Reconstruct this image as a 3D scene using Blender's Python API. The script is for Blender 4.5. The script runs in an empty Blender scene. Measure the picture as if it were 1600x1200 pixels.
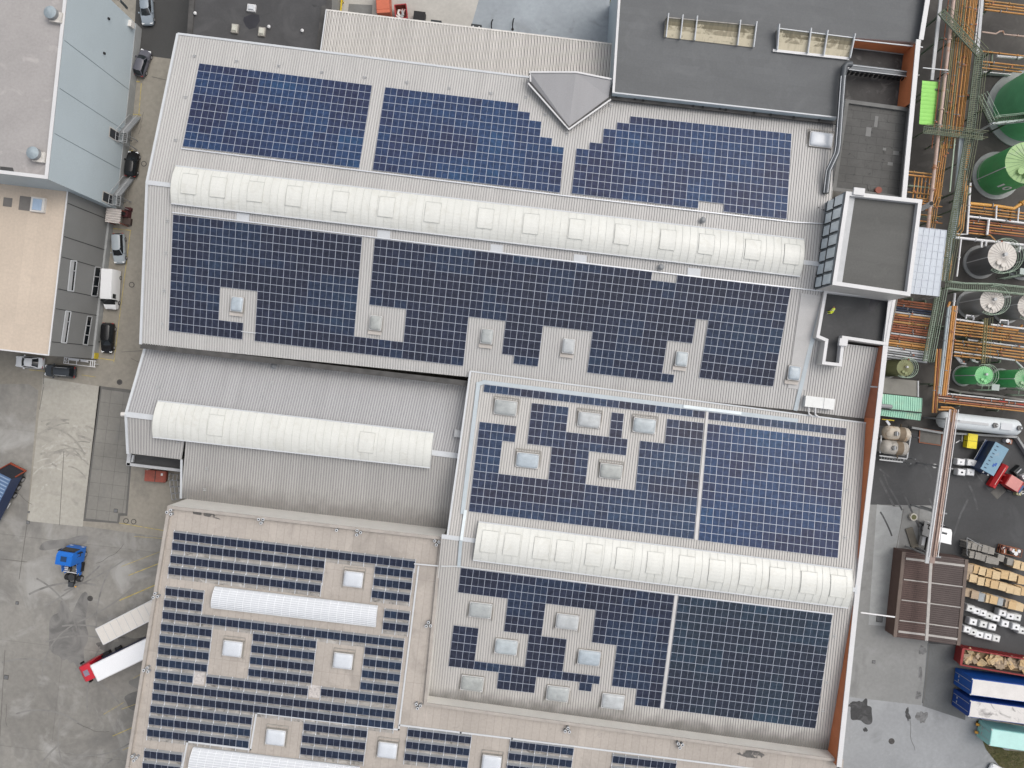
import bpy, bmesh, math, random
from mathutils import Vector, Matrix
random.seed(7)
sc = bpy.context.scene
COL = sc.collection
H = 104.0; F = 1067.0
TH = math.radians(-6.9)                     # heading of the works' grid
UX = Vector((math.cos(TH), math.sin(TH), 0)); UY = Vector((-math.sin(TH), math.cos(TH), 0))
def W(px, py, z=0.0):
    s = (H - z) / F
    return Vector(((px - 800) * s, (600 - py) * s, z))
class Plane:
    def __init__(s, a, b, c):
        s.a = a; n = (b - a).cross(c - a).normalized()
        s.n = n if n.z > 0 else -n
    def P(s, px, py, off=0.0):
        o = Vector((0, 0, H)); d = W(px, py, 0) - o
        a = s.a + s.n * off
        return o + d * ((a - o).dot(s.n) / d.dot(s.n))
    def z(s, x, y):
        return s.a.z - ((x - s.a.x) * s.n.x + (y - s.a.y) * s.n.y) / s.n.z
# ---------------------------------------------------------------- materials
MC = {}
def M(name, c, r=.6, metal=0, n=.1, s=.5, streak=None, seams=None, spec=.4, bump=0, fine=.06, fs=9, dirt=None):
    if name in MC: return MC[name]
    m = bpy.data.materials.new(name); MC[name] = m; m.use_nodes = True
    nt = m.node_tree; N = nt.nodes; L = nt.links
    b = N['Principled BSDF']; b.inputs['Roughness'].default_value = r; b.inputs['Metallic'].default_value = metal
    b.inputs['Specular IOR Level'].default_value = spec
    g = N.new('ShaderNodeNewGeometry'); mp = N.new('ShaderNodeMapping'); mp.vector_type = 'TEXTURE'
    mp.inputs['Rotation'].default_value = (0, 0, TH)
    L.new(g.outputs['Position'], mp.inputs['Vector'])
    vec = mp.outputs['Vector']
    def noise(scale, det=5, dist=0, v=None):
        t = N.new('ShaderNodeTexNoise'); t.inputs['Scale'].default_value = scale; t.inputs['Detail'].default_value = det
        t.inputs['Roughness'].default_value = .6; t.inputs['Distortion'].default_value = dist
        L.new(v or vec, t.inputs['Vector']); return t.outputs['Fac']
    v2 = vec
    if streak:
        vm = N.new('ShaderNodeVectorMath'); vm.operation = 'MULTIPLY'; vm.inputs[1].default_value = streak
        L.new(vec, vm.inputs[0]); v2 = vm.outputs[0]
    def ramp(fac, lo, hi, a, bb):
        q = N.new('ShaderNodeMapRange'); q.inputs[1].default_value = lo; q.inputs[2].default_value = hi
        q.inputs[3].default_value = a; q.inputs[4].default_value = bb; L.new(fac, q.inputs[0]); return q.outputs[0]
    f = ramp(noise(s, 6, .4, v2), .3, .7, 1 - n, 1 + n)
    f2 = ramp(noise(fs, 3), .3, .7, 1 - fine, 1 + fine)
    mu = N.new('ShaderNodeMath'); mu.operation = 'MULTIPLY'; L.new(f, mu.inputs[0]); L.new(f2, mu.inputs[1]); fac = mu.outputs[0]
    if seams:
        w, h, ms, dk, offs = seams
        bt = N.new('ShaderNodeTexBrick'); bt.inputs['Scale'].default_value = 1; bt.inputs['Brick Width'].default_value = w
        bt.inputs['Row Height'].default_value = h; bt.inputs['Mortar Size'].default_value = ms; bt.offset = offs
        bt.inputs['Mortar Smooth'].default_value = .3
        bt.inputs['Color1'].default_value = (1, 1, 1, 1); bt.inputs['Color2'].default_value = (.93, .93, .93, 1)
        bt.inputs['Mortar'].default_value = (dk, dk, dk, 1)
        L.new(vec, bt.inputs['Vector'])
        m2 = N.new('ShaderNodeMath'); m2.operation = 'MULTIPLY'; L.new(bt.outputs['Color'], m2.inputs[0]); L.new(fac, m2.inputs[1]); fac = m2.outputs[0]
    vm = N.new('ShaderNodeVectorMath'); vm.operation = 'SCALE'; vm.inputs[0].default_value = c
    L.new(fac, vm.inputs['Scale']); out = vm.outputs[0]
    for (dc, ds, lo, hi, am) in (dirt or []):
        k = ramp(noise(ds, 7, 1.0), lo, hi, 0, am)
        mx = N.new('ShaderNodeMix'); mx.data_type = 'RGBA'; L.new(k, mx.inputs[0]); L.new(out, mx.inputs[6])
        mx.inputs[7].default_value = (*dc, 1); out = mx.outputs[2]
    L.new(out, b.inputs['Base Color'])
    if bump:
        bp = N.new('ShaderNodeBump'); bp.inputs['Strength'].default_value = bump; bp.inputs['Distance'].default_value = .05
        L.new(noise(6, 6), bp.inputs['Height']); L.new(bp.outputs[0], b.inputs['Normal'])
    return m
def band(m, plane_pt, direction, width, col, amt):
    """strip along a wall, part grime and part wall shade painted into the colour: ragged edge"""
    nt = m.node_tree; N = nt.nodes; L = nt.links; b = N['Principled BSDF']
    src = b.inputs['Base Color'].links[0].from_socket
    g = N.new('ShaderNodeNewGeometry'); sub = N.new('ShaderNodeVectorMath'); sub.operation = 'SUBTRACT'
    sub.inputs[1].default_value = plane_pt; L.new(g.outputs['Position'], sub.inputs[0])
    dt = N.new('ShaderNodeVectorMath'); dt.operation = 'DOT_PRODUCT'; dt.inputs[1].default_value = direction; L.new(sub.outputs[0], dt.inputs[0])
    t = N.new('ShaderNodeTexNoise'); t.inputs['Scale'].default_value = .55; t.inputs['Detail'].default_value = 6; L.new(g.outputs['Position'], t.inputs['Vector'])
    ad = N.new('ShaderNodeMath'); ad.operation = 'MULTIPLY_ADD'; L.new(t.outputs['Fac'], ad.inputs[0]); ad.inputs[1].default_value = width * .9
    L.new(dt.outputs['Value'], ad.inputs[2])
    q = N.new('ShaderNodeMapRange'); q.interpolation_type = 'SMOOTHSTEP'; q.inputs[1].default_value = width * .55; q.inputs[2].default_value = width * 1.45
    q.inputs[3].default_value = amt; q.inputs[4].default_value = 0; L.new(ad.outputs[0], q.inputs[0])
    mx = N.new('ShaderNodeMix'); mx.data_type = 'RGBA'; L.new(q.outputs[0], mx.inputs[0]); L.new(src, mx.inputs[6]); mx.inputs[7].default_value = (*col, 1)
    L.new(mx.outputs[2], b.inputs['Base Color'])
def g3(v): return (v, v, v)
# ---------------------------------------------------------------- mesh builder
class MB:
    def __init__(s): s.v = []; s.f = []; s.mi = []; s.mats = []
    def m(s, mat):
        if mat not in s.mats: s.mats.append(mat)
        return s.mats.index(mat)
    def poly(s, pts, mat):
        i = len(s.v); s.v += [Vector(p) for p in pts]; s.f.append(list(range(i, i + len(pts)))); s.mi.append(s.m(mat)); return s
    def frustum(s, bot, top, mat, mtop=None, cap=True):
        n = len(bot); i = len(s.v); s.v += [Vector(p) for p in bot] + [Vector(p) for p in top]; k = s.m(mat); kt = s.m(mtop or mat)
        for j in range(n):
            s.f.append([i + j, i + (j + 1) % n, i + n + (j + 1) % n, i + n + j]); s.mi.append(k)
        if cap:
            s.f.append([i + n + j for j in range(n)]); s.mi.append(kt)
            s.f.append([i + n - 1 - j for j in range(n)]); s.mi.append(k)
        return s
    def prism(s, pts, z0, z1, mat, mtop=None):
        return s.frustum([(p[0], p[1], z0) for p in pts], [(p[0], p[1], z1) for p in pts], mat, mtop)
    def box(s, c, sx, sy, sz, mat, rz=0, mtop=None, taper=1):
        u = Vector((math.cos(rz), math.sin(rz), 0)) * sx / 2; v = Vector((-math.sin(rz), math.cos(rz), 0)) * sy / 2; c = Vector(c)
        b = [c - u - v, c + u - v, c + u + v, c - u + v]
        t = [c + (p - c) * taper + Vector((0, 0, sz)) for p in b]
        return s.frustum(b, t, mat, mtop)
    def beam(s, a, b, w, h, mat, up=(0, 0, 1)):
        a = Vector(a); b = Vector(b); d = (b - a).normalized(); up = Vector(up)
        if abs(d.dot(up)) > .95: up = Vector((1, 0, 0))
        r = d.cross(up).normalized() * w / 2; q = r.cross(d).normalized() * h / 2
        A = [a - r - q, a + r - q, a + r + q, a - r + q]; B = [p + (b - a) for p in A]
        return s.frustum(A, B, mat)
    def tube(s, pts, r, mat, n=8, r2=None):
        pts = [Vector(p) for p in pts]; rings = []
        for i, p in enumerate(pts):
            d = (pts[min(i + 1, len(pts) - 1)] - pts[max(i - 1, 0)]).normalized()
            up = Vector((0, 0, 1)) if abs(d.z) < .9 else Vector((1, 0, 0))
            x = d.cross(up).normalized(); y = x.cross(d).normalized()
            rr = r if r2 is None else r + (r2 - r) * i / (len(pts) - 1)
            rings.append([p + (x * math.cos(t) + y * math.sin(t)) * rr for t in [2 * math.pi * k / n for k in range(n)]])
        return s.loft(rings, mat)
    def loft(s, rings, mat, cap=True):
        n = len(rings[0]); i = len(s.v); k = s.m(mat)
        for r in rings: s.v += [Vector(p) for p in r]
        for a in range(len(rings) - 1):
            for j in range(n):
                s.f.append([i + a * n + j, i + a * n + (j + 1) % n, i + (a + 1) * n + (j + 1) % n, i + (a + 1) * n + j]); s.mi.append(k)
        if cap:
            s.f.append([i + j for j in range(n)]); s.mi.append(k)
            e = i + (len(rings) - 1) * n; s.f.append([e + j for j in range(n)]); s.mi.append(k)
        return s
    def ring(s, c, r, z, n=24): return [(c[0] + r * math.cos(2 * math.pi * k / n), c[1] + r * math.sin(2 * math.pi * k / n), z) for k in range(n)]
    def cyl(s, c, r, z0, z1, mat, mtop=None, n=24, r2=None):
        return s.frustum(s.ring(c, r, z0, n), s.ring(c, r if r2 is None else r2, z1, n), mat, mtop)
    def build(s, name, parent=None, smooth=None, world=True, fix=True):
        me = bpy.data.meshes.new(name)
        org = Vector((0, 0, 0))
        if world:
            xs = [p.x for p in s.v]; ys = [p.y for p in s.v]; zs = [p.z for p in s.v]
            org = Vector(((min(xs) + max(xs)) / 2, (min(ys) + max(ys)) / 2, min(zs)))
        me.from_pydata([p - org for p in s.v], [], s.f)
        for mt in s.mats: me.materials.append(mt)
        me.polygons.foreach_set('material_index', s.mi)
        if fix:
            bm = bmesh.new(); bm.from_mesh(me); bmesh.ops.recalc_face_normals(bm, faces=bm.faces); bm.to_mesh(me); bm.free()
        if smooth is not None:
            me.polygons.foreach_set('use_smooth', [True] * len(me.polygons)); me.set_sharp_from_angle(angle=math.radians(smooth))
        me.update()
        o = bpy.data.objects.new(name, me); COL.objects.link(o)
        if parent:
            o.parent = parent
            if world:
                a = Vector((0, 0, 0)); q = parent
                while q: a += q.location; q = q.parent
                o.location = org - a
        elif world: o.location = org
        return o
def tag(o, label=None, cat=None, group=None, kind=None):
    if label: o['label'] = label
    if cat: o['category'] = cat
    if group: o['group'] = group
    if kind: o['kind'] = kind
    return o
def thing(name, label, cat, loc, rz=0, group=None):
    o = bpy.data.objects.new(name, None); COL.objects.link(o); o.empty_display_size = .3
    o.location = loc; o.rotation_euler = (0, 0, rz); tag(o, label, cat, group); return o
def hd(dx, dy): return math.atan2(-dy, dx)      # heading of an image direction
ORD = 'first second third fourth fifth sixth seventh eighth ninth tenth eleventh twelfth thirteenth fourteenth fifteenth sixteenth seventeenth eighteenth nineteenth twentieth'.split()

# ---------------------------------------------------------------- palette
metal_roof = M('grey_metal_roof', (.475, .468, .458), .55, 0, .07, .35, (1.5, .15, .3), spec=.3)
metal_rib = M('grey_metal_rib', (.25, .247, .24), .55, 0, .08, .35, spec=.3)
annex_roof = M('annex_metal_roof', (.40, .40, .405), .55, 0, .07, .35, (1.5, .12, .3), spec=.3)
annex_rib = M('annex_metal_rib', (.19, .19, .195), .55, 0, .08, .4, spec=.3)
se_roof = M('south_metal_roof', (.49, .478, .46), .55, 0, .06, .35, (1.5, .12, .3), spec=.3)
canopy_roof = M('canopy_fibre_cement', (.60, .58, .55), .8, 0, .12, .5, (2.5, .1, .3))
canopy_rib = M('canopy_rib', (.16, .155, .145), .8, 0, .2, .6)
flash = M('pale_flashing', (.52, .54, .56), .5, 0, .05, .5)
white_m = M('white_cladding', (.60, .58, .55), .55, 0, .05, .6)
coping = M('white_coping', (.59, .59, .595), .5, 0, .04, .4)
tan_cop = M('grey_brown_coping', (.36, .33, .30), .7, 0, .12, .8)
tan_roof = M('tan_roof_membrane', (.40, .362, .325), .85, 0, .09, .12, seams=(1.05, 14, .04, .80, 0), fs=3, dirt=[((.27, .245, .22), .22, .52, .72, .7), ((.21, .195, .18), .9, .62, .74, .5), ((.52, .46, .42), .5, .62, .75, .5)])
tan2_roof = M('beige_roof_membrane', (.52, .44, .36), .85, 0, .06, .15, seams=(1.6, 30, .03, .9, 0), fs=3, dirt=[((.42, .35, .29), .3, .58, .75, .5), ((.16, .14, .12), .9, .74, .78, .8)])
grey_gravel = M('grey_roof_membrane', (.325, .31, .303), .9, 0, .10, .12, dirt=[((.46, .43, .42), .3, .58, .72, .7), ((.22, .2, .19), .5, .66, .8, .6)], fs=3)
dark_roof = M('dark_roof_membrane', (.125, .13, .134), .8, 0, .10, .12, seams=(5.0, 1.0, .012, .85, .5), fs=5, streak=(.35, 1, 1), dirt=[((.16, .165, .17), .3, .55, .75, .5)])
black_roof = M('black_bitumen_roof', (.060, .061, .062), .85, 0, .2, .25, fs=4, dirt=[((.10, .10, .10), .5, .6, .78, .6)])
court_roof = M('stained_bitumen_roof', (.05, .048, .047), .8, 0, .3, .4, fs=4, dirt=[((.14, .135, .13), .6, .58, .74, .7)])
patch_roof = M('patched_felt_roof', (.098, .097, .093), .9, 0, .15, .3, seams=(2.4, 1.1, .03, .6, .5), fs=3, dirt=[((.035, .035, .035), 1.3, .6, .7, .8), ((.2, .2, .19), .5, .68, .74, .6)])
tower_roof = M('tower_bitumen_roof', (.105, .105, .10), .85, 0, .12, .2, (.4, 2, 1), fs=4, dirt=[((.15, .15, .14), .35, .6, .8, .5)])
orange_m = M('orange_cladding', (.60, .20, .085), .55, 0, .08, .4)
brick_or = M('orange_brown_panel', (.40, .145, .08), .7, 0, .12, .8)
gutter_m = M('dark_gutter', (.07, .068, .066), .8, 0, .3, .8)
grey_side = M('grey_steel', (.24, .25, .26), .6, 0, .1, .6)
lightgrey = M('light_grey_steel', (.42, .43, .44), .55, 0, .08, .6)
blue_wall = M('pale_blue_cladding', (.46, .53, .57), .5, 0, .03, .15)
grey_wall = M('grey_cladding', (.21, .213, .21), .55, 0, .05, .2)
seam_m = M('dark_seam', (.035, .036, .038), .7)
plinth_m = M('concrete_plinth', (.30, .31, .31), .8, 0, .12, .6)
blk = M('black_rubber', (.016, .016, .017), .75)
glassd = M('dark_glass', (.012, .015, .018), .08, 0, 0, spec=.6)
polyc = M('opal_barrel_glazing', (.625, .63, .595), .35, 0, .05, .5, (1.6, .35, 1), dirt=[((.50, .49, .43), .7, .52, .75, .45)])
polyline = M('glazing_bar', (.50, .51, .48), .5)
polyw = M('white_multiwall_glazing', (.70, .72, .75), .3, 0, .04, .3)
dome_m = M('frosted_dome', (.37, .40, .42), .2, 0, .14, .9)
domew_m = M('white_dome', (.56, .59, .63), .2, 0, .05, .7)
curb_m = M('weathered_curb', (.30, .285, .26), .8, 0, .2, 1.5)
alu = M('aluminium', (.62, .64, .68), .35, .3, .05, 1)
rail_m = M('aluminium_rail', (.60, .62, .65), .4, .2, .05, 1)
concrete = M('yard_concrete', (.25, .232, .198), .9, 0, .13, .07, fs=1.6, fine=.09, dirt=[((.11, .105, .098), .13, .56, .8, .65), ((.36, .34, .305), .22, .6, .78, .5), ((.07, .067, .064), .5, .7, .8, .5)])
ybig = M('worn_concrete', (.24, .231, .212), .9, 0, .16, .06, fs=1.4, fine=.10, seams=(21, 16, .07, .8, 0), dirt=[((.125, .122, .117), .1, .48, .74, .75), ((.36, .355, .34), .16, .52, .7, .75), ((.06, .058, .057), .35, .7, .8, .6)])
slab = M('pale_concrete_slab', (.36, .345, .305), .9, 0, .10, .15, fs=1.8, fine=.08, dirt=[((.21, .2, .18), .3, .52, .72, .55), ((.46, .44, .40), .45, .58, .7, .6)])
paver = M('paved_bay', (.205, .198, .18), .9, 0, .12, .18, seams=(1.95, 2.05, .035, .62, 0), fs=2, dirt=[((.15, .15, .145), .3, .55, .75, .6)])
paver_edge = M('paved_bay_border', (.115, .112, .106), .9, 0, .15, .5)
asphalt = M('asphalt', (.062, .063, .065), .9, 0, .16, .1, fs=3, dirt=[((.10, .102, .105), .2, .55, .75, .6), ((.035, .035, .036), .35, .62, .78, .7)])
asphalt2 = M('dark_asphalt', (.055, .055, .054), .9, 0, .12, .15, fs=4)
wetdark = M('stained_plant_floor', (.060, .056, .052), .8, 0, .3, .2, fs=2, dirt=[((.15, .14, .13), .3, .58, .72, .7), ((.02, .02, .02), .3, .6, .75, .8)])
blueconc = M('blue_grey_concrete', (.28, .31, .335), .75, 0, .15, .12, fs=1.5, dirt=[((.17, .18, .185), .25, .56, .75, .7), ((.10, .10, .10), .5, .7, .8, .6)])
greyconc = M('grey_concrete_apron', (.215, .218, .215), .85, 0, .13, .1, fs=2, dirt=[((.12, .12, .12), .2, .56, .78, .6), ((.30, .305, .31), .25, .6, .75, .5)])
yellow_p = M('worn_yellow_paint', (.42, .34, .10), .8, 0, .3, 1.2, dirt=[((.24, .22, .17), 1.0, .5, .65, .8)])
manh = M('cast_iron', (.055, .052, .05), .7, 0, .3, 3)
EXPO = 0.12
# ---------------------------------------------------------------- ground
def sheet(name, pts, mat, lvl):
    mb = MB(); mb.poly([W(x, y, 0) + Vector((0, 0, .004 * lvl)) for x, y in pts], mat); o = mb.build(name); tag(o, kind='structure'); return o
mb = MB(); R = 1500; mb.poly([(-R, -R, 0), (R, -R, 0), (R, R, 0), (-R, R, 0)], concrete); tag(mb.build('ground'), kind='structure')
sheet('concrete_yard', [(-300, 600), (45, 600), (60, 610), (42, 812), (130, 822), (330, 850), (330, 1500), (-300, 1500)], ybig, 1)
sheet('concrete_slab', [(67, 590), (157, 604), (129, 823), (43, 814)], slab, 2)
sheet('paved_bay_border', [(155, 603), (222, 611), (205, 730), (199, 806), (188, 806), (186, 818), (130, 814)], paver_edge, 2)
sheet('paved_bay', [(159, 608), (219, 616), (202, 730), (196, 802), (185, 802), (183, 815), (134, 810)], paver, 3)
sheet('asphalt_lane', [(216, -60), (420, -60), (400, 110), (208, 84)], asphalt2, 2)
sheet('asphalt_yard', [(1330, 560), (1700, 560), (1800, 1180), (1560, 1125), (1440, 1104), (1450, 1005), (1330, 990)], asphalt, 2)
sheet('plant_floor', [(1395, -80), (1800, -80), (1800, 700), (1575, 690), (1460, 668), (1370, 690)], wetdark, 3)
sheet('concrete_apron', [(1330, 788), (1462, 790), (1450, 1010), (1440, 1102), (1310, 1087)], greyconc, 4)
sheet('asphalt_patch', [(1449, 1005), (1530, 1012), (1512, 1060), (1508, 1125), (1441, 1103)], M('pale_asphalt', (.125, .13, .132), .9, 0, .14, .15, fs=3, dirt=[((.08, .082, .083), .3, .55, .75, .6)]), 5)
sheet('bay_slab', [(1370, 788), (1410, 793), (1391, 979), (1357, 976)], plinth_m, 5)
sheet('lower_apron', [(1300, 1086), (1445, 1099), (1560, 1120), (1620, 1300), (1280, 1300)], M('pale_blue_apron', (.27, .28, .29), .8, 0, .12, .12, fs=2, dirt=[((.17, .175, .18), .25, .56, .76, .6), ((.36, .37, .38), .4, .6, .75, .5)]), 3)
def blot(name, cx, cy, rx, ry, mat, lvl, seed, rough=.35):
    rnd = random.Random(seed); ph = [rnd.uniform(0, 6.28) for _ in range(9)]; pts = []
    for i in range(72):
        a = 2 * math.pi * i / 72; k = 1 + rough * sum(math.sin((q + 2) * a + ph[q]) / (q + 1.6) for q in range(9)) * .8
        pts.append((cx + rx * k * math.cos(a), cy + ry * k * math.sin(a)))
    return sheet(name, pts, mat, lvl)
oil = M('oil_stain', (.032, .032, .033), .4, 0, .3, 1, dirt=[((.09, .09, .092), .9, .5, .62, .6)]); oil2 = M('faint_oil_stain', (.115, .115, .115), .6, 0, .3, 1, dirt=[((.19, .195, .2), 1.2, .45, .6, .8)])
blot('oil_stain', 1346, 1112, 16, 20, oil, 6, 1); blot('oil_stain', 1352, 1140, 3, 4, oil, 6, 8); blot('oil_stain', 1336, 1101, 12, 4, oil, 7, 5, .5); blot('oil_stain', 1418, 1116, 3.5, 9, oil, 6, 2, .5); blot('oil_stain', 1440, 1120, 8, 10, oil2, 6, 3); blot('oil_stain', 1441, 1016, 5, 8, oil2, 6, 4); blot('oil_stain', 1438, 1052, 3.5, 9, oil2, 6, 6); blot('oil_stain', 1435, 1086, 4, 7, oil2, 6, 7)
blot('dock_stain', 215, 1010, 60, 16, M('dock_grime', (.085, .083, .08), .9, 0, .2, .3, dirt=[((.2, .195, .185), .35, .42, .6, .85)]), 3, 9, .4); blot('dock_stain', 250, 1080, 55, 30, M('dock_grime_light', (.14, .137, .132), .9, 0, .2, .3, dirt=[((.21, .205, .195), .3, .42, .58, .9)]), 2, 10, .4)
blot('dock_stain', 100, 850, 34, 10, MC['dock_grime_light'], 2, 12, .5); blot('dock_stain', 110, 990, 25, 60, MC['dock_grime_light'], 2, 13, .5)
sheet('delivery_yard', [(535, -120), (790, -120), (735, 80), (525, 60)], M('pale_yard', (.40, .385, .355), .9, 0, .1, .2, fs=2), 2)
sheet('wet_yard', [(783, -120), (962, -120), (956, 110), (720, 90), (735, 45)], blueconc, 3)
sheet('weighbridge', [(545, 6), (582, 8), (580, 40), (542, 36)], M('weighbridge_plate', (.17, .17, .165), .8, 0, .15, .6), 4)
gr = sheet('moss_strip', [(957, -60), (966, -60), (953, 75), (948, 75)], M('moss', (.085, .085, .035), 1, 0, .5, 1.5, fs=5, dirt=[((.03, .035, .02), 1.0, .5, .6, .8)]), 5); tag(gr, kind='stuff'); gr['kind'] = 'stuff'; gr.name = 'moss'; gr['label'] = 'strip of moss and weeds along the foot of the dark roofed building'; gr['category'] = 'moss'
# grass patch (blades)
def grass(name, pts, label, npt, seed):
    rnd = random.Random(seed); mb = MB(); P = [W(*p) for p in pts]
    x0, x1 = min(p.x for p in P), max(p.x for p in P); y0, y1 = min(p.y for p in P), max(p.y for p in P)
    ms = [M('grass_a', (.10, .10, .035), .9, 0, .3, 1), M('grass_b', (.16, .14, .06), .9, 0, .3, 1), M('grass_c', (.055, .075, .025), .9, 0, .3, 1)]
    def inside(x, y):
        c = False
        for i in range(len(P)):
            a, b = P[i], P[i - 1]
            if (a.y > y) != (b.y > y) and x < (b.x - a.x) * (y - a.y) / (b.y - a.y) + a.x: c = not c
        return c
    k = 0
    while k < npt:
        x, y = rnd.uniform(x0, x1), rnd.uniform(y0, y1)
        if not inside(x, y): continue
        k += 1; a = rnd.uniform(0, 6.28); h = rnd.uniform(.06, .22); l = rnd.uniform(.06, .2)
        mb.poly([(x - .03 * math.sin(a), y + .03 * math.cos(a), .02), (x + .03 * math.sin(a), y - .03 * math.cos(a), .02), (x + l * math.cos(a), y + l * math.sin(a), h)], rnd.choice(ms))
    o = mb.build(name, fix=False); tag(o, label, 'grass', kind='stuff')
sheet('verge_soil', [(1524, 1128), (1532, 1122), (1545, 1150), (1570, 1172), (1640, 1178), (1640, 1230), (1570, 1208), (1540, 1170)], M('verge_soil', (.12, .105, .06), 1, 0, .3, .6, fs=3, dirt=[((.07, .075, .025), .5, .45, .6, .8)]), 6)
grass('grass', [(1524, 1128), (1532, 1122), (1545, 1150), (1570, 1172), (1640, 1178), (1640, 1230), (1570, 1208), (1540, 1170)], 'mossy grass verge below the turquoise container', 6000, 3)
# painted lines
mb = MB()
for a, b, w in [((206, 74), (218, 76), .12), ((201, 126), (219, 128), .12), ((195, 177), (221, 180), .12), ((187, 233), (208, 236), .12), ((182, 284), (200, 286), .12),
                ((221, 130), (217, 180), .1), ((176, 357), (205, 360), .1), ((204, 360), (178, 566), .08), ((150, 559), (178, 563), .1),
                ((46, 578), (70, 580), .08), ((128, 586), (150, 589), .08),
                ((201, 899), (252, 879), .1), ((187, 938), (252, 910), .14), ((209, 960), (250, 940), .06), ((208, 1060), (240, 1042), .07), ((162, 1116), (194, 1097), .06),
                ((190, 1108), (240, 1090), .06), ((177, 1250), (250, 1205), .09), ((176, 1150), (250, 1118), .1), ((192, 1172), (240, 1150), .08), ((190, 885), (250, 862), .06), ((186, 817), (262, 830), .08), ((210, 838), (262, 842), .05)]:
    A = W(*a) + Vector((0, 0, .03)); B = W(*b) + Vector((0, 0, .03)); mb.beam(A, B, w, .01, yellow_p)
tag(mb.build('parking_lines'), kind='structure')
joint_m = M('joint_sealant', (.12, .115, .105), .9)
mb = MB()
for a, b in [((100, 705), (93, 820)), ((43, 814), (30, 905)), ((8, 1015), (0, 1150)), ((42, 878), (-10, 872)), ((68, 605), (62, 640)), ((1352, 790), (1335, 975)), ((1412, 795), (1398, 870)), ((1452, 1008), (1443, 1100)), ((1436, 795), (1434, 860)),
             ((237, 120), (264, 126)), ((190, 550), (222, 548)), ((68, 600), (70, 560))]:
    mb.beam(W(*a) + Vector((0, 0, .028)), W(*b) + Vector((0, 0, .028)), .07, .01, joint_m)
tag(mb.build('concrete_joints'), kind='structure')
for i, (px, py, r, lab) in enumerate([(225, 256, .42, 'round manhole cover beside the black car near the blue hall'), (206, 445, .42, 'round manhole cover right of the white van'), (187, 597, .42, 'round iron manhole cover at the corner of the paved bay'),
        (141, 935, .42, 'round manhole cover below the blue tractor unit'), (197, 814, .42, 'left of two manhole covers at the foot of the paved bay'), (209, 815, .4, 'right of two manhole covers at the foot of the paved bay'),
        (1460, 728, .38, 'pale round manhole cover on the asphalt left of the pipe bridge'), (1393, 1158, .45, 'round manhole cover on the pale apron at lower right')]):
    c = W(px, py); t = thing('manhole_cover', lab, 'manhole cover', c, 0, 'manhole covers in the yards')
    mb = MB(); mb.cyl((0, 0), r, .02, .045, greyconc if i == 6 else manh, n=28); mb.build('frame', t, world=False)
    mb = MB(); mb.cyl((0, 0), r * .74, .03, .055, plinth_m if i != 6 else greyconc, manh, n=28) if i in (2, 3, 7) else mb.cyl((0, 0), r * .74, .03, .055, concrete if i != 6 else lightgrey, n=28); mb.build('lid', t, world=False)
for px, py, w, lab in [(44, 816, 5, 'square iron drain grate at the corner of the pale slab'), (27, 942, 5, 'square drain grate in the joint at the left edge of the yard'), (10, 1058, 7, 'larger square drain grate low at the left edge'), (181, 798, 6, 'square drain grate inside the paved bay'), (45, 800, 3, 'tiny drain grate on the left edge of the pale slab'), (1365, 1034, 5, 'square drain grate in the grey apron right of the hall'), (1374, 967, 10, 'long slotted drain grate at the end of the sunken bay')]:
    t = thing('drain_grate', lab, 'drain', W(px, py), TH, 'drain grates in the yards'); mb = MB(); s = w * .0975
    mb.box((0, 0, .02), s, s * (1 if w < 9 else 1.0), .03, manh)
    for k in range(5): mb.box(((k - 2) * s / 6, 0, .05), s / 14, s * .8, .01, grey_side)
    mb.build('grate', t, world=False)
# ---------------------------------------------------------------- building helpers
def walls(t, pts, z1, mat, name='wall', z0=-.05):
    mb = MB(); n = len(pts)
    for i in range(n):
        a, b = pts[i], pts[(i + 1) % n]; za = z1[i] if isinstance(z1, list) else z1; zb = z1[(i + 1) % n] if isinstance(z1, list) else z1
        mb.poly([(a.x, a.y, z0), (b.x, b.y, z0), (b.x, b.y, zb), (a.x, a.y, za)], mat)
    return mb.build(name, t, fix=False)
def ribbed(mb, A, B, C, D, pitch, m1, m2, h=.06, prof=(.60, .17, .15, .08)):
    """sheet from edge A-B to edge D-C folded into ribs that run from AB to DC"""
    n = max(2, int((B - A).length / pitch)); nn = (B - A).cross(D - A).normalized()
    if nn.z < 0: nn = -nn
    ts = []; hs = []; t = 0
    for i in range(n):
        acc = i / n
        for k, w in enumerate(prof):
            ts.append(acc); hs.append([0, 0, h, h][k]); acc += w / n
    ts.append(1); hs.append(0)
    i0 = len(mb.v); k1 = mb.m(m1); k2 = mb.m(m2)
    for t_, hh in zip(ts, hs): mb.v += [A.lerp(B, t_) + nn * hh, D.lerp(C, t_) + nn * hh]
    for j in range(len(ts) - 1):
        mb.f.append([i0 + 2 * j, i0 + 2 * j + 2, i0 + 2 * j + 3, i0 + 2 * j + 1]); mb.mi.append(k1 if j % 4 in (0, 2) else k2)  # flanks take the darker m2: rib shading painted into the colour
def edge_strip(t, name, pts, w, h, mat):
    mb = MB()
    for a, b in zip(pts[:-1], pts[1:]): mb.beam(a, b + (b - a).normalized() * w * .25, w, h, mat)
    return mb.build(name, t)
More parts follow.
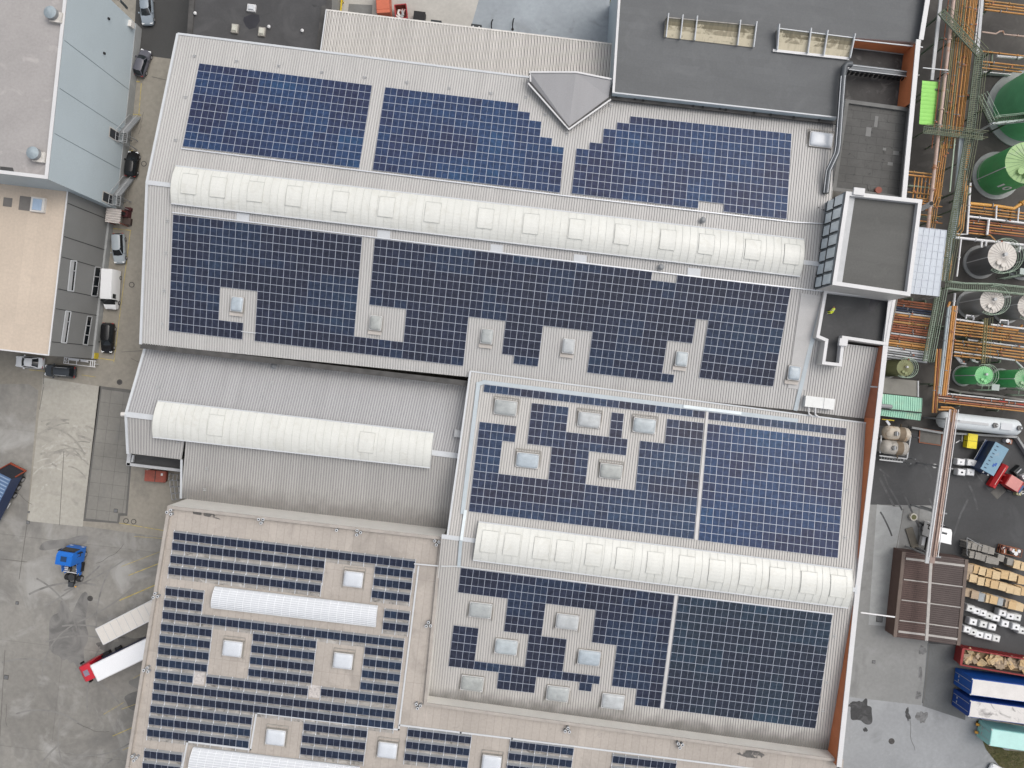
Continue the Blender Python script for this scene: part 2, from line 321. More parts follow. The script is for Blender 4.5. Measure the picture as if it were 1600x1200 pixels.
def flat_block(t, pts, z, wall_m, roof_m, cop_m, par=.4, cw=.45, z0=-.05, roof_name='roof'):
    """flat roofed block: outer walls, sunken roof, parapet coping; pts are photo pixels of the outer parapet edge at height z"""
    P = [W(x, y, z) for x, y in pts]; walls(t, P, z, wall_m, z0=z0)
    a = sum((P[i].cross(P[(i + 1) % len(P)]).z for i in range(len(P)))); sg = 1 if a > 0 else -1
    Q = []
    for i in range(len(P)):
        d1 = (P[i] - P[i - 1]).normalized(); d2 = (P[(i + 1) % len(P)] - P[i]).normalized()
        n1 = Vector((-d1.y, d1.x, 0)) * sg; n2 = Vector((-d2.y, d2.x, 0)) * sg
        b = (n1 + n2); b = b / max(.3, b.length_squared) * 2; Q.append(P[i] + b * cw)
    mb = MB(); n = len(P); dz = Vector((0, 0, .06)); dn = Vector((0, 0, -par))
    for i in range(n):
        j = (i + 1) % n
        mb.poly([P[i] + dz, P[j] + dz, Q[j] + dz, Q[i] + dz], cop_m); mb.poly([Q[i] + dz, Q[j] + dz, Q[j] + dn, Q[i] + dn], cop_m)
        mb.poly([P[i] + dz, P[j] + dz, P[j] - dz, P[i] - dz], cop_m)
    mb.build('parapet', t, fix=False)
    mb = MB(); mb.poly([q + dn for q in Q], roof_m); r = mb.build(roof_name, t)
    return P, Q, r
# ---------------------------------------------------------------- north hall
nN0, nN1 = W(278, 53, 9.0), W(1312, 181, 9.0)
nR0, nR1 = W(230, 285, 12.3), W(1290, 414, 12.3)
nS0, nS1 = W(220, 537, 9.2), W(1364, 656, 9.2)
PA = Plane(nN0, nR0, nR1); PB = Plane(nS0, nR0, nR1)
hall_n = thing('north_hall', 'long pale grey gabled hall at the top with the longest white barrel rooflight', 'factory hall', (W(780, 300, 0).x, W(780, 300, 0).y, 0))
mb = MB(); ribbed(mb, nN0, nN1, nR1, nR0, .355, metal_roof, metal_rib); mb.build('roof_slope', hall_n, fix=False)
nR2 = PB.P(1412, 428); nM = PB.P(1257.5, 642.5); mb = MB(); ribbed(mb, nS0, nM, nR1, nR0, .355, metal_roof, metal_rib)
ribbed(mb, nM, nS1, PB.P(1384, 545), PB.P(1272, 531), .355, metal_roof, metal_rib); mb.build('roof_slope', hall_n, fix=False)
walls(hall_n, [nN0, nN1, nR2, nS1, nS0, nR0], [8.95, 8.95, 12.2, 9.1, 9.1, 12.2], white_m)
up = Vector((0, 0, .07))
edge_strip(hall_n, 'verge_flashing', [nN0 + up, nR0 + up, nS0 + up], .34, .1, flash)
edge_strip(hall_n, 'eave_flashing', [nN0 + up, nN1 + up], .28, .1, flash)
edge_strip(hall_n, 'ridge_cap', [nR0 + up, nR1 + up], .6, .06, flash)
mb = MB(); d = Vector((0, 0, -.02)); A, B = W(220, 540, 9.1), W(737, 600, 9.1)
mb.beam(A, B, .75, .25, gutter_m); A, B = W(735, 579, 9.2), W(1364, 659.5, 9.2); mb.beam(A, B, .62, .25, gutter_m); mb.build('valley_gutter', hall_n)
for r in [(370, 332, 390, 348), (590, 359, 610, 375), (767, 381, 786, 397), (897, 397, 917, 412), (1075, 418, 1095, 433)]:
    x0, y0, x1, y1 = r; mb = MB(); mb.poly([PB.P(x0, y0, .08), PB.P(x1, y0 + 2, .08), PB.P(x1 - 1, y1, .08), PB.P(x0 - 1, y1 - 2, .08)], flash); mb.build('flat_sheet', hall_n)
# east walkway sheets and pale strip
mb = MB(); mb.poly([PB.P(1252, 458, .09), PB.P(1283, 462, .09), PB.P(1258, 610, .09), PB.P(1231, 606, .09)], M('plain_grey_sheet', (.44, .435, .43), .55, 0, .06, .5)); mb.build('flat_sheet', hall_n)
edge_strip(hall_n, 'valley_flashing', [PB.P(1289, 458, .1), PB.P(1262, 560, .1), PB.P(1243, 640, .1)], .55, .06, M('blue_grey_flashing', (.42, .47, .50), .45, 0, .05, .5))
# ---------------------------------------------------------------- south east hall
sN0, sN1 = W(735, 580, 9.8), W(1361, 662, 9.8)
sR0, sR1 = W(699, 839, 12.2), W(1337, 921.5, 12.15)
sS0, sS1 = W(664, 1095, 9.2), W(1310, 1181, 9.2)
PC = Plane(sN0, sR0, sR1); PD = Plane(sS0, sR0, sR1)
hall_s = thing('south_hall', 'pale grey gabled hall at lower right with a white barrel rooflight along its ridge', 'factory hall', (W(1010, 880, 0).x, W(1010, 880, 0).y, 0))
d = (sN0 - sN1).normalized()
mb = MB(); ribbed(mb, sN0, sN1, sR1, sR0, .355, se_roof, metal_rib); mb.build('roof_slope', hall_s, fix=False)
sd = M('south_metal_roof_grime_shade', (.47, .455, .435), .55, 0, .07, .35, (1.5, .12, .3), spec=.3); band(sd, sS0, (-UX.y * -1 * 0 + UY.x, UY.y, 0), 2.9, (.12, .115, .105), .85)  # eave band: real grime plus the parapet's shade painted in
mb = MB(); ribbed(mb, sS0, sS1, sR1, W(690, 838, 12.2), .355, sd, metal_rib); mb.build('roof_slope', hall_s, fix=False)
walls(hall_s, [sN0, sN1, sR1, sS1, sS0, sR0], [9.7, 9.7, 12.1, 9.1, 9.1, 12.1], white_m)
edge_strip(hall_s, 'ridge_cap', [W(690, 838, 12.27), sR1 + up], .6, .06, flash)
edge_strip(hall_s, 'verge_flashing', [sN0 + up, sR0 + up], .25, .1, flash)
edge_strip(hall_s, 'verge_flashing', [sN1 + up, sR1 + up, sS1 + up], .3, .1, flash)
edge_strip(hall_s, 'eave_flashing', [sN0 + up, sN1 + up], .2, .1, flash)
mb = MB(); mb.beam(W(662, 1094, 8.9) , W(1309, 1181, 8.9), .5, .2, blk); mb.build('valley_gutter', hall_s)
# east facade (tall parapet, orange inside)
fac = thing('east_facade', 'white topped facade wall with orange inner face along the right side of the halls', 'facade wall', (W(1360, 860, 0).x, W(1360, 860, 0).y, 0))
zf = 12.2; fo = [W(x, y, zf) for x, y in [(1397, 458), (1375, 655), (1346, 905), (1315, 1199)]]; wv = -UX * .66
mb = MB(); di = Vector((0, 0, -.12))
for a, b in zip(fo[:-1], fo[1:]): mb.frustum([a + di, b + di, b + wv + di, a + wv + di], [a, b, b + wv, a + wv], coping)
mb.build('coping', fac)
mb = MB()
fq = [W(1388, 541, zf)] + fo[1:]
for a, b in zip(fq[:-1], fq[1:]):
    a2, b2 = a + wv * .9, b + wv * .9; k = orange_m if a.y < -6 else brick_or
    mb.poly([(a2.x, a2.y, 7.5), (b2.x, b2.y, 7.5), (b2.x, b2.y, zf - .1), (a2.x, a2.y, zf - .1)], brick_or if a is fq[0] else orange_m)
mb.build('orange_panel', fac, fix=False)
mb = MB()
for a, b in zip(fo[:-1], fo[1:]):
    a2, b2 = a + wv * .1, b + wv * .1; mb.poly([(a2.x, a2.y, -.05), (b2.x, b2.y, -.05), (b2.x, b2.y, zf - .1), (a2.x, a2.y, zf - .1)], white_m)
mb.build('wall', fac, fix=False)
mb = MB()
for px, py in [(1365, 604), (1362, 672)]: mb.beam(W(px - 5, py, 10.5), W(px + 9, py + 1, 12.0), .18, .12, flash)
mb.build('joint_cover', fac)
# ---------------------------------------------------------------- west annex
aN0, aN1 = W(228, 540, 7.0), W(738, 601, 7.0)
aR0, aR1 = W(197, 647, 9.4), W(714, 712, 9.4)
aE0, aE1 = W(190, 764, 6.0), W(702, 832, 6.0)
PE = Plane(aN0, aR0, aR1); PF = Plane(aE0, aR0, aR1)
annex = thing('west_annex', 'grey gabled annex with notched corner and a shorter white barrel rooflight', 'factory hall', (W(470, 690, 0).x, W(470, 690, 0).y, 0))
mb = MB(); ribbed(mb, aN0, aN1, aR1, aR0, .37, annex_roof, annex_rib, .06); mb.build('roof_slope', annex, fix=False)
ad = M('annex_metal_roof_grime_shade', (.42, .41, .395), .55, 0, .08, .35, (1.5, .12, .3), spec=.3); band(ad, aE1, (UY.x, UY.y, 0), 4.3, (.15, .14, .125), .62)  # band by the taller wall mixes grime with its painted shade
p0, p1 = PF.P(200, 708), PF.P(284, 718); q1 = PF.P(293, 659.5); e0, e1 = PF.P(283, 778), aE1
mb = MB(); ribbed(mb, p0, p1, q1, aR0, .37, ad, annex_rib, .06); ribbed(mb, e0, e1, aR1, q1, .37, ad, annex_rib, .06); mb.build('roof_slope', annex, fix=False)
walls(annex, [aN0, aN1, aR1, aE1, e0, p1, p0, aR0], [6.9, 6.9, 9.3, 5.9, e0.z - .1, p1.z - .1, p0.z - .1, 9.3], grey_wall)
edge_strip(annex, 'verge_flashing', [aN0 + up, aR0 + up, p0 + up], .36, .1, flash)
edge_strip(annex, 'verge_flashing', [p1 + up, e0 + up], .3, .1, flash)
edge_strip(annex, 'ridge_cap', [aR0 + up, aR1 + up], .75, .06, flash)
mb = MB(); a, b, c, d_ = [W(x, y, 4.2) for x, y in [(205, 709), (286, 719), (284, 738), (201, 727)]]
mb.poly([a, b, c, d_], black_roof); mb.build('canopy_floor', annex)
mb = MB()
for s, e, w in [((199, 725), (284, 735), .4), ((203, 706), (201, 727), .55), ((209, 711), (207, 722), .25)]: mb.beam(W(*s, 4.5), W(*e, 4.5), w, .35, lightgrey)
for x, y in [(202, 727), (283, 736)]: p = W(x, y, 4.5); mb.box((p.x, p.y, 0), .25, .25, 4.4, grey_side)
mb.build('canopy_frame', annex)
mb = MB(); ww = W(198, 647, 9.2); mb.tube([ww, ww + Vector((-.7, -.02, .1))], .3, white_m, 10); o = mb.build('outdoor_lamp', annex); 
mb = MB(); c = PE.P(716, 677); mb.box(c - Vector((0, 0, .2)), .95, 1.0, 1.0, lightgrey, TH); mb.box(c + Vector((.1, -1.6, -.1)), 1.2, 2.0, .16, flash, TH); tag(mb.build('roof_fan'), 'small grey box fan on the annex roof beside the taller hall', 'roof fan')
# ---------------------------------------------------------------- tan roofed hall
tan = thing('tan_roof_hall', 'flat roofed hall with a beige brown roof at lower left carrying rows of tilted panels', 'factory hall', (W(420, 1010, 0).x, W(420, 1010, 0).y, 0))
TP, TQ, _ = flat_block(tan, [(262, 790), (692, 839), (667, 1098), (1318, 1187), (1309, 1300), (180, 1300)], 11.4, M('cream_metal_wall', (.66, .64, .60), .6, 0, .05, .5), tan_roof, tan_cop, .4, .4)
ZT = 11.0
# ---------------------------------------------------------------- blue hall and grey building
blue = thing('blue_clad_hall', 'tall hall with pale blue clad wall and grey flat roof at top left', 'factory hall', (W(20, 130, 0).x, W(20, 130, 0).y, 0))
BP, BQ, _ = flat_block(blue, [(111, -60), (75, 280), (-250, 242), (-250, -60)], 16.6, blue_wall, grey_gravel, coping, .3, .45)
greyb = thing('grey_clad_building', 'grey clad building with beige flat roof on the left edge', 'factory building', (W(30, 420, 0).x, W(30, 420, 0).y, 0))
GP, GQ, _ = flat_block(greyb, [(107, 297), (77, 556), (-250, 518), (-250, 254)], 10.5, grey_wall, tan2_roof, coping, .2, .18)
def wall_frame(P0, P1, ztop):
    u = (P1 - P0); u.z = 0; L = u.length; u.normalize(); n = Vector((u.y, -u.x, 0)); n = n if n.x > 0 else -n
    return P0, u, n, L
def wpoint(fr, px, py, off):
    P0, u, n, L = fr; o = Vector((0, 0, H)); d = W(px, py, 0) - o; a = P0 + n * off
    return o + d * ((a - o).dot(n) / d.dot(n))
bf = wall_frame(BP[0], BP[1], 16.6); gf = wall_frame(GP[0], GP[1], 10.5)
mb = MB()
for y in (61, 136, 207):
    t = (y + 60) / 340; p = BP[0].lerp(BP[1], t); mb.beam(Vector((p.x, p.y, 0)) + bf[2] * .02, Vector((p.x, p.y, 16.3)) + bf[2] * .02, .06, .03, M('blue_seam', (.2, .24, .27)), up=bf[2])
mb.build('panel_seam', blue)
mb = MB(); a = BP[0] + bf[2] * .1; b = BP[1] + bf[2] * .1
mb.frustum([(a.x, a.y, 0), (b.x, b.y, 0), (b.x - .1, b.y, 0), (a.x - .1, a.y, 0)], [(a.x, a.y, 1.6), (b.x, b.y, 1.6), (b.x - .1, b.y, 1.6), (a.x - .1, a.y, 1.6)], M('blue_grey_plinth', (.29, .30, .30), .8, 0, .1, .5)); mb.build('plinth', blue)
for x, y in [(185, -1), (199, 13)]:
    mb = MB(); A = wpoint(bf, x, y, .1); mb.beam(A, wpoint(bf, x - 11, y - 12, .1), .35, .12, M('dark_vent', (.05, .06, .065)), up=bf[2]); mb.build('wall_vent', blue)
mb = MB()
for x, y in [(171, 30), (164, 84)]: p = wpoint(bf, x, y, .1); mb.box(p, .25, .25, .3, blk)
mb.build('wall_fitting', blue)
p = wpoint(bf, 205, 38, .25); mb = MB(); mb.box(p - Vector((0, 0, .5)), .5, .9, .9, white_m, TH); mb.build('meter_box', blue)
def stair_set(door, land, px_base, lab, n):
    dz = 4.2
    c = door; f = wall_frame(BP[0], BP[1], 16)
    P0 = wpoint(f, *door[0], .04); P1 = wpoint(f, *door[1], .04)
    return
for k, (x0, y0, x1, y1, z0, lab) in enumerate([(171, 198, 184, 214, 3.0, 'grey steel stair up to the upper door of the blue hall'), (160, 297, 171, 311, 3.0, 'grey steel stair up to the lower door of the blue hall')]):
    t0 = wpoint(bf, x0, y0, .06); b0 = wpoint(bf, x1, y1, .06); u = bf[1]; n = bf[2]
    cz = 3.0; c = Vector((b0.x, b0.y, 0)) + n * 0
    mb = MB(); a = Vector((b0.x, b0.y, cz)); w = 1.25
    for off, mt, ww, zz0, zz1 in [(.03, white_m, w + .3, cz, cz + 2.35), (.05, M('door_dark', (.03, .034, .04), .5), w, cz, cz + 2.15)]:
        q = a + n * off - u * ww / 2; r = a + n * off + u * ww / 2
        mb.poly([(q.x, q.y, zz0), (r.x, r.y, zz0), (r.x, r.y, zz1), (q.x, q.y, zz1)], mt)
    mb.build('door', blue)
    st = thing('steel_stair', lab, 'stair', (c.x, c.y, 0), 0, 'door stairs on the blue hall')
    loc = lambda s, v, z: Vector((0, 0, 0)) + n * s + u * v + Vector((0, 0, z))
    mb = MB(); 
    for j in range(6): mb.beam(loc(.15, -.75 + j * .28, cz), loc(1.3, -.75 + j * .28, cz), .06, .05, grey_side)
    mb.beam(loc(.12, -.8, cz - .05), loc(.12, .8, cz - .05), .08, .12, grey_side); mb.beam(loc(1.3, -.8, cz - .05), loc(1.3, .8, cz - .05), .08, .12, grey_side)
    mb.build('landing', st, world=False)
    mb = MB()
    for j in range(13): mb.box(loc(.75, -.95 - j * .26, cz - .22 * (j + 1)), 1.1, .24, .05, grey_side, TH)
    mb.beam(loc(.2, -.8, cz), loc(.2, -4.2, .1), .06, .2, grey_side); mb.beam(loc(1.3, -.8, cz), loc(1.3, -4.2, .1), .06, .2, grey_side); mb.build('steps', st, world=False)
    mb = MB(); 
    for s in (.2, 1.3):
        mb.tube([loc(s, .8, cz + 1), loc(s, -.8, cz + 1), loc(s, -4.2, 1.1)], .035, lightgrey, 6)
        for v, z in [(.8, cz), (0, cz), (-.8, cz), (-2.5, cz * .5), (-4.2, .1)]: mb.tube([loc(s, v, z), loc(s, v, z + 1)], .03, lightgrey, 6)
    mb.tube([loc(.2, .8, cz + 1), loc(1.3, .8, cz + 1)], .035, lightgrey, 6); mb.build('handrail', st, world=False)
    mb = MB()
    for s, v in [(.3, .7), (1.2, .7), (.3, -.6), (1.2, -.6)]: mb.beam(loc(s, v, 0), loc(s, v, cz), .1, .1, grey_side)
    mb.build('post', st, world=False)
# grey building wall details
mb = MB()
for py in (317, 369, 401, 451, 482, 534):
    t = (py - 297) / 259; p = GP[0].lerp(GP[1], t); mb.beam(Vector((p.x, p.y, 1.1)) + gf[2] * .02, Vector((p.x, p.y, 10.3)) + gf[2] * .02, .09, .03, seam_m, up=gf[2])
mb.build('panel_seam', greyb)
mb = MB(); a = GP[0] + gf[2] * .3; b = GP[1] + gf[2] * .3
mb.frustum([(a.x, a.y, 0), (b.x, b.y, 0), (b.x - .35, b.y, 0), (a.x - .35, a.y, 0)], [(a.x, a.y, 1.1), (b.x, b.y, 1.1), (b.x - .35, b.y, 1.1), (a.x - .35, a.y, 1.1)], plinth_m); mb.build('plinth', greyb)
mb = MB(); bb = Vector((b.x + .02, b.y, .55)); mb.beam(bb, bb + UY * .9, .1, 1.0, M('yellow_paint', (.55, .43, .04), .6)); mb.build('corner_guard', greyb)
for (qa, qb, qc, qd), kind in [(((111, 407), (120, 408), (115, 455), (106, 454)), 0), (((149, 417), (158, 418), (152, 463), (143, 462)), 1), (((103, 486), (111, 487), (104, 536), (96, 535)), 0), (((137, 494), (144, 495), (137, 539), (130, 538)), 1)]:
    P_ = [wpoint(gf, *q, .05) for q in (qa, qb, qc, qd)]
    mb = MB(); mb.poly(P_, lightgrey if kind == 0 else grey_side); w = mb.build('window', greyb)
    mb = MB(); pt = [wpoint(gf, *q, .09) for q in (qa, qb, qc, qd)]
    for i_, j_ in ((0, 1), (1, 2), (2, 3), (3, 0)): mb.beam(pt[i_], pt[j_], .16, .06, lightgrey if kind else flash, up=gf[2])
    m0, m1 = pt[0].lerp(pt[3], .33), pt[1].lerp(pt[2], .33); mb.beam(m0, m1, .12, .06, lightgrey, up=gf[2])
    if kind: m0, m1 = pt[0].lerp(pt[3], .66), pt[1].lerp(pt[2], .66); mb.beam(m0, m1, .12, .06, lightgrey, up=gf[2])
    mb.build('frame', w)
    mb = MB(); g = [wpoint(gf, *q, .07) for q in (qa, qb, qc, qd)]; c1 = .12 if kind else .62
    mb.poly([g[0].lerp(g[1], c1), g[0].lerp(g[1], .92), g[3].lerp(g[2], .92), g[3].lerp(g[2], c1)], glassd); mb.build('pane', w)
# roof things of the left buildings
for px, py, z, lab in [(87, 26, 16.3, 'dome topped roof fan on grey roof near the top of the picture'), (60, 243, 16.3, 'dome topped roof fan near the lower corner of the grey roof')]:
    c = W(px, py, z); t = thing('roof_fan', lab, 'roof fan', c, TH, 'roof fans on the blue hall')
    mb = MB(); mb.box((.45, -.3, 0), 1.5, 1.3, .6, M('worn_white', (.5, .48, .45), .8, 0, .25, 1.5), 0); mb.build('curb', t, world=False)
    mb = MB(); mb.cyl((0, 0), .8, .5, 1.1, grey_side, n=20); mb.cyl((0, 0), .8, 1.1, 1.45, M('weathered_cowl', (.27, .32, .35), .5, 0, .12, 2), n=20, r2=.25); mb.build('cowl', t, world=False, smooth=40)
c = W(62, 321, 10.3); t = thing('roof_hatch', 'square roof hatch with blue tinted glass on beige roof', 'roof hatch', c, TH)
mb = MB(); mb.box((0, 0, 0), 1.9, 2.0, .45, white_m); mb.build('curb', t, world=False); mb = MB(); mb.box((0, 0, .45), 1.2, 1.5, .12, M('blue_glass', (.35, .45, .58), .1)); mb.build('pane', t, world=False)
for px, py, w, h in [(12, 316, 14, 14), (40, 318, 20, 22)]:
    mb = MB(); c = W(px, py, 10.31); mb.box(c, w * .088, h * .088, .012, M('felt_patch', (.17, .16, .15), .9, 0, .15, .8), TH); mb.build('felt_patch', greyb)
mb = MB(); mb.poly([W(x, y, 16.32) for x, y in [(0, 260), (20, 262), (22, 268), (0, 267)]], M('felt_dark', (.06, .06, .06), .9)); mb.build('felt_patch', blue)

# tyre marks and cracks on the yard surfaces
tm_d = M('tyre_rubber_mark', (.235, .226, .205), .9, 0, .15, 1.2, dirt=[((.31, .297, .265), .9, .38, .56, 1)]); tm_l = M('scuffed_concrete_mark', (.43, .415, .375), .9, 0, .1, 1.2, dirt=[((.33, .315, .28), .9, .42, .6, .95)])
def strip(mb, pts, w, mat, z):
    P_ = [W(x, y, 0) + Vector((0, 0, z)) for x, y in pts]
    for a, b in zip(P_[:-1], P_[1:]):
        d = (b - a).normalized() * w / 2; n = Vector((-d.y, d.x, 0)); mb.poly([a - n, b - n, b + n, a + n], mat)
rnd = random.Random(21); mb = MB()
for k in range(34):
    cx, cy, r = rnd.uniform(70, 135), rnd.uniform(740, 800), rnd.uniform(38, 85); a0 = rnd.uniform(-2.4, -1.3); a1 = a0 + rnd.uniform(.4, 1.1); pts = []
    for i in range(13):
        a = a0 + (a1 - a0) * i / 12; x, y = cx + r * math.cos(a) * .9, cy + r * 1.1 * math.sin(a)
        xl, xr = 67 - (y - 590) * .107 + 2, 157 - (y - 604) * .128 - 2
        if xl < x < xr and 600 < y < 815: pts.append((x, y))
    if len(pts) > 3: strip(mb, pts, rnd.uniform(.15, .35), tm_d if k % 2 == 0 else tm_l, .0165 + k * .0004)
o = mb.build('tyre_marks', fix=False); tag(o, kind='structure')
mb = MB()
tm_y = M('yard_tyre_mark', (.165, .161, .154), .9, 0, .2, .8, dirt=[((.215, .21, .20), .5, .36, .52, 1)])
for k in range(18):
    x0, y0 = rnd.uniform(60, 215), rnd.uniform(850, 1190); a = rnd.choice([2.7, 2.55, 2.2, 1.7]) + rnd.uniform(-.2, .2); c = rnd.choice((-1, 1)) * rnd.uniform(.02, .10); pts = [(x0, y0)]
    for i in range(12): a += c; pts.append((pts[-1][0] + 9 * math.cos(a), pts[-1][1] - 9 * math.sin(a) * -1 if False else pts[-1][1] + 9 * math.sin(a) * (1 if k % 2 else -1)))
    pts = [p for p in pts if -5 < p[0] < 238 - (p[1] - 850) * .1 and 838 < p[1] < 1210]
    if len(pts) > 4: strip(mb, pts, rnd.uniform(.18, .3), tm_y, .0255 + k * .0003)
for k in range(14):
    x0, y0 = rnd.uniform(1370, 1560), rnd.uniform(745, 850); a = rnd.uniform(1.2, 2.4); pts = [(x0, y0)]
    for i in range(9): a += rnd.uniform(-.08, .12); pts.append((pts[-1][0] + 7 * math.cos(a), pts[-1][1] - 7 * math.sin(a)))
    pts = [p for p in pts if 1372 < p[0] < 1600 and 700 < p[1] < 850]
    if len(pts) > 3: strip(mb, pts, rnd.uniform(.2, .35), M('asphalt_tyre_mark', (.095, .097, .10), .9, 0, .2, .8, dirt=[((.066, .067, .069), .7, .42, .58, .97)]), .016 + k * .0004)
o = mb.build('tyre_marks', fix=False); tag(o, kind='structure')
mb = MB(); ck = M('crack_dirt', (.07, .067, .06), .9)
for (x, y, a, n_) in [(20, 760, 1.2, 7), (150, 880, .1, 9), (120, 1130, .4, 9), (1420, 1120, 1.5, 9), (238, 300, 1.4, 6), (225, 175, 1.9, 6), (205, 560, .3, 4), (10, 1100, 1.4, 6)]:
    pts = [(x, y)]
    for i in range(n_): a += rnd.uniform(-.35, .35); pts.append((pts[-1][0] + 6 * math.cos(a), pts[-1][1] + 6 * math.sin(a))); a += (-.1 if a > 1.8 else .1 if a < 1.2 and n_ > 9 else 0)
    strip(mb, pts, .045, ck, .034)
o = mb.build('cracks', fix=False); tag(o, kind='structure')
# ---------------------------------------------------------------- dark roofed building at upper right
dk = thing('dark_roof_building', 'process building with dark membrane roof and orange lined roof court at upper right', 'factory building', (W(1190, 60, 0).x, W(1190, 60, 0).y, 0))
zd = 10.9
dp = [W(x, y, zd) for x, y in [(970, -60), (1464, -60), (1440, 66), (1335, 59), (1322, 120), (1308, 185), (957, 146)]]
walls(dk, dp, zd, blue_wall)
mb = MB(); mb.poly([p + Vector((0, 0, .0)) for p in dp], dark_roof); mb.build('roof', dk)
edge_strip(dk, 'coping', [dp[6] + Vector((.1, 0, .1)), dp[0] + Vector((.1, 0, .1))], .32, .25, coping)
edge_strip(dk, 'eave_trim', [dp[6] + Vector((0, .1, .05)), dp[5] + Vector((0, .1, .05))], .18, .12, flash)
mb = MB(); a, b = W(955, 151, 9.9), W(1307, 189.5, 9.9); mb.beam(a, b, .9, .3, gutter_m); mb.build('gutter', dk)
mb = MB()
for x, y in [(963, 149), (992, 153), (1005, 155), (1083, 164), (1098, 166), (1125, 168), (1134, 170), (1178, 175), (1204, 178), (1240, 182), (1280, 186)]: p = W(x, y + 1.5, 10.05); mb.box(p, .28, .4, .08, blk, TH)
mb.build('outlet', dk)
# roof court and second roof
cz = 8.7
mb = MB(); mb.poly([W(x, y, cz) for x, y in [(1328, 60), (1440, 72), (1424, 180), (1312, 165)]], court_roof); mb.build('court_floor', dk)
mb = MB(); a, b = W(1335, 62, zd), W(1441, 73.5, zd)
mb.poly([(a.x, a.y, cz), (b.x, b.y, cz), (b.x, b.y, zd - .05), (a.x, a.y, zd - .05)], orange_m); mb.build('orange_panel', dk, fix=False)
edge_strip(dk, 'panel_trim', [a + Vector((0, -.05, .05)), b + Vector((0, -.05, .05))], .14, .1, flash)
a2, b2 = W(1334, 76, cz), W(1430, 88, cz); edge_strip(dk, 'panel_trim', [a2 + Vector((0, 0, .1)), b2 + Vector((0, 0, .1))], .12, .1, plinth_m)
ez = 12.0; e = [W(x, y, ez) for x, y in [(1463, -60), (1443, 62), (1439, 62), (1416, 312)]]
mb = MB()
ew = -UX * .62
for a, b in ((e[0], e[1]), (e[2], e[3])):
    mb.frustum([a + Vector((0, 0, -.15)), b + Vector((0, 0, -.15)), b + ew + Vector((0, 0, -.15)), a + ew + Vector((0, 0, -.15))], [a, b, b + ew, a + ew], coping)
mb.build('parapet', dk)
mb = MB()
for a, b in ((e[0], e[1]), (e[2], e[3])):
    mb.poly([(a.x - .05, a.y, -.05), (b.x - .05, b.y, -.05), (b.x - .05, b.y, ez - .1), (a.x - .05, a.y, ez - .1)], white_m)
mb.build('wall', dk, fix=False)
mb = MB(); a, b = W(1440, 66, ez) + ew * .93, W(1429, 162, ez) + ew * .93
mb.poly([(a.x, a.y, cz), (b.x, b.y, cz), (b.x, b.y, ez - .12), (a.x, a.y, ez - .12)], orange_m)
mb.build('orange_panel', dk, fix=False)
mb = MB(); mb.beam(W(1421, 128, 9), W(1436, 117, 11.6), .1, .1, coping); mb.build('stay', dk)
lo = thing('felt_roof_block', 'low block with patched dark felt roof between orange court and tall tower', 'factory building', (W(1370, 235, 0).x, W(1370, 235, 0).y, 0))
flat_block(lo, [(1321, 155), (1424, 169), (1411, 312), (1300, 298)], 10.6, white_m, patch_roof, M('felt_upstand', (.15, .15, .145), .9, 0, .15, .8), .25, .5)
for px, py, w, h in [(1369, 190, 5, 17), (1357, 206, 8, 14), (1382, 233, 5, 4), (1400, 239, 9, 6), (1391, 256, 8, 5)]:
    mb = MB(); mb.box(W(px, py, 10.36), w * .088, h * .088, .012, M('grey_patch', (.19, .19, .185), .9), TH); mb.build('felt_patch', lo)
c = W(1371, 298, 10.4); mb = MB(); mb.cyl((c.x, c.y), .45, 10.4, 10.75, M('rust_red', (.22, .07, .05), .7), n=20); o = mb.build('roof_outlet', lo)
# tower
tw = thing('tower', 'tall square tower with white parapet and dark flat roof at right', 'tower', (W(1360, 380, 0).x, W(1360, 380, 0).y, 0))
zt = 16.6
P_, Q_, _ = flat_block(tw, [(1322, 299), (1441, 312), (1422, 463), (1300, 445)], zt, white_m, tower_roof, coping, .6, .5)
mb = MB(); a, b = P_[0], P_[3]; n = (Vector((0, 0, 1)).cross(b - a)).normalized(); n = n if n.x < 0 else -n
def tf(t, z, off): p = a.lerp(b, t); return Vector((p.x, p.y, z)) + n * off
mb.poly([tf(0, 10.8, .06), tf(1, 10.8, .06), tf(1, zt - .1, .06), tf(0, zt - .1, .06)], M('window_wall', (.24, .27, .29), .6, 0, .08, 1)); mb.build('window_wall', tw, fix=False)
mb = MB(); mb.poly([Q_[0] + Vector((.02, 0, -.3)), Q_[3] + Vector((.02, 0, -.3)), Q_[3] + UX * 1.0 + Vector((0, 0, -.58)), Q_[0] + UX * 1.0 + Vector((0, 0, -.58))], lightgrey); mb.build('roof_upstand', tw, fix=False)
for k in range(7):
    t0, t1 = (k + .1) / 7, (k + .86) / 7
    mb = MB()
    for z0, z1, o0 in ((14.3, 16.1, .08), (12.2, 13.9, .08)):
        pts = [tf(t0, z0, o0 + .25), tf(t1, z0, o0 + .25), tf(t1, z1, o0), tf(t0, z1, o0)]
        mb.poly(pts, M('sky_glass', (.68, .75, .79), .12, .25, .08, .8, spec=.6))  # pale base colour carries part of the sky reflection
    w = mb.build('window', tw, fix=False); mb = MB()
    for z0, z1 in ((14.3, 16.1), (12.2, 13.9)):
        mb.beam(tf(t0 - .004, z0, .34), tf(t1 + .004, z0, .34), .12, .12, seam_m); mb.beam(tf(t1 + .006, z0, .34), tf(t1 + .006, z1, .1), .1, .1, seam_m)
    mb.build('frame', w)
mb = MB()
mb.poly([tf(-.02, 10.75, .1), tf(1.02, 10.75, .1), tf(1.02, 10.75, 1.7), tf(-.02, 10.75, 1.7)], M('pale_blue_sheet', (.50, .58, .62), .35, 0, .15, .3)); mb.build('base_flashing', tw, fix=False)
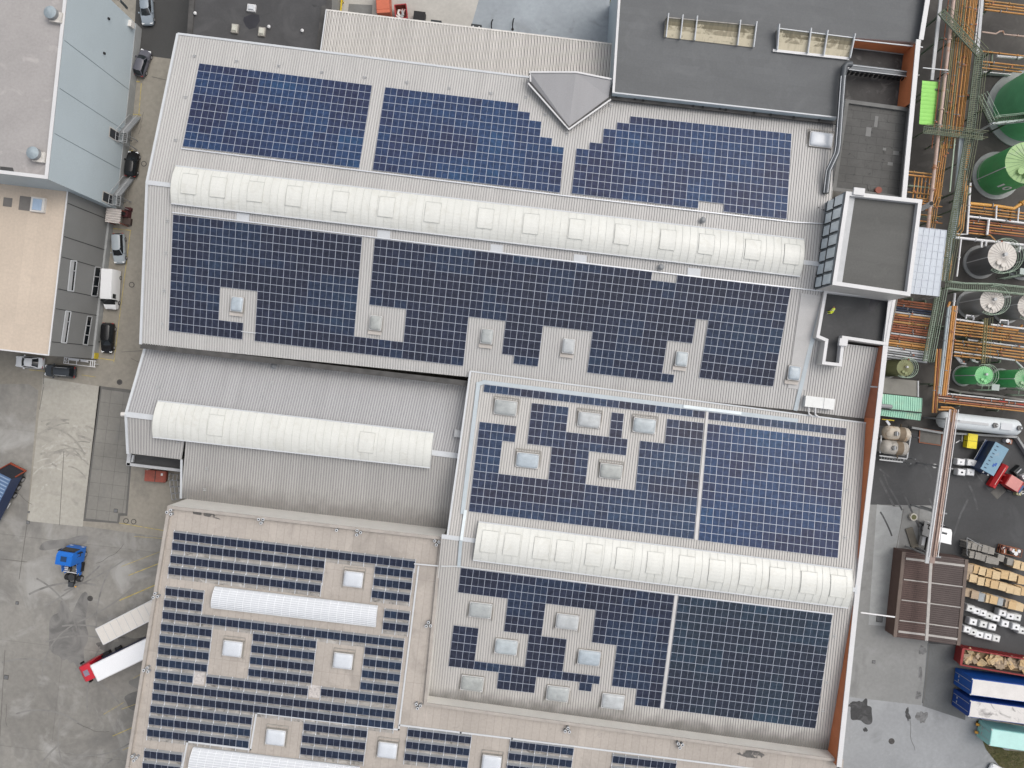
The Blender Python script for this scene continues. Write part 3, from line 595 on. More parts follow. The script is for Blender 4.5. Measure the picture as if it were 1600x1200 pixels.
for k in range(6):
    mb = MB(); p = tf((k + .6) / 7, 11.2, .15); q = tf((k + .6) / 7, 10.95, .9); mb.tube([p, q, q + Vector((0, .3, .25))], .06, blk, 6); mb.build('wall_light', tw)
c = W(1341, 300, zt); mb = MB(); mb.box(c, 1.4, .9, .3, coping, TH); mb.build('parapet_box', tw)
mb = MB(); s0, s1 = W(1440, 326, 13.2), W(1455, 318, 15.2); mb.tube([s0, s1], .32, lightgrey, 14); mb.cyl((s1.x, s1.y), .28, s1.z - .02, s1.z + .06, blk, n=14); mb.build('flue', tw)
# glass canopy on its east side
gc = thing('translucent_canopy', 'pale blue translucent canopy on the right side of the tower', 'canopy', W(1450, 410, 0))
g0 = [W(1436, 355, 8.2), W(1479, 360, 7.9), W(1467, 463, 7.9), W(1418, 458, 8.2)]
mb = MB(); pl = M('translucent_sheet', (.36, .405, .46), .25, 0, .12, .15, (2, .3, 1), spec=.5, dirt=[((.32, .35, .42), .3, .5, .7, .7)]); mb.frustum([p - Vector((0, 0, .06)) for p in g0], g0, pl); mb.build('roof_sheet', gc)
mb = MB()
for i in range(6):
    t = i / 5; mb.beam(g0[0].lerp(g0[1], t) + Vector((0, 0, .03)), g0[3].lerp(g0[2], t) + Vector((0, 0, .03)), .07, .05, M('canopy_bar', (.46, .50, .56), .4))
for i in range(10): t = i / 9; mb.beam(g0[0].lerp(g0[3], t) + Vector((0, 0, .035)), g0[1].lerp(g0[2], t) + Vector((0, 0, .035)), .045, .04, MC['canopy_bar'])
mb.build('glazing_bar', gc)
for p in g0[1:3]: mb = MB(); mb.box((p.x - .2, p.y, 0), .2, .2, p.z - .1, grey_side, TH); mb.build('post', gc)
# flat roof with the person
fl = thing('flat_roof_block', 'low block with dark flat roof, white parapet and a narrow roof recess', 'factory building', (W(1338, 500, 0).x, W(1338, 500, 0).y, 0))
zp = 12.2
P2 = [W(x, y, zp) for x, y in [(1288, 455), (1400, 466), (1388, 540), (1318, 528), (1316, 574), (1284, 568), (1287, 531), (1276, 527)]]
flat_block(fl, [(1288, 452), (1400, 464), (1387, 540), (1320, 530), (1315, 573), (1284, 569), (1289, 533), (1275, 527)], zp, white_m, black_roof, coping, .9, .42)
c = W(1316, 535, zp); mb = MB(); mb.box(c + Vector((0, 0, -.1)), 1.1, .95, .5, coping, TH); mb.build('chimney_box', fl)
ZP = zp - .9
# small white box building piece on the slope
t = thing('roof_unit', 'long white box with two curved pipes on the grey roof near the right parapet', 'air handling unit', PB.P(1277, 629, 0), TH)
mb = MB(); mb.box((0, 0, -.2), 4.0, 1.5, 1.0, M('white_box', (.66, .67, .66), .5, 0, .05, 1)); mb.build('casing', t, world=False)
mb = MB(); mb.beam((.55, -.76, .83), (.55, .76, .83), .04, .04, lightgrey); mb.build('joint', t, world=False)
for s in (-1.3, -.4): mb = MB(); mb.tube([(s, -.7, .5), (s, -1.3, .6), (s + .1, -1.7, .55), (s + .5, -1.9, .5)], .11, coping, 8); mb.build('pipe', t, world=False, smooth=40)
# stained saw-tooth rooflights
cream = M('algae_stained_glazing', (.62, .56, .42), .6, 0, .15, 1.2, (2.5, .25, 1), dirt=[((.20, .17, .10), .6, .5, .72, .9), ((.10, .085, .05), 1.1, .58, .72, .8)])
sk_ = (3.2, .22, 1)
moss_g = [M('mossy_glazing_%s' % w_, c_, .7, 0, .2, 1.0, sk_, dirt=[((.52, .47, .35), .8, lo, lo + .12, .9), ((.08, .07, .045), 1.2, .6, .72, .7)]) for w_, c_, lo in (('top', (.13, .12, .085), .66), ('upper', (.17, .15, .10), .54), ('middle', (.27, .24, .17), .44), ('low', (.48, .43, .32), .40))]
for k, (q, fins, lab) in enumerate([([(1041, 28), (1181, 41), (1176, 74), (1037, 58)], (0.02, .18, .34, .82, 1), 'left of two algae stained cream rooflights in the dark roof'), ([(1216, 45), (1334, 60), (1326, 91), (1213, 78)], (.0, .42, .64, 1), 'right of two algae stained cream rooflights, with a white lower rim')]):
    c = W((q[0][0] + q[2][0]) / 2, (q[0][1] + q[2][1]) / 2, zd); t = thing('rooflight', lab, 'rooflight', c, 0, 'stained rooflights in the dark roof')
    hi = 1.0; p = [W(*q[0], zd + hi), W(*q[1], zd + hi), W(*q[2], zd + .12), W(*q[3], zd + .12)]
    mb = MB(); nr = [0, .16, .36, .62, 1]
    for r_ in range(4): mb.poly([p[0].lerp(p[3], nr[r_]), p[1].lerp(p[2], nr[r_]), p[1].lerp(p[2], nr[r_ + 1]), p[0].lerp(p[3], nr[r_ + 1])], moss_g[r_])
    b_ = [W(*q[0], zd + hi) * 1, W(*q[1], zd + hi) * 1]
    mb.poly([p[0], p[1], (p[1].x, p[1].y + .15, zd), (p[0].x, p[0].y + .15, zd)], curb_m); mb.poly([p[0], p[3], (p[3].x, p[3].y, zd), (p[0].x, p[0].y, zd)], curb_m); mb.poly([p[1], p[2], (p[2].x, p[2].y, zd), (p[1].x, p[1].y, zd)], curb_m); mb.poly([p[3], p[2], (p[2].x, p[2].y, zd), (p[3].x, p[3].y, zd)], curb_m); mb.build('glazing', t, fix=False)
    for f in fins:
        mb = MB(); A, B = p[0].lerp(p[1], f), p[3].lerp(p[2], f); mb.beam(A + Vector((0, .5, .25)), B + Vector((0, -.1, .25)), .14, .55, flash); mb.build('fin', t)
    mb = MB(); mb.beam(p[0] + Vector((0, .05, .03)), p[1] + Vector((0, .05, .03)), .12, .1, curb_m if k == 0 else flash)
    if k: mb.beam(p[3] + Vector((-.5, -.1, .08)), p[2] + Vector((0, -.1, .08)), .35, .12, coping)
    mb.build('rim', t)
# black ventilation duct
t = thing('ventilation_duct', 'dark ventilation duct bending over the dark roof edge down to the tower', 'duct', W(1320, 115, zd))
ductm = M('dark_duct', (.075, .083, .092), .45, .3, .1, 1)
pts = [W(1418, 111, 9.7), W(1366, 103, 9.8), W(1336, 101, 10.6), W(1333, 99, 11.6), W(1322, 96 + 4, 11.9), W(1319, 108, 11.9), W(1316, 130, 11.9), W(1309, 225, 11.7), W(1307, 240, 11.6), W(1294, 268, 11.4), W(1290, 300, 11.2)]
mb = MB()
pts = [W(1330, 100.5, 11.7), W(1322, 101, 11.8), W(1319, 105, 11.8), W(1317, 120, 11.8), W(1309, 228, 11.7), W(1307, 240, 11.6), W(1294, 268, 11.4), W(1290, 302, 11.2)]
mb.tube(pts, .42, ductm, 12); mb.build('duct', t, smooth=40)
mb = MB(); mb.tube([p + Vector((.1, 0, .40)) for p in pts[3:]], .06, flash, 6); mb.tube([p + Vector((-.35, 0, .25)) for p in pts[3:]], .06, flash, 6); mb.build('cable', t)
mb = MB(); mb.beam(W(1326, 105, 10.6), W(1419, 116.5, 9.9), .75, .5, ductm); mb.beam(W(1328, 101.5, 10.9), W(1420, 112.5, 10.2), .07, .07, flash); mb.beam(W(1326, 108.5, 10.9), W(1419, 119.5, 10.2), .07, .07, flash)
for k in range(13): p = W(1326 + k * 7.3, 112 + k * .9, 9.6); mb.box(p - Vector((0, 0, .6)), .3, .3, .7, blk, TH)
mb.build('cross_duct', t); mb = MB(); mb.box(W(1321, 105, 11.3), .6, .7, .5, coping, TH); mb.build('bracket', t)
# ---------------------------------------------------------------- canopy, low dark roof, heart shaped roof
cn = thing('corrugated_canopy', 'narrow canopy with dark and light corrugated roof above the north hall', 'canopy', W(730, 80, 0))
mb = MB(); A, B, C, D = W(501, 80, 6.8), W(957, 135, 6.8), W(962, 70, 6.2), W(510, 16, 6.2)
ribbed(mb, A, B, C, D, .42, canopy_roof, canopy_rib, .12, (.30, .22, .34, .14)); mb.build('roof_sheet', cn, fix=False)
edge_strip(cn, 'edge_trim', [D + up, C + up], .22, .1, canopy_roof); edge_strip(cn, 'verge_trim', [A + up, D + up], .15, .1, flash)
walls(cn, [A, B, C, D], [6.7, 6.7, 6.1, 6.1], grey_side)
ld = thing('low_black_roof_block', 'low block with black bitumen flat roof at the top of the picture', 'factory building', W(410, 30, 0))
flat_block(ld, [(300, -70), (522, -70), (518, 14), (510, 16), (500, 90), (292, 62)], 5.2, grey_wall, M('low_black_roof', (.062, .062, .064), .85, 0, .14, .2, fs=4, dirt=[((.10, .10, .102), .25, .5, .75, .6), ((.028, .028, .03), .45, .66, .74, .8)]), gutter_m, .12, .75)
mb = MB(); mb.poly([W(x, y, 5.10) for x, y in [(381, 27), (393, 22), (405, 23), (406, 33), (400, 43), (390, 46), (384, 41), (380, 32)]], M('wet_felt', (.022, .022, .028), .5, 0, .2, 1)); mb.build('damp_patch', ld)
for px, py, s, m_, lab in [(394, 14, (1.2, 1.0), coping, 'white square roof dome above the dark damp patch'), (368, 46, (.95, 1.25), domew_m, 'cream roof dome left of the damp patch on black roof'), (410, 51, (.95, 1.25), domew_m, 'cream roof dome right of the damp patch on black roof')]:
    t = thing('roof_dome', lab, 'roof dome', W(px, py, 5.1), TH, 'domes on the low black roof')
    mb = MB(); mb.box((0, 0, 0), s[0], s[1], .35, curb_m if m_ is domew_m else coping); mb.build('curb', t, world=False); mb = MB(); mb.box((0, 0, .35), s[0] * .8, s[1] * .8, .22, M('cream_dome', (.50, .50, .44), .4) if m_ is domew_m else flash, taper=.7); mb.build('dome', t, world=False)
for px, py, lab in [(306, 22, 'tiny white vent cap near the left edge of the black roof'), (421, 43, 'tiny pale vent cap beside the right cream dome'), (473, 49, 'tiny dark vent cap near the corrugated canopy')]:
    t = thing('roof_vent', lab, 'vent cap', W(px, py, 5.1)); mb = MB(); mb.cyl((0, 0), .16, 0, .3, coping, n=12); mb.build('pipe', t, world=False); mb = MB(); mb.cyl((0, 0), .24, .3, .42, coping, n=12, r2=.08); mb.build('cap', t, world=False)
ht = thing('pointed_roof', 'slate grey pointed five sided roof between hall and canopy', 'factory building', W(890, 150, 0))
hz = 11.2; hs = [W(828, 113, 10.7), W(900, 113, 11.0), W(955, 124, 10.6), W(951, 152, 10.3), W(889, 198, 10.9), W(829, 128, 10.4)]
hm = M('slate_grey_sheet', (.28, .28, .29), .6, 0, .06, .2, (2, .2, 1))
mb = MB(); mb.poly([hs[0], hs[1], hs[4], hs[5]], hm); mb.poly([hs[1], hs[2], hs[3], hs[4]], hm); mb.build('roof_slope', ht, fix=False)
walls(ht, hs, [p.z - .05 for p in hs], grey_wall)
edge_strip(ht, 'edge_trim', [hs[5] + up, hs[0] + up, hs[1] + up, hs[2] + up], .22, .12, coping)
edge_strip(ht, 'edge_trim', [hs[3] + Vector((.3, -.3, .0)), hs[4] + Vector((0, -.35, .0)), hs[5] + Vector((-.3, -.2, 0))], .2, .12, coping)
edge_strip(ht, 'gutter', [hs[3] + Vector((.1, -.1, .04)), hs[4] + Vector((0, -.1, .04)), hs[5] + Vector((-.1, 0, .04)), hs[0] + Vector((-.05, -.2, .04))], .16, .1, gutter_m)
# ---------------------------------------------------------------- barrel rooflights
def barrel(name, lab, pl, q, rise, nbars, flaps, mat=polyc, bar=polyline, cross=0, fr=(.2, .72), base=.45, group=None, barw=.04):
    """q: pixels of top-left, top-right, bottom-right, bottom-left of the base"""
    A, B, C, D = [pl.P(x, y, base) if isinstance(pl, Plane) else W(x, y, pl + base) for x, y in q]
    t = thing(name, lab, 'rooflight', ((A + C) / 2) - Vector((0, 0, base)), 0, group)
    nseg = 12
    def S(u, v, off=0):
        a, b = A.lerp(B, u), D.lerp(C, u); p = a.lerp(b, v); w = (b - a).length
        s = 2 * v - 1; R_ = (w * w / 4 + rise * rise) / (2 * rise); x = s * w / 2; h = math.sqrt(max(R_ * R_ - x * x, 0)) - (R_ - rise)
        d = (b - a).normalized(); nx = x / R_; return p + Vector((0, 0, h + off * math.sqrt(1 - nx * nx))) + d * off * nx
    mb = MB(); rings = []
    nu = 24
    for i in range(nu): # skin
        for j in range(nseg): mb.poly([S(i / nu, j / nseg), S((i + 1) / nu, j / nseg), S((i + 1) / nu, (j + 1) / nseg), S(i / nu, (j + 1) / nseg)], mat)
    for u in (0, 1): mb.poly([S(u, j / nseg) for j in range(nseg + 1)], mat)
    bm_o = mb.build('glazing', t, smooth=30)
    mb = MB(); dz = Vector((0, 0, -base - .25))
    for a, b in ((A, B), (B, C), (C, D), (D, A)): mb.poly([a, b, b + dz, a + dz], curb_m if mat is polyw else flash)
    for a, b in ((A, B), (C, D)): mb.beam(a + Vector((0, 0, .02)), b + Vector((0, 0, .02)), .16, .1, curb_m if mat is polyw else flash)
    mb.build('curb', t, fix=False)
    k = 0
    for i in range(nbars + 1):
        u = i / nbars; mb = MB(); ps = [S(u, j / nseg, .012) for j in range(nseg + 1)]
        for a, b in zip(ps[:-1], ps[1:]): mb.beam(a, b, barw, .04, bar)
        mb.build('glazing_bar', t)
    for i in range(cross):
        v = (i + 1) / (cross + 1); mb = MB(); mb.beam(S(0, v, .01), S(1, v, .01), .05, .03, bar); mb.build('cross_bar', t)
    for f, wd in flaps:
        mb = MB(); v0, v1 = fr; u0, u1 = f - wd / 2, f + wd / 2; n = 6
        for j in range(n):
            a, b = v0 + (v1 - v0) * j / n, v0 + (v1 - v0) * (j + 1) / n
            mb.poly([S(u0, a, .07), S(u1, a, .07), S(u1, b, .07), S(u0, b, .07)], mat)
        mb.poly([S(u0, v0, .07), S(u1, v0, .07), S(u1, v0, 0), S(u0, v0, 0)], bar); mb.poly([S(u0, v1, .07), S(u1, v1, .07), S(u1, v1, 0), S(u0, v1, 0)], bar)
        o = mb.build('vent_flap', t, fix=False, smooth=30); mb = MB()
        for a, b in ((S(u0, v0, .08), S(u1, v0, .08)), (S(u0, v1, .08), S(u1, v1, .08))): mb.beam(a, b, .07, .05, bar)
        for u in (u0, u1):
            for j in range(3):
                a, b = v0 + (v1 - v0) * j / 3, v0 + (v1 - v0) * (j + 1) / 3; mb.beam(S(u, a, .08), S(u, b, .08), .05, .05, bar)
        mb.build('frame', o)
    return t
fx = [298, 343, 401, 461, 533, 605, 677, 759, 830, 901, 972, 1043, 1103, 1175, 1236]
barrel('barrel_rooflight', 'longest white barrel rooflight, running along the ridge of the north hall', Plane(W(275, 257, 12.0), W(1256, 374, 12.0), W(268, 318, 12.0)), [(275, 259), (1256, 374), (1250, 432), (268, 318)], .75, 83, [((x - 270) / 985, .0242) for x in fx], base=.35, group='barrel rooflights on the metal roofs')
fx = [766, 801, 847, 882, 928, 975, 1023, 1072, 1119, 1167, 1213, 1262, 1308]
barrel('barrel_rooflight', 'white barrel rooflight of middle length along the ridge of the lower right hall', Plane(W(748, 815, 11.9), W(1330, 890, 11.9), W(740, 873, 11.9)), [(748, 815), (1331, 890), (1325, 950), (739, 875)], .75, 50, [((x - 745) / 585, .042) for x in fx], base=.35, fr=(.18, .72), group='barrel rooflights on the metal roofs')
barrel('barrel_rooflight', 'shortest white barrel rooflight with only two flaps, on the west annex', Plane(W(247, 626, 9.2), W(678, 676, 9.2), W(240, 682, 9.2)), [(247, 626), (678, 676), (672, 731), (239, 683)], .7, 36, [((340.5 - 243) / 433, .054), ((575 - 243) / 433, .054)], base=.35, fr=(.2, .75), group='barrel rooflights on the metal roofs')
barw = M('white_glazing_bar', (.78, .80, .82), .4)
polyw2 = M('grey_white_multiwall', (.56, .58, .61), .3, 0, .04, .3)
barrel('vaulted_rooflight', 'short white vaulted rooflight with a fine grid between panel rows on the beige roof', ZT, [(336, 917), (590, 947), (587, 979), (330, 949)], .45, 21, [], polyw2, barw, 9, base=.3, group='vaulted rooflights on the beige roof')
barrel('vaulted_rooflight', 'white vaulted rooflight with a fine grid cut by the bottom edge of the picture', ZT, [(302, 1168), (562, 1199), (556, 1236), (294, 1205)], .45, 21, [], polyw2, barw, 9, base=.3, group='vaulted rooflights on the beige roof')
# ---------------------------------------------------------------- dome hatches
DM = [M('frosted_dome_%s' % w_, c_, .22, 0, .16, .9, dirt=[((.22, .22, .21), .8, .56, .74, d_)]) for w_, c_, d_ in (('clear', (.38, .42, .44), .2), ('dusty', (.35, .37, .37), .5), ('bluish', (.36, .41, .45), .15), ('clouded', (.42, .44, .45), .35), ('aged', (.33, .345, .335), .6))]
def dome(px, py, w, h, pl, lab, group, wide, mat=dome_m):
    base = pl.P(px, py, 0) if isinstance(pl, Plane) else W(px, py, pl)
    c = base; t = thing('roof_dome', lab, 'roof dome', c, TH, group)
    k = (H - c.z) / F; w *= k; h *= k
    tiltx = 0
    mb = MB(); mb.box((0, 0, -.25), w * 1.12, h * 1.16, .62, curb_m, taper=.93); mb.build('curb', t, world=False)
    mb = MB(); rings = []; 
    for z, s in ((.37, 1.0), (.5, .99), (.60, .90), (.66, .7), (.69, .35)):
        r = []
        for i in range(28):
            a = 2 * math.pi * i / 28; ca, sa = math.cos(a), math.sin(a); e = .28
            r.append((math.copysign(abs(ca) ** e, ca) * w / 2 * s, math.copysign(abs(sa) ** e, sa) * h / 2 * s, z))
        rings.append(r)
    dome.k = (getattr(dome, 'k', 0) + 7) % 5
    if mat is dome_m: mat = DM[dome.k]
    mb.loft(rings, mat); mb.build('dome', t, world=False, smooth=50)
    mb = MB()
    for a, b in (((-1, -1), (1, -1)), ((1, -1), (1, 1)), ((1, 1), (-1, 1)), ((-1, 1), (-1, -1))): mb.beam((a[0] * w / 2, a[1] * h / 2, .40), (b[0] * w / 2, b[1] * h / 2, .40), .09, .08, coping)
    mb.build('frame', t, world=False)
    if not wide: 
        mb = MB(); mb.box((-.1, -h / 2 - .35, .0), w * 1.15, .55, .08, M('sill_sheet', (.44, .41, .38), .6)); mb.build('apron', t, world=False)
    else:
        mb = MB()
        for s in (-1, 1): mb.beam((s * w * .58, -h * .72, .06), (s * w * .58, h * .72, .06), .1, .05, curb_m)
        mb.beam((-w * .58, h * .74, .06), (w * .58, h * .74, .06), .12, .05, curb_m); mb.build('base_frame', t, world=False)
G1 = 'small domes in the lower slope of the north hall'
for i, (x, y) in enumerate([(372, 476), (588, 505), (761, 526), (888, 541), (1064, 561)]):
    dome(x, y, 18, 22, PB, 'small upright dome, %s from the left among the panels of the north hall' % ORD[i], G1, False)
dome(1239, 583, 18, 21, PB, 'small upright dome beside the blue grey strip, right of all north hall panels', G1, False)
dome(1281, 220, 35, 22, PA, 'wide white dome at the upper right corner of the north hall roof', None, True, domew_m)
for x, y, lab in [(790, 637, 'wide frosted dome nearest the upper left corner of the south hall panels'), (920, 656, 'wide frosted dome left of the short offset panel column'), (1006, 665, 'wide frosted dome right of the short offset panel column'), (824, 719, 'wide frosted dome, left of the two in the second dome row of the south hall'), (954, 736, 'wide frosted dome, right of the two in the second dome row of the south hall')]:
    dome(x, y, 34, 22, PC, lab, 'wide domes in the upper slope of the south hall', True)
for x, y, lab in [(751, 952, 'wide frosted dome just below the left end of the south barrel rooflight'), (886, 970, 'wide frosted dome, second of the upper pair below the south barrel rooflight'), (791, 1009, 'wide frosted dome right of the small two column panel block'), (920, 1026, 'wide frosted dome above the single offset panel'), (738, 1066, 'wide frosted dome at the lower left corner of the south hall roof'), (871, 1082, 'wide frosted dome, middle of the lowest dome row on the south hall'), (957, 1094, 'wide frosted dome, right end of the lowest dome row on the south hall')]:
    dome(x, y, 34, 22, PD, lab, 'wide domes in the lower slope of the south hall', True)
for x, y, lab in [(553, 904, 'squarish white dome above the right end of the short vaulted rooflight'), (365, 1012, 'squarish white dome in the left gap of the beige roof panels'), (537, 1031, 'squarish white dome in the middle gap of the beige roof panels'), (432, 1150, 'squarish white dome inside the white cable tray corner near the bottom'), (606, 1170, 'squarish white dome below the end of the cable tray'), (768, 1190, 'squarish white dome right of the five wide panel block at the bottom edge')]:
    dome(x, y, 29, 23, ZT, lab, 'squarish domes on the beige roof', True, domew_m)
# snow guards / anchors
an = []
for x, y in [(304, 88), (370, 96), (436, 103), (503, 113), (570, 121), (636, 129), (702, 138), (767, 146), (822, 152), (852, 179), (886, 209), (922, 186), (954, 165)]: an.append((PA, x, y))
for x, y in [(262, 345), (260, 395), (257, 454), (254, 506)]: an.append((PB, x, y))
for x, y in [(290, 152), (275, 219)]: an.append((PA, x, y))
for x, y in [(1326, 716), (1323, 765), (1320, 840)]: an.append((PC, x, y))
for x, y in [(1304, 994), (1292, 1066), (1286, 1110)]: an.append((PD, x, y))
for x, y in [(428, 575), (425, 597), (247, 605)]: an.append((PE, x, y))
for x, y in [(322, 694), (323, 732), (320, 765), (278, 690)]: an.append((PF, x, y))
for i, (pl, x, y) in enumerate(an):
    c = pl.P(x, y, .05); t = thing('roof_anchor', 'small pale fall arrest anchor on the corrugated metal roofs', 'roof anchor', c, TH, 'fall arrest anchors on the metal roofs')
    mb = MB(); mb.beam((-.25, -.12, .05), (.25, -.12, .05), .07, .06, lightgrey); mb.beam((-.25, .12, .05), (.25, .12, .05), .07, .06, lightgrey); mb.build('base', t, world=False); mb = MB(); mb.cyl((0, 0), .05, .0, .14, lightgrey, n=8); mb.build('post', t, world=False)
for x, y, pl, lab in [(1097, 345, PA, 'small roof fan cowl above the long barrel rooflight near its right end'), (1032, 418, PB, 'small roof fan cowl below the long barrel rooflight'), (430, 572, PE, 'small vent cowl near the top edge of the west annex')]:
    c = pl.P(x, y, 0); t = thing('vent_cowl', lab, 'vent cowl', c, TH, 'vent cowls on the metal roofs'); mb = MB(); mb.cyl((0, 0), .3, -.1, .5, lightgrey, n=14); mb.build('pipe', t, world=False); mb = MB(); mb.cyl((0, 0), .42, .5, .75, grey_side, n=14, r2=.2); mb.build('cap', t, world=False)
# ---------------------------------------------------------------- solar arrays
frame_m = M('panel_frame', (.37, .40, .47), .45, .2, .04, 2)
def cellmats(tag_, cols):
    out = []
    for i, c in enumerate(cols):
        l_ = c[0] * .25 + c[1] * .6 + c[2] * .15; k_ = .18 if tag_ == 'blue' else .32; c = tuple(v_ * (1 - k_) + l_ * k_ for v_ in c)
        m = bpy.data.materials.new('solar_glass_%s_%d' % (tag_, i)); m.use_nodes = True; nt = m.node_tree; N = nt.nodes; L = nt.links; b = N['Principled BSDF']
        g = N.new('ShaderNodeNewGeometry'); t = N.new('ShaderNodeTexNoise'); t.inputs['Scale'].default_value = 2.2; t.inputs['Detail'].default_value = 5; L.new(g.outputs['Position'], t.inputs['Vector'])
        q = N.new('ShaderNodeMapRange'); q.inputs[1].default_value = .3; q.inputs[2].default_value = .7; q.inputs[3].default_value = .72; q.inputs[4].default_value = 1.28; L.new(t.outputs['Fac'], q.inputs[0])
        v = N.new('ShaderNodeVectorMath'); v.operation = 'SCALE'; v.inputs[0].default_value = c; L.new(q.outputs[0], v.inputs['Scale']); L.new(v.outputs[0], b.inputs['Base Color'])
        b.inputs['Roughness'].default_value = .3; b.inputs['Specular IOR Level'].default_value = .13
        out.append(m)
    return out
PAL = {'blue': cellmats('blue', [(.023, .043, .105), (.025, .037, .088), (.021, .049, .122), (.026, .034, .078), (.019, .058, .140)]),  # tints per array: partly sky reflection put into the glass colour
       'navy': cellmats('navy', [(.024, .032, .064), (.025, .031, .059), (.022, .038, .080), (.024, .030, .056), (.022, .045, .092)]),
       'mid': cellmats('mid', [(.024, .039, .088), (.026, .034, .073), (.022, .046, .105), (.028, .032, .064), (.020, .050, .115)]),
       'slate': cellmats('slate', [(.024, .039, .064), (.025, .035, .059), (.022, .044, .076), (.025, .033, .058), (.022, .053, .092)]),
       'dark': cellmats('dark', [(.019, .027, .056), (.020, .027, .053), (.018, .030, .062), (.020, .026, .050), (.018, .035, .074)])}
XC = [-.5, -.483, -.008, .008, .483, .5]; YC = [-.5, -.472, .472, .5]
def module_mesh(glass, name):
    me = bpy.data.meshes.new(name); v = []; f = []; mi = []
    for y in YC:
        for x in XC: v.append((x, y, .04))
    for j in range(3):
        for i in range(5):
            f.append((j * 6 + i, j * 6 + i + 1, j * 6 + i + 7, j * 6 + i + 6)); mi.append(1 if j == 1 and i in (1, 3) else 0)
    n = len(v); v += [(-.5, -.5, 0), (.5, -.5, 0), (.5, .5, 0), (-.5, .5, 0)]
    c = [0, 5, 23, 18]
    for k in range(4): f.append((n + k, n + (k + 1) % 4, c[(k + 1) % 4], c[k])); mi.append(0)
    f.append((n + 3, n + 2, n + 1, n)); mi.append(0)
    me.from_pydata(v, [], f); me.materials.append(frame_m); me.materials.append(glass); me.polygons.foreach_set('material_index', mi); me.update(); return me
MODM = {k: [module_mesh(g, 'panel') for g in v] for k, v in PAL.items()}
def hashn(x, y, s):
    def h(i, j): 
        n = (i * 374761393 + j * 668265263 + s * 1442695) & 0xffffffff; n = ((n ^ (n >> 13)) * 1274126177) & 0xffffffff; return ((n ^ (n >> 16)) & 0xffff) / 65535
    i, j = math.floor(x), math.floor(y); a, b = x - i, y - j; a = a * a * (3 - 2 * a); b = b * b * (3 - 2 * b)
    return (h(i, j) * (1 - a) + h(i + 1, j) * a) * (1 - b) + (h(i, j + 1) * (1 - a) + h(i + 1, j + 1) * a) * b
def pick(px, py, rnd, k=0):
    f = hashn(px / 55, py / 45, 3 + k) * .75 + hashn(px / 20, py / 18, 8) * .25 + rnd.uniform(-.07, .07)
    if f > .78 and rnd.random() < .8: return 4
    return 2 if f > .6 else 0 if f > .44 else 1 if f > .3 else 3
def array(lab, q, cols, rows, cells, pl, pal, group='solar arrays on the metal roofs', off=.13, name='solar_array', parent_loc=None, tilt=None):
    TL, TR, BL, BR = [Vector((*p, 0)) for p in q]; rnd = random.Random(hash(lab) % 1000 if False else len(lab) * 7 + int(TL.x))
    def px(u, v):
        u /= cols; v /= rows; return TL.lerp(TR, u).lerp(BL.lerp(BR, u), v)
    def G(u, v): p = px(u, v); return pl.P(p.x, p.y, off)
    c0 = G(cols / 2, rows / 2); root = thing(name, lab, 'solar array', c0, 0, group)
    items = []
    for (c, r) in cells:
        a, b, c_, d = G(c, r), G(c + 1, r), G(c + 1, r + 1), G(c, r + 1); o = (a + b + c_ + d) / 4
        x = ((b - a) + (c_ - d)) / 2; y = ((a - d) + (b - c_)) / 2
        w = x.length; x.normalize(); h = y.length; n = x.cross(y).normalized(); y = n.cross(x)
        p = px(c + .5, r + .5); k = pick(p.x, p.y, rnd)
        mt = Matrix(((x.x * w * .996, y.x * h * .994, n.x, o.x), (x.y * w * .996, y.y * h * .994, n.y, o.y), (x.z * w * .996, y.z * h * .994, n.z, o.z), (0, 0, 0, 1)))
        items.append((o.z - (abs(o.x) + abs(o.y)) * 1e-4, k, mt))
    items.sort(key=lambda t: -t[0]); T = Matrix.Translation(-c0)
    for _, k, mt in items[:100]:
        o = bpy.data.objects.new('panel', MODM[pal][k]); COL.objects.link(o); o.parent = root; o.matrix_basis = T @ mt
    if len(items) > 100:
        v = []; f = []; mi = []
        for _, k, mt in items[100:]:
            me = MODM[pal][k]; b0 = len(v); mm = T @ mt; v += [mm @ q_.co for q_ in me.vertices]
            for p_ in me.polygons: f.append([b0 + i for i in p_.vertices]); mi.append(0 if p_.material_index == 0 else 1 + k)
        me = bpy.data.meshes.new('panels'); me.from_pydata(v, [], f); me.materials.append(frame_m)
        for g_ in PAL[pal]: me.materials.append(g_)
        me.polygons.foreach_set('material_index', mi); me.update()
        o = bpy.data.objects.new('panels', me); COL.objects.link(o); o.parent = root; o['kind'] = 'stuff'
    # mounting rails under the modules
    return root
full = lambda c, r: [(i, j) for j in range(r) for i in range(c)]
array('big full rectangle of blue panels at the upper left of the north hall', [(311.5, 99), (581.5, 133.5), (285.3, 228.7), (561.3, 262.7)], 14, 11, full(14, 11), PA, 'blue')
st = {11: 1, 12: 2, 13: 4, 14: 5}
array('blue panel array with its stepped corner at its upper right, left of the pointed roof', [(602, 136.2), (886.3, 171), (582, 265.5), (875, 301.5)], 15, 11, [(i, j) for (i, j) in full(15, 11) if j >= st.get(i, 0)], PA, 'blue')
st3 = {3: 1, 2: 2, 1: 4, 0: 5}
array('blue panel array with its stepped corner at its upper left, right of the pointed roof', [(907.3, 173), (1237, 209), (893.0, 302.3), (1229, 342.5)], 17, 11, [(i, j) for (i, j) in full(17, 11) if j >= st3.get(i, 0) and not (j == 10 and i in (10, 11))], PA, 'blue')
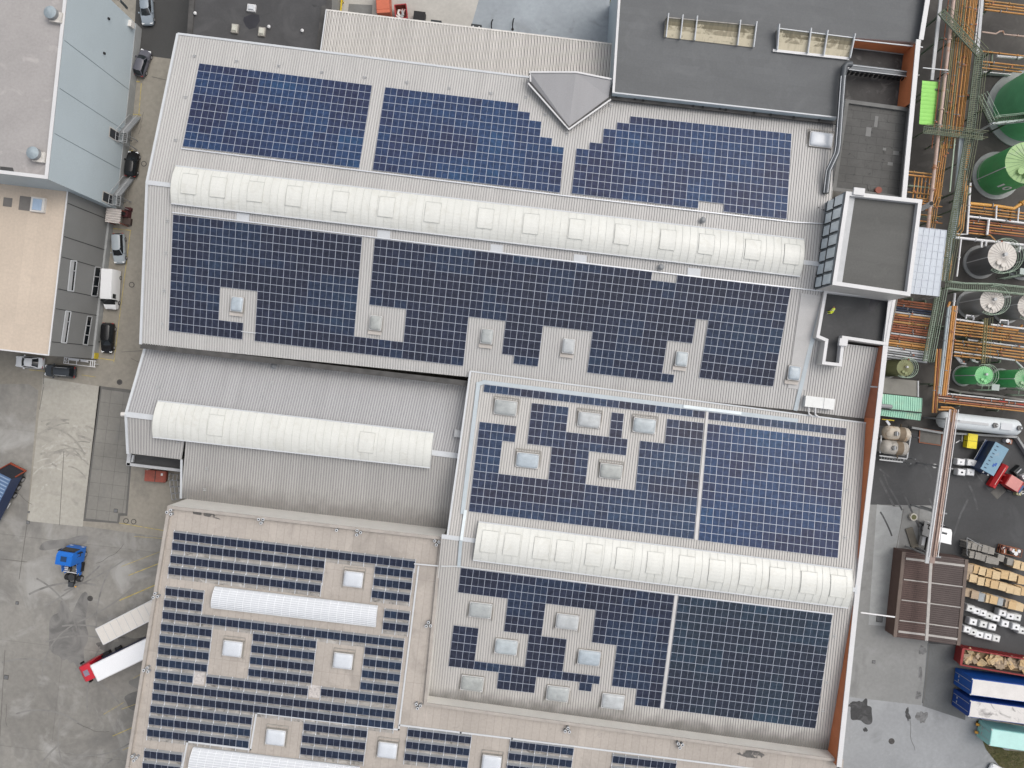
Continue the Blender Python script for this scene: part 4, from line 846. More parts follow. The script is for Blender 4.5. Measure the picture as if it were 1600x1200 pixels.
def bm(c, r):
    if c == 15 and r < 12: return False
    if r == 0 and c in (38, 39): return False
    if 5 <= r <= 7 and c == 42: return False
    if 8 <= r <= 11 and (c in (4, 5, 6, 15, 16, 17, 18, 24, 25, 26, 30, 31, 32, 33, 40, 41, 42)): return False
    if r == 12 and (c == 6 or c in (24, 25, 26, 27, 30, 31, 32, 33) or c >= 41): return False
    if r == 13 and (c == 6 or c >= 24): return False
    return True
qB = [(270.5, 335), (1236, 450.7), (263.75, 516.5), (1203, 629.5)]
cB = [(i, j) for (i, j) in full(49, 14) if bm(i, j)]
array('dark blue array with notched dome gap at the left end below the long barrel rooflight', qB, 49, 14, [(i, j) for i, j in cB if i < 15], PB, 'navy')
array('very long dark blue array with five dome gaps below the long barrel rooflight', qB, 49, 14, [(i, j) for i, j in cB if i >= 15], PB, 'navy')
array('single long row of panels along the top left edge of the south hall', [(756.8, 600.5), (1101.9, 642.5), (755.3, 612.5), (1100.8, 654)], 18, 1, full(18, 1), PC, 'mid')
array('single short row of eleven panels at the top right of the south hall', [(1107, 643.6), (1322.4, 669), (1106, 655.5), (1321.6, 681)], 11, 1, full(11, 1), PC, 'mid')
def c1(c, r):
    r += 1
    if r <= 3: return c in (4, 5, 6, 15, 16, 17)
    if r <= 5: return c not in (3, 12)
    if r <= 9: return c in (0, 1, 6, 7, 8) or c >= 13
    return True
array('blue array broken up by five wide domes on the upper slope of the south hall', [(754.2, 620.5), (1099.9, 660.9), (732.4, 799), (1084, 842.6)], 18, 14, [(i, j) for i, j in full(18, 14) if c1(i, j)] + [(10.5, 0), (10.5, 1), (10.5, 2)], PC, 'mid')
array('full blue array at the right end of the upper slope of the south hall', [(1105.6, 661.6), (1321, 687.4), (1091, 844), (1309, 872)], 11, 14, full(11, 14), PC, 'blue')
def d1(c, r):
    if r <= 2: return True
    if r <= 6: return c in (4, 5, 6) or c >= 11
    if r <= 10: return c in (0, 1, 6, 7, 8) or c >= 13
    if r == 11: return c != 12
    return c in (4, 5, 6, 15, 16)
array('dark array broken up by seven wide domes on the lower slope of the south hall', [(720.3, 886.9), (1053.6, 929.9), (697.5, 1066.5), (1031.2, 1106.2)], 17, 14, [(i, j) for i, j in full(17, 14) if d1(i, j)] + [(10.45, 12)], PD, 'navy')
array('full slate blue array at the right end of the lower slope of the south hall', [(1060.1, 930.5), (1300.8, 960.3), (1037.1, 1107.5), (1274, 1138.1)], 12, 14, full(12, 14), PD, 'slate')
# ---- tilted rows on the beige roof
ballast = M('weathered_ballast_sheet', (.31, .295, .275), .8, 0, .18, .6, dirt=[((.10, .095, .088), .8, .54, .68, .85), ((.50, .48, .45), .6, .58, .7, .8)])
def rack(lab, x0, y0, n, gap=True, hgt=12.1, pitch=19.82, post=True):
    s = 7; k = (H - ZT) / F
    A = W(x0, y0, ZT); u = UX; pw = pitch * 1.0075 * k; hh = hgt * k
    root = thing('solar_rack', lab, 'solar panel row', A + u * pw * n / 2 - UY * hh / 2, 0, 'tilted panel rows on the beige roof')
    L0 = root.location; ta = math.radians(9); y = (UY * math.cos(ta) + Vector((0, 0, math.sin(ta)))); nn = u.cross(y); rnd = random.Random(int(x0 * 3 + y0)); hm_ = hh / math.cos(ta)
    for i in range(n):
        o = A + u * pw * (i + .5) - UY * hh / 2 + Vector((0, 0, .12 + hh * math.tan(ta) / 2)); q = pick(x0 + i * 20, y0, rnd, 5)
        mt = Matrix(((u.x * pw * .985, y.x * hm_, nn.x, o.x - L0.x), (u.y * pw * .985, y.y * hm_, nn.y, o.y - L0.y), (u.z * pw * .985, y.z * hm_, nn.z, o.z - L0.z), (0, 0, 0, 1)))
        p = bpy.data.objects.new('panel', MODM['dark'][q]); COL.objects.link(p); p.parent = root; p.matrix_basis = mt
    # wind deflector behind the high edge
    B = A + Vector((0, 0, .12 + hh * math.tan(ta))); mb = MB(); e = A + u * pw * n
    mb.poly([A + UY * .16 + Vector((0, 0, .03)), e + UY * .16 + Vector((0, 0, .03)), e + Vector((0, 0, B.z - A.z - .02)), B + Vector((0, 0, -.02))], grey_side); mb.build('deflector', root, fix=False)
    for i in range(n + 1):
        p = A + u * pw * i; mb = MB(); mb.beam(p - UY * (hh + (.62 if gap else .15)) + Vector((0, 0, .08)), p + UY * (.25 if post else .1) + Vector((0, 0, .10)), .085, .06, rail_m)
        mb.beam(p + UY * .02 + Vector((0, 0, .05)), p + UY * .02 + Vector((0, 0, B.z - A.z + .06)), .06, .06, rail_m); mb.build('rail', root)
    if gap:
        a, b = A - UY * (hh + .12) + Vector((0, 0, .025)), e - UY * (hh + .12) + Vector((0, 0, .025)); d_ = -UY * .5
        mb = MB(); mb.poly([a, b, b + d_, a + d_], ballast); mb.poly([a - d_ * .05 + Vector((0, 0, .1)), b - d_ * .05 + Vector((0, 0, .1)), b, a], ballast); mb.build('ballast_strip', root, fix=False)
nm = {1: 'one panel', 2: 'two panels', 3: 'three panels', 4: 'four panels', 5: 'five panels', 6: 'six panels', 8: 'eight panels', 12: 'twelve panels', 19: 'nineteen panels'}
RK = [
 (272.9, 830.4, 19, 'topmost nineteen panel row on the beige roof'), (270.7, 846.7, 12, 'second row from the top, left part, twelve panels long'), (268, 866.7, 12, 'third row from the top, left part, twelve panels long'), (264.9, 884.4, 12, 'twelve panel row just above the short vaulted rooflight'),
 (586.7, 884, 3, 'three panel row right of the first dome, upper one'), (584.8, 902.2, 3, 'three panel row right of the first dome, middle one'), (582, 921, 3, 'three panel row right of the first dome, lowest one'),
 (260.4, 917.3, 3, 'upper three panel row left of the vaulted rooflight'), (258, 935.7, 3, 'lower three panel row left of the vaulted rooflight'),
 (601.5, 952.1, 2, 'upper two panel row right of the vaulted rooflight'), (599.4, 970.6, 2, 'lower two panel row right of the vaulted rooflight'),
 (255.7, 954, 19, 'nineteen panel row directly below the short vaulted rooflight')]
for i, (x, y) in enumerate([(253.3, 972.9), (251, 991), (248.9, 1009), (246.4, 1027.6)]):
    w = ('topmost', 'second', 'third', 'lowest')[i]
    RK += [(x, y, 4, '%s of four panel rows left of the left dome gap' % w), (x + 143.2, y + 15.4, 5, '%s of five panel rows between the two dome gaps' % w), (x + 317.8, y + 36.2, 3, '%s of three panel rows right of the middle dome gap' % w)]
RK += [(244, 1047.3, 3, 'three panel row left of the first bare patch'), (324, 1055, 8, 'eight panel row between the two bare patches'), (502.5, 1074, 6, 'six panel row right of the second bare patch'),
 (241.7, 1064.4, 19, 'nineteen panel row just below the two bare patches'), (239.6, 1081, 19, 'nineteen panel row along the white cable tray'),
 (236.8, 1100.3, 8, 'upper eight panel row left of the cable tray corner'), (234.3, 1118.7, 8, 'middle eight panel row left of the cable tray corner'), (231.7, 1137, 8, 'lowest eight panel row left of the cable tray corner'),
 (227, 1170.5, 3, 'three panel row at the lower left corner of the beige roof'), (224.5, 1189.5, 3, 'lowest three panel row, cut by the bottom edge at left')]
for k, (x, y, w) in enumerate([(475.7, 1128, 'left'), (637.9, 1137.4, 'second'), (797.5, 1155.5, 'third'), (957.5, 1178.7, 'right')]):
    for j in range(3):
        if y + j * 18.6 < 1204: RK.append((x - j * 2.5, y + j * 18.7, 5, '%s row of the %s five panel block below the tray' % (('upper', 'middle', 'lower')[j], w)))
for x, y, n, lab in RK: rack(lab, x, y, n, post=True)
for x, y, lab in [(311, 1059, 'left rough concrete patch in a gap of the panel rows'), (492, 1080, 'right rough concrete patch in a gap of the panel rows')]:
    mb = MB(); c = W(x, y, ZT + .01); mb.box(c, 1.55, 1.7, .06, M('rough_patch', (.5, .47, .45), .9, 0, .2, 2, dirt=[((.3, .28, .27), 2, .5, .6, .7)]), TH); mb.build('bare_patch', tan)
# ---- cable trays
tray_m = M('white_tray', (.54, .555, .57), .45, 0, .04, 1); tray_b = M('pale_blue_tray', (.41, .46, .49), .45, 0, .06, .6)
def tray(lab, pts, z, mat, w=.22, h=.1, seg=None):
    if isinstance(z, Plane): P = [z.P(x, y, .16) for x, y in pts]
    else: P = [W(x, y, z) for x, y in pts]
    t = thing('cable_tray', lab, 'cable tray', P[0], 0, 'cable trays and conduits on the roofs')
    for a, b in zip(P[:-1], P[1:]): mb = MB(); d = (b - a).normalized() * w / 2; mb.beam(a - d, b + d, w, h, mat); mb.build('tray', t)
tray('white cable tray stepping around the lowest panel rows to the hall wall', [(282, 1215), (293, 1158.5), (391.5, 1171), (400.7, 1113.5), (623, 1140), (654, 885)], ZT + .08, tray_m)
tray('white cable tray along the top of the panel blocks at the bottom edge', [(625, 1133), (720, 1144.5), (800, 1154), (1200, 1204)], ZT + .08, tray_m)
tray('white conduit crossing from the beige roof to the south hall', [(648, 881), (688, 884.5)], ZT + .5, tray_m, .16)
tray('pale blue tray along the top and left of the south hall panels', [(1244, 657), (757, 597), (747.5, 600), (723, 800)], PC, tray_b, .55, .08)
tray('short bright white tray length at the top right of the south hall', [(1070, 635), (1156, 645.5)], Plane(sN0 + Vector((0, 0, .1)), sR0 + Vector((0, 0, .1)), sR1 + Vector((0, 0, .1))), M('bright_tray', (.64, .70, .72), .4), .42)
tray('short bright white tray length beside the left end of the south barrel rooflight', [(727, 799), (721, 842)], Plane(sN0 + Vector((0, 0, .1)), sR0 + Vector((0, 0, .1)), sR1 + Vector((0, 0, .1))), MC['bright_tray'], .4)
tray('vertical pale blue tray from ridge to first panels on the lower slope', [(720, 846), (717, 884)], PD, tray_b, .45)
tray('left white conduit over the lower slope panels of the south hall', [(690, 884.5), (715, 884.7), (808, 896.5)], PD, tray_m, .14)
tray('right white conduit over the lower slope panels of the south hall', [(808, 896.5), (1025, 925), (1302, 959.5)], PD, rail_m, .14)
tray('thin conduit along the lower edge of the blue north arrays', [(284, 232), (880, 305.5), (1240, 347), (1291, 349.5)], PA, rail_m, .13)
tray('thin conduit along the upper edge of the long dark blue arrays', [(270, 332), (1118, 436), (1286, 455)], PB, rail_m, .15)
tray('short conduit crossing the narrow gap beside the left dome', [(378, 518), (399, 520.5)], PB, tray_m, .12)
# aisles between the arrays stay bare; pale aisle strips
for pl, q in [(PC, [(1103.5, 643), (1107, 643.5), (1090.2, 844), (1085, 843.4)]), (PD, [(1054.5, 930), (1059.2, 930.6), (1036.4, 1107.5), (1031.7, 1106.8)])]:
    mb = MB(); mb.poly([pl.P(x, y, .15) for x, y in q], M('walkway_sheet', (.52, .51, .50), .6)); mb.build('walkway', hall_s, fix=False)
# ---- pipe clusters on the beige roof
VP = [(268, 799, 'corner'), (410, 812, 'second cluster along the white wall'), (561, 831, 'third cluster along the white wall'), (683, 846, 'dark cluster at the junction of three roofs'), (246, 929, 'cluster on the left parapet beside the upper panel rows'), (232, 1044, 'cluster on the left parapet above the red truck level'), (213, 1181, 'cluster on the left parapet near the bottom edge'), (670, 974, 'cluster on the inner parapet beside the south hall'), (654, 1100, 'largest cluster, at the inner corner below the south hall'), (886, 1138, 'cluster along the lower white wall, left one'), (1061, 1161, 'cluster along the lower white wall, right one'), (524, 828, 'single light vent along the white wall')]
for x, y, lab in VP:
    c = W(x, y, ZT); t = thing('vent_pipe_cluster', 'small round vent pipes, ' + lab, 'vent pipes', c, random.uniform(0, 3), 'vent pipe clusters on the beige roof')
    for k in range(1 if 'single' in lab else 3):
        a = k * 2.2; mb = MB(); p = (.33 * math.cos(a), .33 * math.sin(a)) ; mb.cyl(p, .17, 0, .55, grey_side, n=12); mb.cyl(p, .2, .55, .66, flash, n=12); mb.cyl(p, .1, .66, .68, blk, n=10); mb.build('pipe', t, world=False)
mb = MB(); mb.poly([W(x, y, ZT + .012) for x, y in [(1150, 1178), (1165, 1172), (1185, 1173), (1196, 1180), (1188, 1185), (1168, 1184)]], M('damp_stain', (.10, .095, .09), .5, 0, .3, 2, dirt=[((.40, .36, .32), 1.2, .5, .6, .9)])); mb.build('damp_patch', tan)
mb = MB(); mb.poly([W(x, y, ZT + .012) for x, y in [(300, 797), (330, 800), (345, 812), (318, 806), (302, 803)]], MC['damp_stain']); mb.build('damp_patch', tan)
# ---------------------------------------------------------------- vehicles
def paint(name, c, r=.25): return M('paint_' + name, c, r, 0, .02, 1, spec=.5, fine=.01)
hub_m = M('wheel_hub', (.35, .35, .36), .4, .4, .05, 3)
lampg = M('lamp_glass', (.75, .77, .78), .15); redl = M('red_lamp', (.30, .02, .015), .3)
def wheel(t, x, y, r=.33, w=.22, n=20, name='wheel'):
    def disc(rr, y0, y1): return [[(x + rr * math.cos(2 * math.pi * k / n), yy, r + rr * math.sin(2 * math.pi * k / n)) for k in range(n)] for yy in (y0, y1)]
    mb = MB(); mb.loft(disc(r * .88, y - w / 2, y - w / 2 + .03) + disc(r, y - w / 2 + .03, y + w / 2 - .03)[0:0], blk) if False else None
    ry = [(r * .86, y - w / 2), (r, y - w / 2 + w * .2), (r, y + w / 2 - w * .2), (r * .86, y + w / 2)]
    rings = [[(x + rr * math.cos(2 * math.pi * k / n), yy, r + rr * math.sin(2 * math.pi * k / n)) for k in range(n)] for rr, yy in ry]
    mb = MB(); mb.loft(rings, blk); o = mb.build(name, t, world=False, smooth=40)
    mb = MB(); s = 1 if y > 0 else -1; mb.loft([[(x + r * .6 * math.cos(2 * math.pi * k / n), y + s * (w / 2 + d), r + r * .6 * math.sin(2 * math.pi * k / n)) for k in range(n)] for d in (-.05, .012)], hub_m); mb.build('rim', o, world=False)
def sect(x, w, z0, z1, zm, e=.9): return [(x, -w * .9, z0), (x, -w, z0 + .15), (x, -w, zm), (x, -w * e, z1), (x, w * e, z1), (x, w, zm), (x, w, z0 + .15), (x, w * .9, z0)]
def car(px, py, hd_, col, lab, L=4.4, Wd=1.8, Ht=1.48, kind='hatch', group='cars parked beside the left buildings', roofc=None):
    c = W(px, py, .7); t = thing('parked_car', lab, 'car', (c.x, c.y, 0), hd_, group); l = L / 2; w = Wd / 2
    mb = MB(); mb.loft([sect(-l, w * .72, .38, .72, .55), sect(-l + .08, w * .86, .26, .86, .66), sect(-l + .45, w * .97, .2, .93, .75), sect(-l + 1.1, w, .2, .95, .78), sect(0, w, .2, .93, .78), sect(l * .42, w, .2, .94, .76), sect(l * .62, w * .985, .2, .90, .72, .86), sect(l - .32, w * .93, .2, .76, .62, .84), sect(l - .08, w * .80, .26, .66, .54, .84), sect(l, w * .62, .36, .56, .5)], col); mb.build('body', t, world=False, smooth=35)
    # cabin: x of base rear, roof rear, roof front, windscreen base
    if kind == 'sedan': xs = (-l * .70, -l * .36, l * .10, l * .46)
    elif kind == 'estate': xs = (-l * .95, -l * .80, l * .14, l * .48)
    else: xs = (-l * .93, -l * .66, l * .12, l * .48)
    zb = .92; w0, w1 = w * .90, w * .70
    def lay(f, sh=0): # f 0 base..1 roof
        z = zb + (Ht - .04 - zb) * f; ww = w0 + (w1 - w0) * f; a = xs[0] + (xs[1] - xs[0]) * f; b = xs[3] + (xs[2] - xs[3]) * f
        return [(a, -ww * .9, z), (a + .25, -ww, z), (b - .4, -ww, z), (b, -ww * .86, z), (b + .07, 0, z), (b, ww * .86, z), (b - .4, ww, z), (a + .25, ww, z), (a, ww * .9, z), (a - .05, 0, z)]
    mb = MB(); mb.frustum(lay(0), lay(1), glassd); mb.build('glasshouse', t, world=False, smooth=50)
    def rf(z, g): 
        a, b = xs[1] - .06, xs[2] + .02; ww = w1 + g
        return [(a, -ww * .86, z), (a + .2, -ww, z), (b - .35, -ww, z), (b, -ww * .84, z), (b + .09, 0, z), (b, ww * .84, z), (b - .35, ww, z), (a + .2, ww, z), (a, ww * .86, z), (a - .04, 0, z)]
    mb = MB(); mb.frustum(rf(Ht - .06, .02), rf(Ht - .0, -.05), roofc or col); mb.build('roof', t, world=False, smooth=50)
    mb = MB()
    for s in (-1, 1):
        mb.beam((xs[3] - .05, s * w0 * .86, zb), (xs[2], s * w1 * .88, Ht - .05), .07, .05, col); mb.beam((xs[0] + .06, s * w0 * .9, zb), (xs[1], s * w1 * .9, Ht - .05), .12, .05, col); mb.beam((-.15, s * (w0 + .01), zb), (-.2, s * (w1 + .01), Ht - .05), .07, .04, blk)
    mb.build('pillars', t, world=False)
    for s in (-1, 1):
        mb = MB(); mb.box((xs[3] - .42, s * (w + .09), .93), .18, .2, .14, col); mb.build('mirror', t, world=False)
        mb = MB(); mb.box((l - .26, s * w * .66, .60), .30, .36, .13, lampg, rz=-s * .35); mb.build('headlight', t, world=False)
        mb = MB(); mb.box((-l + .10, s * w * .70, .72), .14, .34, .14, redl); mb.build('tail_light', t, world=False)
        wheel(t, l * .62, s * (w - .10)); wheel(t, -l * .60, s * (w - .10))
    return t
silver = paint('silver_blue', (.24, .28, .32)); car(229, 14, hd(.05, 1), silver, 'silver blue saloon car cut by the top edge beside the yellow bollard', 4.8, 1.86, 1.45, 'sedan')
car(222, 98, hd(.32, -1), paint('gun_metal', (.10, .10, .12)), 'dark grey car parked with its nose up beside the asphalt lane', 4.2, 1.78, 1.46)
car(206, 256, hd(.12, -1), paint('black', (.008, .008, .009)), 'small black car between the two steel stairs', 3.95, 1.75, 1.48)
car(185.5, 388, hd(.04, 1), paint('silver', (.33, .37, .40)), 'silver estate car parked between corrugated shelter and white van', 4.6, 1.8, 1.5, 'estate')
car(168, 528, hd(-.06, 1), MC['paint_black'], 'glossy black car beside the grey building below the white van', 4.6, 1.82, 1.55, 'estate')
car(46, 566, hd(-1, -.08), paint('white', (.74, .75, .76)), 'white car parked under the lower edge of the grey building', 4.3, 1.78, 1.46, 'sedan')
t = car(93.5, 580, hd(-1, -.08), paint('dark_slate', (.045, .052, .06)), 'dark slate estate car with roof rails parked right of the white car', 4.7, 1.85, 1.6, 'estate')
for s in (-1, 1): mb = MB(); mb.beam((-1.6, s * .58, 1.63), (.2, s * .58, 1.63), .05, .05, lightgrey); mb.build('roof_rail', t, world=False)
# white van
wp = MC['paint_white']
c = W(173, 452, 1.1); t = thing('white_van', 'white panel van parked beside the grey building', 'van', (c.x, c.y, 0), hd(-.05, 1))
mb = MB(); b_ = lambda x, w, z: [(x, -w, .35), (x, -w, 1.3), (x, -w * .86, z - .1), (x, -w * .78, z), (x, w * .78, z), (x, w * .86, z - .1), (x, w, 1.3), (x, w, .35)]
mb.loft([b_(-2.9, .93, 2.35), b_(-2.8, .98, 2.42), b_(1.35, .98, 2.42), b_(1.6, .96, 2.30)], wp); mb.build('body', t, world=False, smooth=30)
mb = MB(); mb.loft([[(1.55, -.97, .35), (1.55, -.97, 1.3), (1.55, .97, 1.3), (1.55, .97, .35)], [(2.25, -.95, .35), (2.25, -.93, 1.22), (2.25, .93, 1.22), (2.25, .95, .35)], [(2.85, -.86, .4), (2.85, -.82, .98), (2.85, .82, .98), (2.85, .86, .4)], [(2.98, -.7, .45), (2.98, -.66, .8), (2.98, .66, .8), (2.98, .7, .45)]], wp); mb.build('bonnet', t, world=False, smooth=40)
mb = MB(); mb.frustum([(1.4, -.93, 1.28), (2.3, -.88, 1.22), (2.3, .88, 1.22), (1.4, .93, 1.28)], [(1.4, -.80, 2.3), (1.62, -.76, 2.28), (1.62, .76, 2.28), (1.4, .80, 2.3)], glassd); mb.build('windscreen', t, world=False)
for s in (-1, 1):
    mb = MB(); mb.poly([(.75, s * .99, 1.35), (1.45, s * .985, 1.35), (1.40, s * .90, 2.05), (.75, s * .90, 2.05)], glassd); mb.build('side_window', t, world=False, fix=False)
    mb = MB(); mb.box((1.75, s * 1.1, 1.25), .2, .25, .3, blk); mb.build('mirror', t, world=False)
    mb = MB(); mb.box((2.85, s * .62, .72), .25, .32, .2, lampg); mb.build('headlight', t, world=False)
    wheel(t, 1.95, s * .86, .36, .25); wheel(t, -1.85, s * .86, .36, .25)
# ---- tractor units and trailers (local +x forward)
def tractor(t, col, rear=-2.6, cabh=3.7, spoiler=False, lowz=False, hatch=grey_side, cabcol2=None):
    mb = MB()
    for s in (-.42, .42): mb.beam((rear, s, .85), (2.2, s, .85), .12, .25, blk)
    for x in (rear, -1.2, .2): mb.beam((x, -.45, .85), (x, .45, .85), .12, .2, blk)
    mb.build('chassis', t, world=False)
    z = cabh; mb = MB()
    S = lambda x, w, z0, z1: [(x, -w, z0), (x, -w, z1 - .25), (x, -w * .93, z1), (x, w * .93, z1), (x, w, z1 - .25), (x, w, z0)]
    mb.loft([S(.95, 1.2, .7, z - .05), S(1.1, 1.25, .7, z), S(2.4, 1.25, .7, z - .02), S(2.85, 1.23, .7, z - .35), S(3.05, 1.22, .7, 2.0), S(3.15, 1.2, .5, 1.7), S(3.15, 1.18, .4, 1.0)], col); mb.build('cab', t, world=False, smooth=25)
    mb = MB(); mb.poly([(2.93, -1.05, z - .6), (2.93, 1.05, z - .6), (3.10, 1.12, 1.85), (3.10, -1.12, 1.85)], glassd); mb.poly([(3.02, -1.1, z - .62), (3.02, 1.1, z - .62), (2.93, 1.1, z - .45), (2.93, -1.1, z - .45)], blk); mb.build('windscreen', t, world=False, fix=False)
    mb = MB(); mb.box((1.9, 0, z), .75, .85, .05, hatch); mb.build('roof_hatch', t, world=False)
    for s in (-1, 1):
        mb = MB(); mb.poly([(2.05, s * 1.26, 1.75), (2.8, s * 1.25, 1.75), (2.7, s * 1.22, 2.75), (2.05, s * 1.25, 2.75)], glassd); mb.build('side_window', t, world=False, fix=False)
        mb = MB(); mb.box((2.75, s * 1.5, 2.0), .14, .3, .8, blk); mb.beam((2.6, s * 1.25, 2.75), (2.75, s * 1.5, 2.75), .06, .06, blk); mb.build('mirror', t, world=False)
        mb = MB(); mb.box((3.1, s * .85, .75), .12, .45, .22, lampg); mb.build('headlight', t, world=False)
        wheel(t, 1.95, s * 1.03, .5, .32, name='front_wheel'); wheel(t, -1.75, s * .92, .5, .58, name='rear_wheel')
        mb = MB(); mb.box((.1, s * 1.05, .45), 1.3, .45, .65, blk if not lowz else lightgrey); mb.build('fuel_tank', t, world=False)
    mb = MB(); mb.cyl((-1.55, 0), .5, 1.08, 1.18, M('greasy_steel', (.06, .06, .06), .4, .4, .2, 3), n=20); mb.build('fifth_wheel', t, world=False)
    if spoiler:
        mb = MB(); mb.frustum([(.95, -1.2, z - .1), (2.3, -1.15, z - .05), (2.3, 1.15, z - .05), (.95, 1.2, z - .1)], [(.75, -1.2, z + .28), (1.3, -1.1, z + .26), (1.3, 1.1, z + .26), (.75, 1.2, z + .28)], col); mb.build('spoiler', t, world=False)
def box_trailer(t, L, zr, roofm, sidem, panels=0, front=True, x0=0):
    """box body from x0 back to x0-L"""
    mb = MB(); w = 1.27; mb.box((x0 - L / 2, 0, 1.1), L, 2 * w, zr - 1.1, sidem, mtop=roofm); mb.build('box_body', t, world=False)
    mb = MB()
    for s in (-1, 1): mb.beam((x0, s * w, zr + .0), (x0 - L, s * w, zr + .0), .12, .1, coping)
    mb.beam((x0, -w, zr), (x0, w, zr), .1, .1, coping); mb.build('roof_rail', t, world=False)
    for k in range(panels): mb = MB(); x = x0 - L * (k + 1) / (panels + 1); mb.beam((x, -w + .1, zr + .005), (x, w - .1, zr + .005), .06, .02, lightgrey); mb.build('roof_bow', t, world=False)
    mb = MB(); mb.box((x0 - L / 2, 0, .85), L * .96, 1.0, .25, blk); mb.build('chassis', t, world=False)
    for k in range(3):
        for s in (-1, 1): wheel(t, x0 - L + 2.2 + k * 1.3, s * .98, .5, .45)
# red tractor with white trailer
hx = hd(-.9, .435); c = W(135, 1056, 3.3); fw = Vector((math.cos(hx), math.sin(hx), 0))
o = W(134, 1052, 3.7) - fw * 2.0; t = thing('red_tractor_unit', 'red lorry tractor unit coupled to the plain white box trailer', 'lorry', (o.x, o.y, 0), hx); tractor(t, paint('red', (.50, .02, .035), .35), hatch=M('tinted_hatch', (.22, .20, .26), .3))
mb = MB()
for s in (-1, 1): mb.beam((.95, s * 1.15, 2.0), (.35, s * 1.2, 2.0), .05, 2.4, MC['paint_red'])
mb.build('side_deflector', t, world=False)
c2 = W(147, 1052, 4.0); q = W(150, 1053, 4.0) ; t = thing('box_trailer', 'plain white box trailer behind the red tractor unit', 'trailer', (0, 0, 0), hx)
fr = (W(141.5, 1040, 4.0) + W(153, 1064.5, 4.0)) / 2; t.location = (fr.x, fr.y, 0); box_trailer(t, 13.6, 4.0, M('white_trailer_roof', (.78, .79, .81), .5, 0, .02, .6, dirt=[((.60, .67, .69), .8, .6, .75, .5)]), paint('navy_side', (.02, .03, .12), .4))
# parked grey white trailer
hx2 = hd(-.9, .462); t = thing('box_trailer', 'off white box trailer with roof seams and no tractor, docked above the red lorry', 'trailer', (0, 0, 0), hx2)
fr = (W(150.5, 983, 4.0) + W(160.5, 1007, 4.0)) / 2; t.location = (fr.x, fr.y, 0); box_trailer(t, 13.6, 4.0, M('grey_trailer_roof', (.60, .57, .53), .6, 0, .05, .5), white_m, 11)
mb = MB(); mb.loft([[(0, -1.2, 1.2), (0, 1.2, 1.2), (0, 1.2, 3.9), (0, -1.2, 3.9)], [(.35, -.8, 1.6), (.35, .8, 1.6), (.3, .8, 3.6), (.3, -.8, 3.6)]], blk); mb.build('cooling_unit', t, world=False)
mb = MB(); 
for s in (-.7, .7): mb.beam((-1.8, s, 0), (-1.8, s, 1.1), .15, .15, grey_side)
mb.build('landing_leg', t, world=False)
# blue tractor
hx3 = hd(.16, -1); o = W(112.5, 905, .9); fw = Vector((math.cos(hx3), math.sin(hx3), 0)); o = o + fw * 1.9
bl = paint('bright_blue', (.010, .13, .50), .3); t = thing('blue_tractor_unit', 'bright blue lorry tractor unit without trailer, standing alone in the yard', 'lorry', (o.x, o.y, 0), hx3); tractor(t, bl, cabh=3.75, hatch=M('blue_hatch', (.02, .05, .12), .3))
mb = MB()
for s in (-1, 1): mb.beam((.9, s * 1.18, 1.8), (-.6, s * 1.15, 1.3), .06, 1.0, bl); mb.beam((-.5, s * 1.12, .9), (-1.1, s * 1.12, .9), .06, .5, bl)
mb.build('side_fairing', t, world=False)
mb = MB()
for s in (-1, 1):
    for k in range(4): mb.box((.45 - k * .30, s * .85, 1.32), .2, .45 if k % 2 else .55, .03, coping)
mb.beam((-.75, -1.15, 1.33), (-.75, 1.15, 1.33), .12, .04, coping); mb.build('white_lettering', t, world=False)
mb = MB(); n = 28; cc = Vector((.92, 0, 2.3)); yz = lambda r, a: cc + Vector((-.02, r * math.cos(a), r * math.sin(a)))
for k in range(n): mb.beam(yz(.55, 2 * math.pi * k / n), yz(.55, 2 * math.pi * (k + 1) / n), .05, .07, lightgrey)
for k in range(3): mb.beam(yz(0, math.pi / 2 + k * 2.094), yz(.53, math.pi / 2 + k * 2.094), .05, .09, lightgrey)
mb.build('star_emblem', t, world=False)
mb = MB(); mb.box((-2.7, 0, .75), .7, .7, .3, M('dark_step', (.04, .045, .05), .6)); mb.build('rear_frame', t, world=False)
mb = MB(); mb.cyl((-2.9, -.75), .1, .9, 1.05, M('beacon_amber', (.7, .35, .05), .3), n=12); mb.build('marker_lamp', t, world=False)
# white tractor at right
hx4 = hd(.22, -1); o = W(1476, 836, 3.9); fw = Vector((math.cos(hx4), math.sin(hx4), 0)); o = o - fw * 1.9
t = thing('white_tractor_unit', 'white lorry tractor unit partly under the pipe bridge', 'lorry', (o.x, o.y, 0), hx4); tractor(t, wp, rear=-3.2, cabh=3.7, spoiler=True, lowz=True, hatch=M('smoke_hatch', (.06, .065, .07), .2))
o = o - fw * 3.9; t = thing('white_tank', 'pair of white plastic tanks behind the white lorry beside the brown shed', 'tank', (o.x, o.y, 0), hx4)
for s in (-.9, .9): mb = MB(); mb.box((0, s, 0), 1.2, 1.5, 1.3, wp); mb.frustum([(-.6, s - .75, 1.3), (.6, s - .75, 1.3), (.6, s + .75, 1.3), (-.6, s + .75, 1.3)], [(-.3, s - .4, 1.65), (.3, s - .4, 1.65), (.3, s + .4, 1.65), (-.3, s + .4, 1.65)], wp); mb.build('tank_body', t, world=False)
